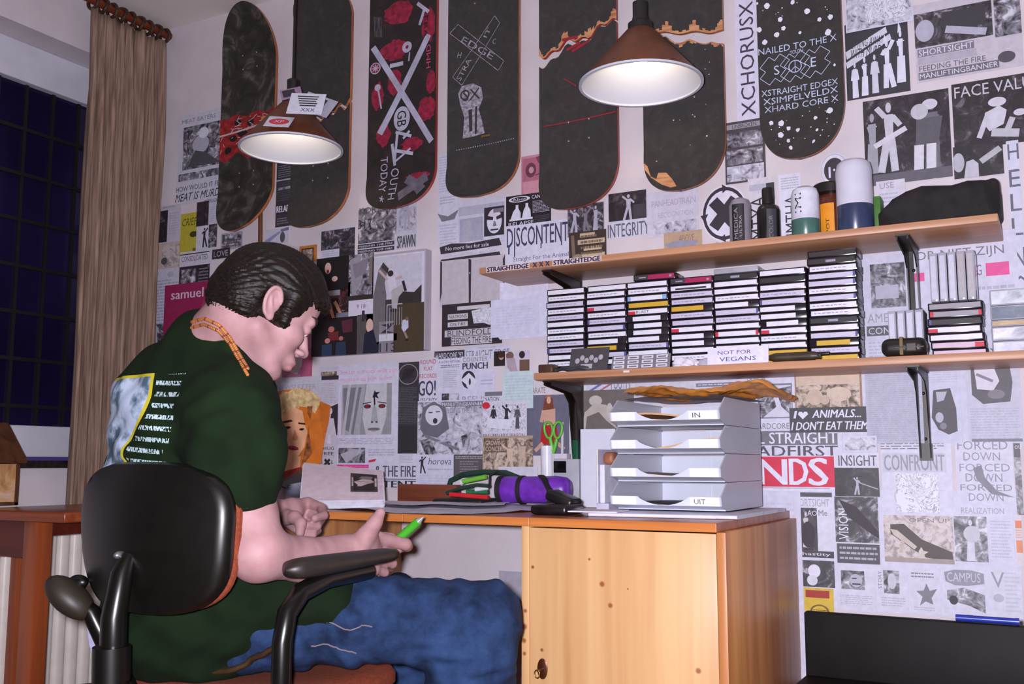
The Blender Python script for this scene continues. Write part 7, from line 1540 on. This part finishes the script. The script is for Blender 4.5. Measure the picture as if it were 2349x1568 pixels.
f.ell(H(.086, 0, -.070), (.017, .026, .014), .012, HR)
f.ell(H(.097, 0, -.0705), (.009, .019, .0055), .003, HR); f.ell(H(.094, 0, -.0815), (.010, .017, .0062), .003, HR)
f.cap(H(.104, -.02, -.0762), H(.104, .02, -.0762), .0016, .0016, .0015, cut=True)
# ears
for s in (-1, 1):
    ec = H(-.010, s*.077, -.012); er = np.array([unit(HF*.85+HL*s*-.2+HU*.15), unit(HL*s+HF*-.35), HU*1.0]); ez = unit(np.cross(er[0], er[1])*1.0); er = np.array([er[0], er[1]-er[0]*(er[0]@er[1]), ez]); er[1] = unit(er[1])
    for i in range(14):
        a0, a1 = -1.9+4.9*i/14, -1.9+4.9*(i+1)/14
        q0 = ec+er[0]*(-.0165*math.cos(a0-PI/2+.2))*1.0+ez*(.027*math.sin(a0-PI/2+.2)*-1)+er[1]*.010; q1 = ec+er[0]*(-.0165*math.cos(a1-PI/2+.2))+ez*(.027*math.sin(a1-PI/2+.2)*-1)+er[1]*.010
    f.ell(ec+er[1]*.003, (.0155, .0060, .026), .005, er); f.ell(ec+er[1]*.0115-er[0]*.001+ez*.001, (.0105, .0075, .0165), .003, er, cut=True)
    if ez[2] < 0: ez = -ez
    hx = [ec+er[0]*(.0165*math.cos(a))+ez*(.0285*math.sin(a))+er[1]*(.008+.002*math.sin(a)) for a in np.radians(np.linspace(5, 250, 18))]
    f.chain(hx, [.0034]*18, .003); f.cap(ec-er[0]*.006+ez*.012+er[1]*.007, ec+er[0]*.002-ez*.012+er[1]*.0075, .0028, .0028, .003)
    f.ell(ec-ez*.025+er[0]*.004+er[1]*.003, (.009, .0055, .009), .004, er); f.ell(ec+er[0]*.012-ez*.004+er[1]*.004, (.005, .005, .008), .004, er)
# arms
f.chain([sR, D_(548, 1088, 1.75), D_(565, 1180, 1.735), eR], [.054, .050, .050, .046], .02)
f.cap(eR, D_(692, 1282, 1.80), .046, .036, .02); f.cap(D_(692, 1282, 1.80), wR, .036, .0265, .02)
f.chain([sL, eL, wL], [.054, .044, .027], .02)
# right hand: edge on, thumb up
k1 = .006
wRb = D_(815, 1262, 1.915)
mc = [D_(866, 1233, 1.970), D_(872, 1256, 1.985), D_(868, 1280, 1.985), D_(856, 1302, 1.97)]
for i, m in enumerate(mc): f.cap(wRb, m, .019 if i < 3 else .017, .0125 if i < 3 else .0115, .012)
f.cap(D_(835, 1252, 1.93), D_(850, 1262, 1.95), .021, .020, .012)
f.chain([mc[0], D_(908, 1243, 2.005), D_(931, 1248, 2.010), D_(934, 1252, 2.02), D_(915, 1256, 2.045)], [.0135, .0126, .0120, .0110, .0095], .004)
f.chain([mc[1], D_(905, 1265, 2.03), D_(915, 1250, 2.05), D_(898, 1232, 2.06), D_(880, 1228, 2.05)], [.0125, .0112, .0102, .0095, .0085], .003)
f.chain([mc[2], D_(900, 1292, 2.02), D_(896, 1300, 2.05), D_(868, 1296, 2.06)], [.0112, .0100, .0092, .0088], .0028)
f.chain([mc[3], D_(882, 1312, 1.995), D_(880, 1318, 2.02), D_(858, 1314, 2.03)], [.0105, .0092, .0085, .0082], .0028)
f.chain([D_(822, 1250, 1.905), D_(842, 1226, 1.915), D_(860, 1199, 1.925), D_(873, 1175, 1.935)], [.021, .0165, .0122, .0098], .012)
f.ell(D_(845, 1238, 1.935), (.02, .018, .02), .014); f.cap(D_(806, 1282, 1.925), D_(852, 1306, 1.965), .0150, .0135, .012)
# left hand: loose fist at the desk edge
wLb = D_(642, 1172, 2.20)
ml = [D_(706, 1152, 2.26), D_(702, 1172, 2.27), D_(692, 1194, 2.26), D_(682, 1213, 2.24)]
for i, m in enumerate(ml): f.cap(wLb, m, .020, .0125 if i < 3 else .0115, .012)
f.ell(D_(668, 1172, 2.225), (.026, .024, .028), .012)
f.chain([ml[0], D_(737, 1164, 2.235), D_(743, 1182, 2.195), D_(722, 1188, 2.165)], [.0122, .0108, .0098, .0088], .0028)
f.chain([ml[1], D_(735, 1191, 2.225), D_(727, 1206, 2.18), D_(704, 1204, 2.16)], [.0122, .0106, .0096, .0088], .0028)
f.chain([ml[2], D_(727, 1216, 2.215), D_(716, 1226, 2.172), D_(694, 1221, 2.155)], [.0116, .0100, .0092, .0086], .0028)
f.chain([ml[3], D_(712, 1234, 2.19), D_(703, 1240, 2.16), D_(686, 1234, 2.15)], [.0106, .0092, .0085, .0082], .0028)
f.chain([D_(655, 1186, 2.175), D_(676, 1186, 2.145), D_(690, 1200, 2.128), D_(688, 1222, 2.122)], [.018, .0135, .0115, .0095], .006)
f.smooth(1)
def skin_material():
    m = bpy.data.materials.new('skin'); nt, N, K, B = nodes_of(m)
    tc = N.new('ShaderNodeTexCoord'); nz = N.new('ShaderNodeTexNoise'); nz.inputs['Scale'].default_value = 22; nz.inputs['Detail'].default_value = 5; K.new(tc.outputs['Object'], nz.inputs['Vector'])
    rp = N.new('ShaderNodeValToRGB'); e = rp.color_ramp.elements; e[0].position = .32; e[0].color = L3((158, 118, 120)); e[1].position = .7; e[1].color = L3((182, 142, 146))
    K.new(nz.outputs['Fac'], rp.inputs['Fac']); K.new(rp.outputs['Color'], B.inputs['Base Color']); B.inputs['Roughness'].default_value = .6; B.inputs['Specular IOR Level'].default_value = .3
    B.inputs['Subsurface Weight'].default_value = .12; B.inputs['Subsurface Radius'].default_value = (.012, .005, .003); B.inputs['Subsurface Scale'].default_value = .6
    n2 = N.new('ShaderNodeTexNoise'); n2.inputs['Scale'].default_value = 420; K.new(tc.outputs['Object'], n2.inputs['Vector']); bp = N.new('ShaderNodeBump'); bp.inputs['Strength'].default_value = .12; bp.inputs['Distance'].default_value = .001
    K.new(n2.outputs['Fac'], bp.inputs['Height']); K.new(bp.outputs['Normal'], B.inputs['Normal'])
    return m
M_skin = skin_material()
body = solid(f, 'body', [M_skin, mat('lip_skin', (174, 122, 126), rough=.45, vary=.05)], person)
# tint lips and eyebrows by face
me = body.data; nV = len(me.vertices); co = np.empty(nV*3); me.vertices.foreach_get('co', co); co = co.reshape(-1, 3)+np.array(world_loc(person))-hC
lx, ly, lz = co@HF, co@HL, co@HU
lip = (np.abs(ly) < .021) & (((lx-.097)/.013)**2+((lz+.0755)/.0125)**2 < 1) & (lx > .09)
brow = (lx > .078) & (np.abs(np.abs(ly)-.032) < .019) & (np.abs(lz-.0105+.15*np.abs(np.abs(ly)-.028)) < .0042)
mi = np.zeros(len(me.polygons), np.int32)
for i, p in enumerate(me.polygons):
    v = p.vertices[0]
    if lip[v]: mi[i] = 1
me.polygons.foreach_set('material_index', mi)
# eyes
M_eye = mat('eye_white', (224, 216, 216), rough=.15, vary=0.02)
for s in (-1, 1):
    q = MB(); c = H(.0825, s*.031, -.0125); q.ell(tuple(c), (.0094, .0094, .0094), 20, 14, slot=0); q.ell(tuple(c+HF*.0066-HU*.002), (.0046, .0046, .0046), 14, 10, slot=1); q.build('eye', [M_eye, mat('dark_iris', (50, 34, 28), rough=.1)], person, smooth=3)
bb0 = BVHTree.FromPolygons([v.co[:] for v in body.data.vertices], [p.vertices[:] for p in body.data.polygons]); pl = Vector(world_loc(person))
for s in (-1, 1):
    q = MB(); bp_ = []
    for t in np.linspace(0, 1, 9):
        P = H(.096-.016*t*t, s*(.013+.040*t), .010+.010*math.sin(t*2.4)-.002*t); l, n, i, d_ = bb0.find_nearest(Vector(P)-pl); bp_.append(l+pl+n*.0006)
    q.tube(bp_, [.0016, .003, .0036, .0036, .0034, .003, .0026, .002, .001], 10, flat=.5); q.build('eyebrow', mat('brow_hair', (50, 33, 26), rough=.8, vary=.3, scale=300), person, smooth=3)
# ---- hair
f = Field(hC-.20, hC+.20, .0028)
f.ell(H(-.003, 0, .028), (.0985, .0845, .0900), .02, HR)
f.ell(H(-.042, 0, -.012), (.062, .076, .066), .02, HR)
f.ell(H(.040, 0, .066), (.056, .062, .044), .03, HR)
f.ell(H(.082, .0, .052), (.028, .050, .024), .02, HR)
for s in (-1, 1): f.cap(H(.022, s*.078, .02), H(.028, s*.073, -.030), .016, .009, .012)
f.ell(H(.105, 0, -.035), (.078, .12, .075), .01, HR, cut=True)
f.ell(H(.02, 0, -.115), (.10, .12, .078), .012, HR, cut=True)
f.ell(H(-.055, 0, -.150), (.09, .12, .080), .012, HR, cut=True)
for s in (-1, 1): f.ell(H(-.010, s*.092, -.016), (.024, .026, .034), .008, HR, cut=True)
def strands(X, Y, Z):
    p = np.stack([X, Y, Z], -1)-hC; a = p@HF; b = p@HL; c = p@HU
    ang = np.arctan2(b, c+.05); r = a
    return .0013*np.sin(ang*60+5*np.sin(r*24+ang*2)+2*np.sin(r*55))+.0035*np.sin(r*40+ang*7)*np.cos(ang*5+r*15)+.0011*np.sin(ang*110+6*np.sin(r*30))
f.warp(strands)
def hair_material():
    m = bpy.data.materials.new('dark_hair'); nt, N, K, B = nodes_of(m)
    tc = N.new('ShaderNodeTexCoord'); mp = N.new('ShaderNodeMapping'); mp.inputs['Scale'].default_value = (60, 60, 260); mp.inputs['Rotation'].default_value = (.6, .5, .3)
    K.new(tc.outputs['Object'], mp.inputs['Vector']); nz = N.new('ShaderNodeTexNoise'); nz.inputs['Scale'].default_value = 1.0; nz.inputs['Detail'].default_value = 5; nz.inputs['Distortion'].default_value = 1.5; K.new(mp.outputs['Vector'], nz.inputs['Vector'])
    rp = N.new('ShaderNodeValToRGB'); e = rp.color_ramp.elements; e[0].position = .35; e[0].color = L3((9, 6, 4)); e[1].position = .75; e[1].color = L3((32, 20, 14))
    K.new(nz.outputs['Fac'], rp.inputs['Fac']); K.new(rp.outputs['Color'], B.inputs['Base Color']); B.inputs['Roughness'].default_value = .5; B.inputs['Specular IOR Level'].default_value = .3
    bp = N.new('ShaderNodeBump'); bp.inputs['Strength'].default_value = .35; bp.inputs['Distance'].default_value = .002; K.new(nz.outputs['Fac'], bp.inputs['Height']); K.new(bp.outputs['Normal'], B.inputs['Normal'])
    return m
solid(f, 'hair', [hair_material()], person)
# ---- T-shirt
RINGP = ((440, 743, 1.90), (468, 735, 1.86), (502, 750, 1.835), (528, 780, 1.822), (549, 818, 1.82), (568, 850, 1.83), (596, 856, 1.92), (572, 822, 2.0), (528, 775, 2.02), (470, 743, 2.0), (440, 743, 1.90))
f = Field((-1.86, -1.44, .44), (-.92, -.66, 1.16), .0060)
f.ell(D_(455, 940, 1.925), (.126, .180, .125), .05, TR)
f.ell(D_(437, 1040, 1.945), (.145, .195, .17), .05, TR)
f.ell(D_(430, 1220, 1.955), (.150, .185, .16), .05, TR)
f.ell(D_(440, 1400, 1.95), (.160, .190, .135), .05, TR)
f.ell(D_(408, 905, 1.955), (.10, .14, .10), .05, TR)
f.cap(D_(478, 806, 1.92), D_(478, 838, 1.925), .070, .080, .03)
f.chain([sR, D_(543, 1040, 1.757), D_(550, 1140, 1.735)], [.073, .073, .061], .05)
f.chain([sL, sL*.4+eL*.6], [.076, .080], .03)
f.cap(sR, D_(490, 858, 1.905), .066, .068, .06); f.cap(sL, D_(440, 860, 1.95), .066, .066, .03)
# lower front of the shirt lying over the lap
f.cap(D_(545, 1378, 1.875), D_(745, 1376, 1.862), .094, .066, .03); f.cap(D_(520, 1430, 1.95), D_(700, 1390, 2.08), .12, .09, .04); f.cap(D_(455, 1440, 1.90), D_(545, 1432, 1.87), .105, .072, .03)
f.cap(D_(400, 1440, 1.90), D_(490, 1462, 1.87), .098, .078, .03)
def folds(X, Y, Z):
    return .0055*np.sin(X*38+Z*52+2*np.sin(Y*21))*np.sin(Y*29-Z*22+1)+.0035*np.sin(X*70-Z*45+3*np.sin(Z*30))*np.cos(Y*60)
f.warp(folds)
# collar and sleeve openings
f.chain([D_(x, y+11, d+.003) for x, y, d in RINGP], [.013]*len(RINGP), .016); f.cap(D_(462, 786, 1.92), D_(512, 818, 1.895), .062, .066, .03)
shirt = solid(f, 'shirt', [], person)
A0 = D_(440, 1040, 1.945)
me = shirt.data; n_ = len(me.vertices); co = np.empty(n_*3); me.vertices.foreach_get('co', co); co = co.reshape(-1, 3)+np.array(world_loc(person)); q_ = co-A0
for nm, val in (('around', np.arctan2(q_@-tL, -(q_@tF))), ('height', co[:, 2])):
    at = me.attributes.new(nm, 'FLOAT', 'POINT'); at.data.foreach_set('value', val.astype(np.float32))
def shirt_material():
    m = bpy.data.materials.new('printed_green_jersey'); nt, N, K, B = nodes_of(m)
    def A(n): a = N.new('ShaderNodeAttribute'); a.attribute_name = n; return a.outputs['Fac']
    def op(o, a, b=None, c=None):
        x = N.new('ShaderNodeMath'); x.operation = o
        for i, v in enumerate((a, b, c)):
            if v is None: continue
            if isinstance(v, (int, float)): x.inputs[i].default_value = v
            else: K.new(v, x.inputs[i])
        return x.outputs[0]
    th, z = A('around'), A('height')
    t = op('DIVIDE', op('SUBTRACT', z, .84), .18)
    fc = N.new('ShaderNodeFloatCurve'); K.new(t, fc.inputs['Value']); cv = fc.mapping.curves[0]
    pts = [(0, .30), (.08, .24), (.165, .16), (.32, .31), (.53, .53), (1, .60)]
    cv.points[0].location = pts[0]; cv.points[1].location = pts[-1]
    for p in pts[1:-1]: cv.points.new(*p)
    fc.mapping.update()
    d = op('SUBTRACT', th, fc.outputs[0])
    inz = op('MULTIPLY', op('LESS_THAN', z, 1.012), op('GREATER_THAN', z, .76))
    pic = op('MULTIPLY', op('MULTIPLY', op('LESS_THAN', d, 0), op('GREATER_THAN', th, -.75)), inz)
    yel = op('MULTIPLY', op('MULTIPLY', op('LESS_THAN', op('ABSOLUTE', d), .026), inz), 1)
    yt = op('MULTIPLY', op('MULTIPLY', op('LESS_THAN', op('ABSOLUTE', op('SUBTRACT', z, 1.0125)), .0028), op('LESS_THAN', d, 0.02)), op('GREATER_THAN', th, -.75))
    yel = op('MAXIMUM', yel, yt)
    ln = op('DIVIDE', op('SUBTRACT', op('ADD', 1.008, op('MULTIPLY', op('SUBTRACT', th, .6), -.012)), z), .0205)
    fr = op('FRACT', ln); li = op('FLOOR', ln)
    cb = N.new('ShaderNodeCombineXYZ'); K.new(op('MULTIPLY', th, 58), cb.inputs[0]); K.new(op('MULTIPLY', li, 7.3), cb.inputs[1]); K.new(op('MULTIPLY', fr, 3.2), cb.inputs[2])
    nz = N.new('ShaderNodeTexNoise'); nz.inputs['Scale'].default_value = 1.0; nz.inputs['Detail'].default_value = 2; K.new(cb.outputs[0], nz.inputs['Vector'])
    c2 = N.new('ShaderNodeCombineXYZ'); K.new(op('MULTIPLY', th, 9), c2.inputs[0]); K.new(op('MULTIPLY', li, 3.1), c2.inputs[1])
    n2 = N.new('ShaderNodeTexNoise'); n2.inputs['Scale'].default_value = 1.0; K.new(c2.outputs[0], n2.inputs['Vector'])
    row = op('MULTIPLY', op('GREATER_THAN', fr, .28), op('LESS_THAN', fr, .68))
    ends = op('MULTIPLY', op('GREATER_THAN', d, .07), op('LESS_THAN', th, op('ADD', .82, op('ADD', op('MULTIPLY', n2.outputs['Fac'], .25), op('MULTIPLY', op('SUBTRACT', z, .95), 1.2)))))
    txt = op('MULTIPLY', op('MULTIPLY', op('MULTIPLY', row, ends), inz), op('MULTIPLY', op('GREATER_THAN', nz.outputs['Fac'], .47), op('GREATER_THAN', n2.outputs['Fac'], .36)))
    tc = N.new('ShaderNodeTexCoord'); n3 = N.new('ShaderNodeTexNoise'); n3.inputs['Scale'].default_value = 24; n3.inputs['Detail'].default_value = 6; K.new(tc.outputs['Object'], n3.inputs['Vector'])
    rp = N.new('ShaderNodeValToRGB'); e = rp.color_ramp.elements; e[0].position = .40; e[0].color = L3((74, 96, 112)); e[1].position = .55; e[1].color = L3((182, 196, 220)); K.new(n3.outputs['Fac'], rp.inputs['Fac'])
    n4 = N.new('ShaderNodeTexNoise'); n4.inputs['Scale'].default_value = 9; n4.inputs['Detail'].default_value = 5; K.new(tc.outputs['Object'], n4.inputs['Vector'])
    gr = N.new('ShaderNodeValToRGB'); e = gr.color_ramp.elements; e[0].position = .3; e[0].color = L3((13, 24, 12)); e[1].position = .7; e[1].color = L3((20, 36, 17)); K.new(n4.outputs['Fac'], gr.inputs['Fac'])
    def mix(f, a, b):
        x = N.new('ShaderNodeMix'); x.data_type = 'RGBA'; K.new(f, x.inputs['Factor']); K.new(a, x.inputs[6])
        if isinstance(b, tuple): x.inputs[7].default_value = b
        else: K.new(b, x.inputs[7])
        return x.outputs[2]
    c = mix(pic, gr.outputs['Color'], rp.outputs['Color']); c = mix(txt, c, L3((176, 200, 206))); c = mix(yel, c, L3((190, 176, 44)))
    K.new(c, B.inputs['Base Color']); B.inputs['Roughness'].default_value = .95; B.inputs['Specular IOR Level'].default_value = .15
    n5 = N.new('ShaderNodeTexNoise'); n5.inputs['Scale'].default_value = 700; K.new(tc.outputs['Object'], n5.inputs['Vector']); bp = N.new('ShaderNodeBump'); bp.inputs['Strength'].default_value = .2; bp.inputs['Distance'].default_value = .001
    K.new(n5.outputs['Fac'], bp.inputs['Height']); K.new(bp.outputs['Normal'], B.inputs['Normal'])
    return m
shirt.data.materials.append(shirt_material())
# ---- jeans
def denim():
    m = bpy.data.materials.new('blue_denim'); nt, N, K, B = nodes_of(m)
    tc = N.new('ShaderNodeTexCoord'); nz = N.new('ShaderNodeTexNoise'); nz.inputs['Scale'].default_value = 12; nz.inputs['Detail'].default_value = 8; nz.inputs['Roughness'].default_value = .65; K.new(tc.outputs['Object'], nz.inputs['Vector'])
    rp = N.new('ShaderNodeValToRGB'); e = rp.color_ramp.elements; e[0].position = .3; e[0].color = L3((12, 21, 44)); e[1].position = .72; e[1].color = L3((50, 75, 120)); K.new(nz.outputs['Fac'], rp.inputs['Fac'])
    K.new(rp.outputs['Color'], B.inputs['Base Color']); B.inputs['Roughness'].default_value = .9; B.inputs['Specular IOR Level'].default_value = .2
    wv = N.new('ShaderNodeTexWave'); wv.inputs['Scale'].default_value = 260; wv.inputs['Distortion'].default_value = 2; wv.bands_direction = 'DIAGONAL'; K.new(tc.outputs['Object'], wv.inputs['Vector'])
    bp = N.new('ShaderNodeBump'); bp.inputs['Strength'].default_value = .25; bp.inputs['Distance'].default_value = .001; K.new(wv.outputs['Fac'], bp.inputs['Height']); K.new(bp.outputs['Normal'], B.inputs['Normal'])
    return m
hR_, hL_ = D_(560, 1445, 1.875), D_(400, 1425, 2.03)
kR, kL = D_(1085, 1438, 1.905), D_(905, 1402, 2.36)
aR, aL = np.array([kR[0]-.03, kR[1]-.0, .11]), np.array([kL[0], kL[1]+.06, .11])
f = Field((-1.72, -1.36, .08), (-.76, -.30, .76), .0065)
f.ell(D_(455, 1450, 1.95), (.125, .165, .085), .04, TR)
f.chain([hR_, D_(820, 1418, 1.885), kR], [.080, .079, .079], .02)
f.chain([hL_, D_(650, 1410, 2.2), kL], [.082, .080, .076], .03)
f.ell(D_(1100, 1428, 1.905), (.074, .074, .068), .04)
f.chain([kR, kR*.5+aR*.5, aR], [.083, .085, .080], .03); f.chain([kL, kL*.5+aL*.5, aL], [.080, .082, .078], .03)
def wrink(X, Y, Z):
    a = X*.83+Y*.56
    return .006*np.sin(a*44+Z*60+2*np.sin(Y*25))*np.sin(Z*26+a*9)+.0035*np.sin(a*95-Z*50+3*np.sin(Z*33+X*20))*np.cos(a*31+Z*70)
f.warp(wrink)
jeans = solid(f, 'jeans', [denim()], person)
# stitched seams, belt and back pocket edge laid on the jeans
def bvh(o): return BVHTree.FromPolygons([v.co[:] for v in o.data.vertices], [p.vertices[:] for p in o.data.polygons])
bj = bvh(jeans); pl = Vector(world_loc(person))
def on(b, P, lift):
    l, n, i, d = b.find_nearest(Vector([float(v) for v in P])-pl)
    return l+pl+n*lift
def seam(pix, D0, D1, r, b=bj, k=40, lift=.0006):
    out = []
    for i in range(k+1):
        t = i/k*(len(pix)-1); j = min(int(t), len(pix)-2); u = t-j
        x = pix[j][0]*(1-u)+pix[j+1][0]*u; y = pix[j][1]*(1-u)+pix[j+1][1]*u; out.append(on(b, atD(x, y, D0+(D1-D0)*i/k), lift))
    return out
M_stitch = mat('pale_stitching', (120, 104, 110), rough=.8)
for pix, a, b_ in (([(740, 1425), (800, 1438), (852, 1442)], 1.80, 1.82), ([(712, 1492), (760, 1488), (820, 1510)], 1.79, 1.80), ([(650, 1440), (625, 1475)], 1.80, 1.80)):
    q = MB(); q.tube(seam(pix, a, b_, .001), .0013, 6); q.build('seam', M_stitch, person)
q = MB(); belt = seam([(470, 1548), (520, 1540), (570, 1522), (610, 1500), (648, 1474)], 1.82, 1.78, .01, k=30, lift=.004)
q.tube(belt, [.016]*31, 12, flat=.35); q.build('belt', mat('brown_leather_belt', (70, 50, 30), rough=.5, vary=.2), person, smooth=SMOOTH)
# shoes
f = Field((-1.60, -.95, -.01), (-.70, -.10, .20), .008)
for a_, dr in ((aR, unit((.75, .66, 0))), (aL, unit((.35, .94, 0)))):
    c = np.array([a_[0], a_[1], .045]); f.cap(c-dr*.03, c+dr*.15, .042, .036, .02); f.cap(c, c+np.array([0, 0, .06]), .045, .048, .03)
sl, P = f.sub(f.lo, f.lo+f.h*f.n); f.d = np.maximum(f.d, -(P[2]-.002)[:f.d.shape[0], :f.d.shape[1], :f.d.shape[2]].astype(np.float32))
solid(f, 'shoes', [mat('dark_canvas_shoe', (40, 36, 38), rough=.8)], person)
# ---- bead necklace
bb = bvh(body); bs = bvh(shirt)
ring = [atD(x, y, d) for x, y, d in RINGP]
for row, dz in enumerate((.004, -.007)):
    tot = 92; q = MB()
    for i in range(tot):
        t = i/tot*(len(ring)-1); k = int(t); u = t-k; P = ring[k]*(1-u)+ring[k+1]*u+np.array([0, 0, dz]); a1 = on(bb, P, .002); a2 = on(bs, P, .002)
        l = a1 if (Vector(P)-a1).length < (Vector(P)-a2).length else a2
        if t <= 5:
            dv = Vector((P-CAM).tolist()).normalized(); o_ = Vector(CAM.tolist())-pl; h_ = [b_.ray_cast(o_, dv) for b_ in (bb, bs)]; h_ = [x for x in h_ if x[0] is not None]
            if h_: l = min(h_, key=lambda x: x[3])[0]+pl-dv*.002
        q.ell(tuple(l), ((.0036, .0033)[row],)*3, 8, 6, slot=int((i*7+row) % 5 == 0))
    lab(q.build('necklace', [mat('amber_beads', (168, 104, 52), rough=.3, vary=.15), mat('dark_beads', (120, 56, 40), rough=.3)], person, smooth=3), '%s string of amber beads round the neck' % ('upper', 'lower')[row])
# ---- the pen in the right hand
p0, p1 = Vector(D_(893, 1254, 2.032)), Vector(D_(966, 1190, 2.015)); pen = thing('pen', 'lime green pen held between the fingers of the right hand', 'pen', tuple(p0.lerp(p1, .4)))
q = MB(); q.tube([p0, p0.lerp(p1, .92)], .0086, 18); q.build('barrel', mat('lime_pen', (70, 170, 44), rough=.25), pen, smooth=SMOOTH)
q = MB(); q.tube([p0.lerp(p1, .92), p0.lerp(p1, 1.0), p0.lerp(p1, 1.08)], [.0070, .0040, .0010], 12); q.build('tip', mat('grey_tip', (150, 150, 156), rough=.3), pen, smooth=SMOOTH)
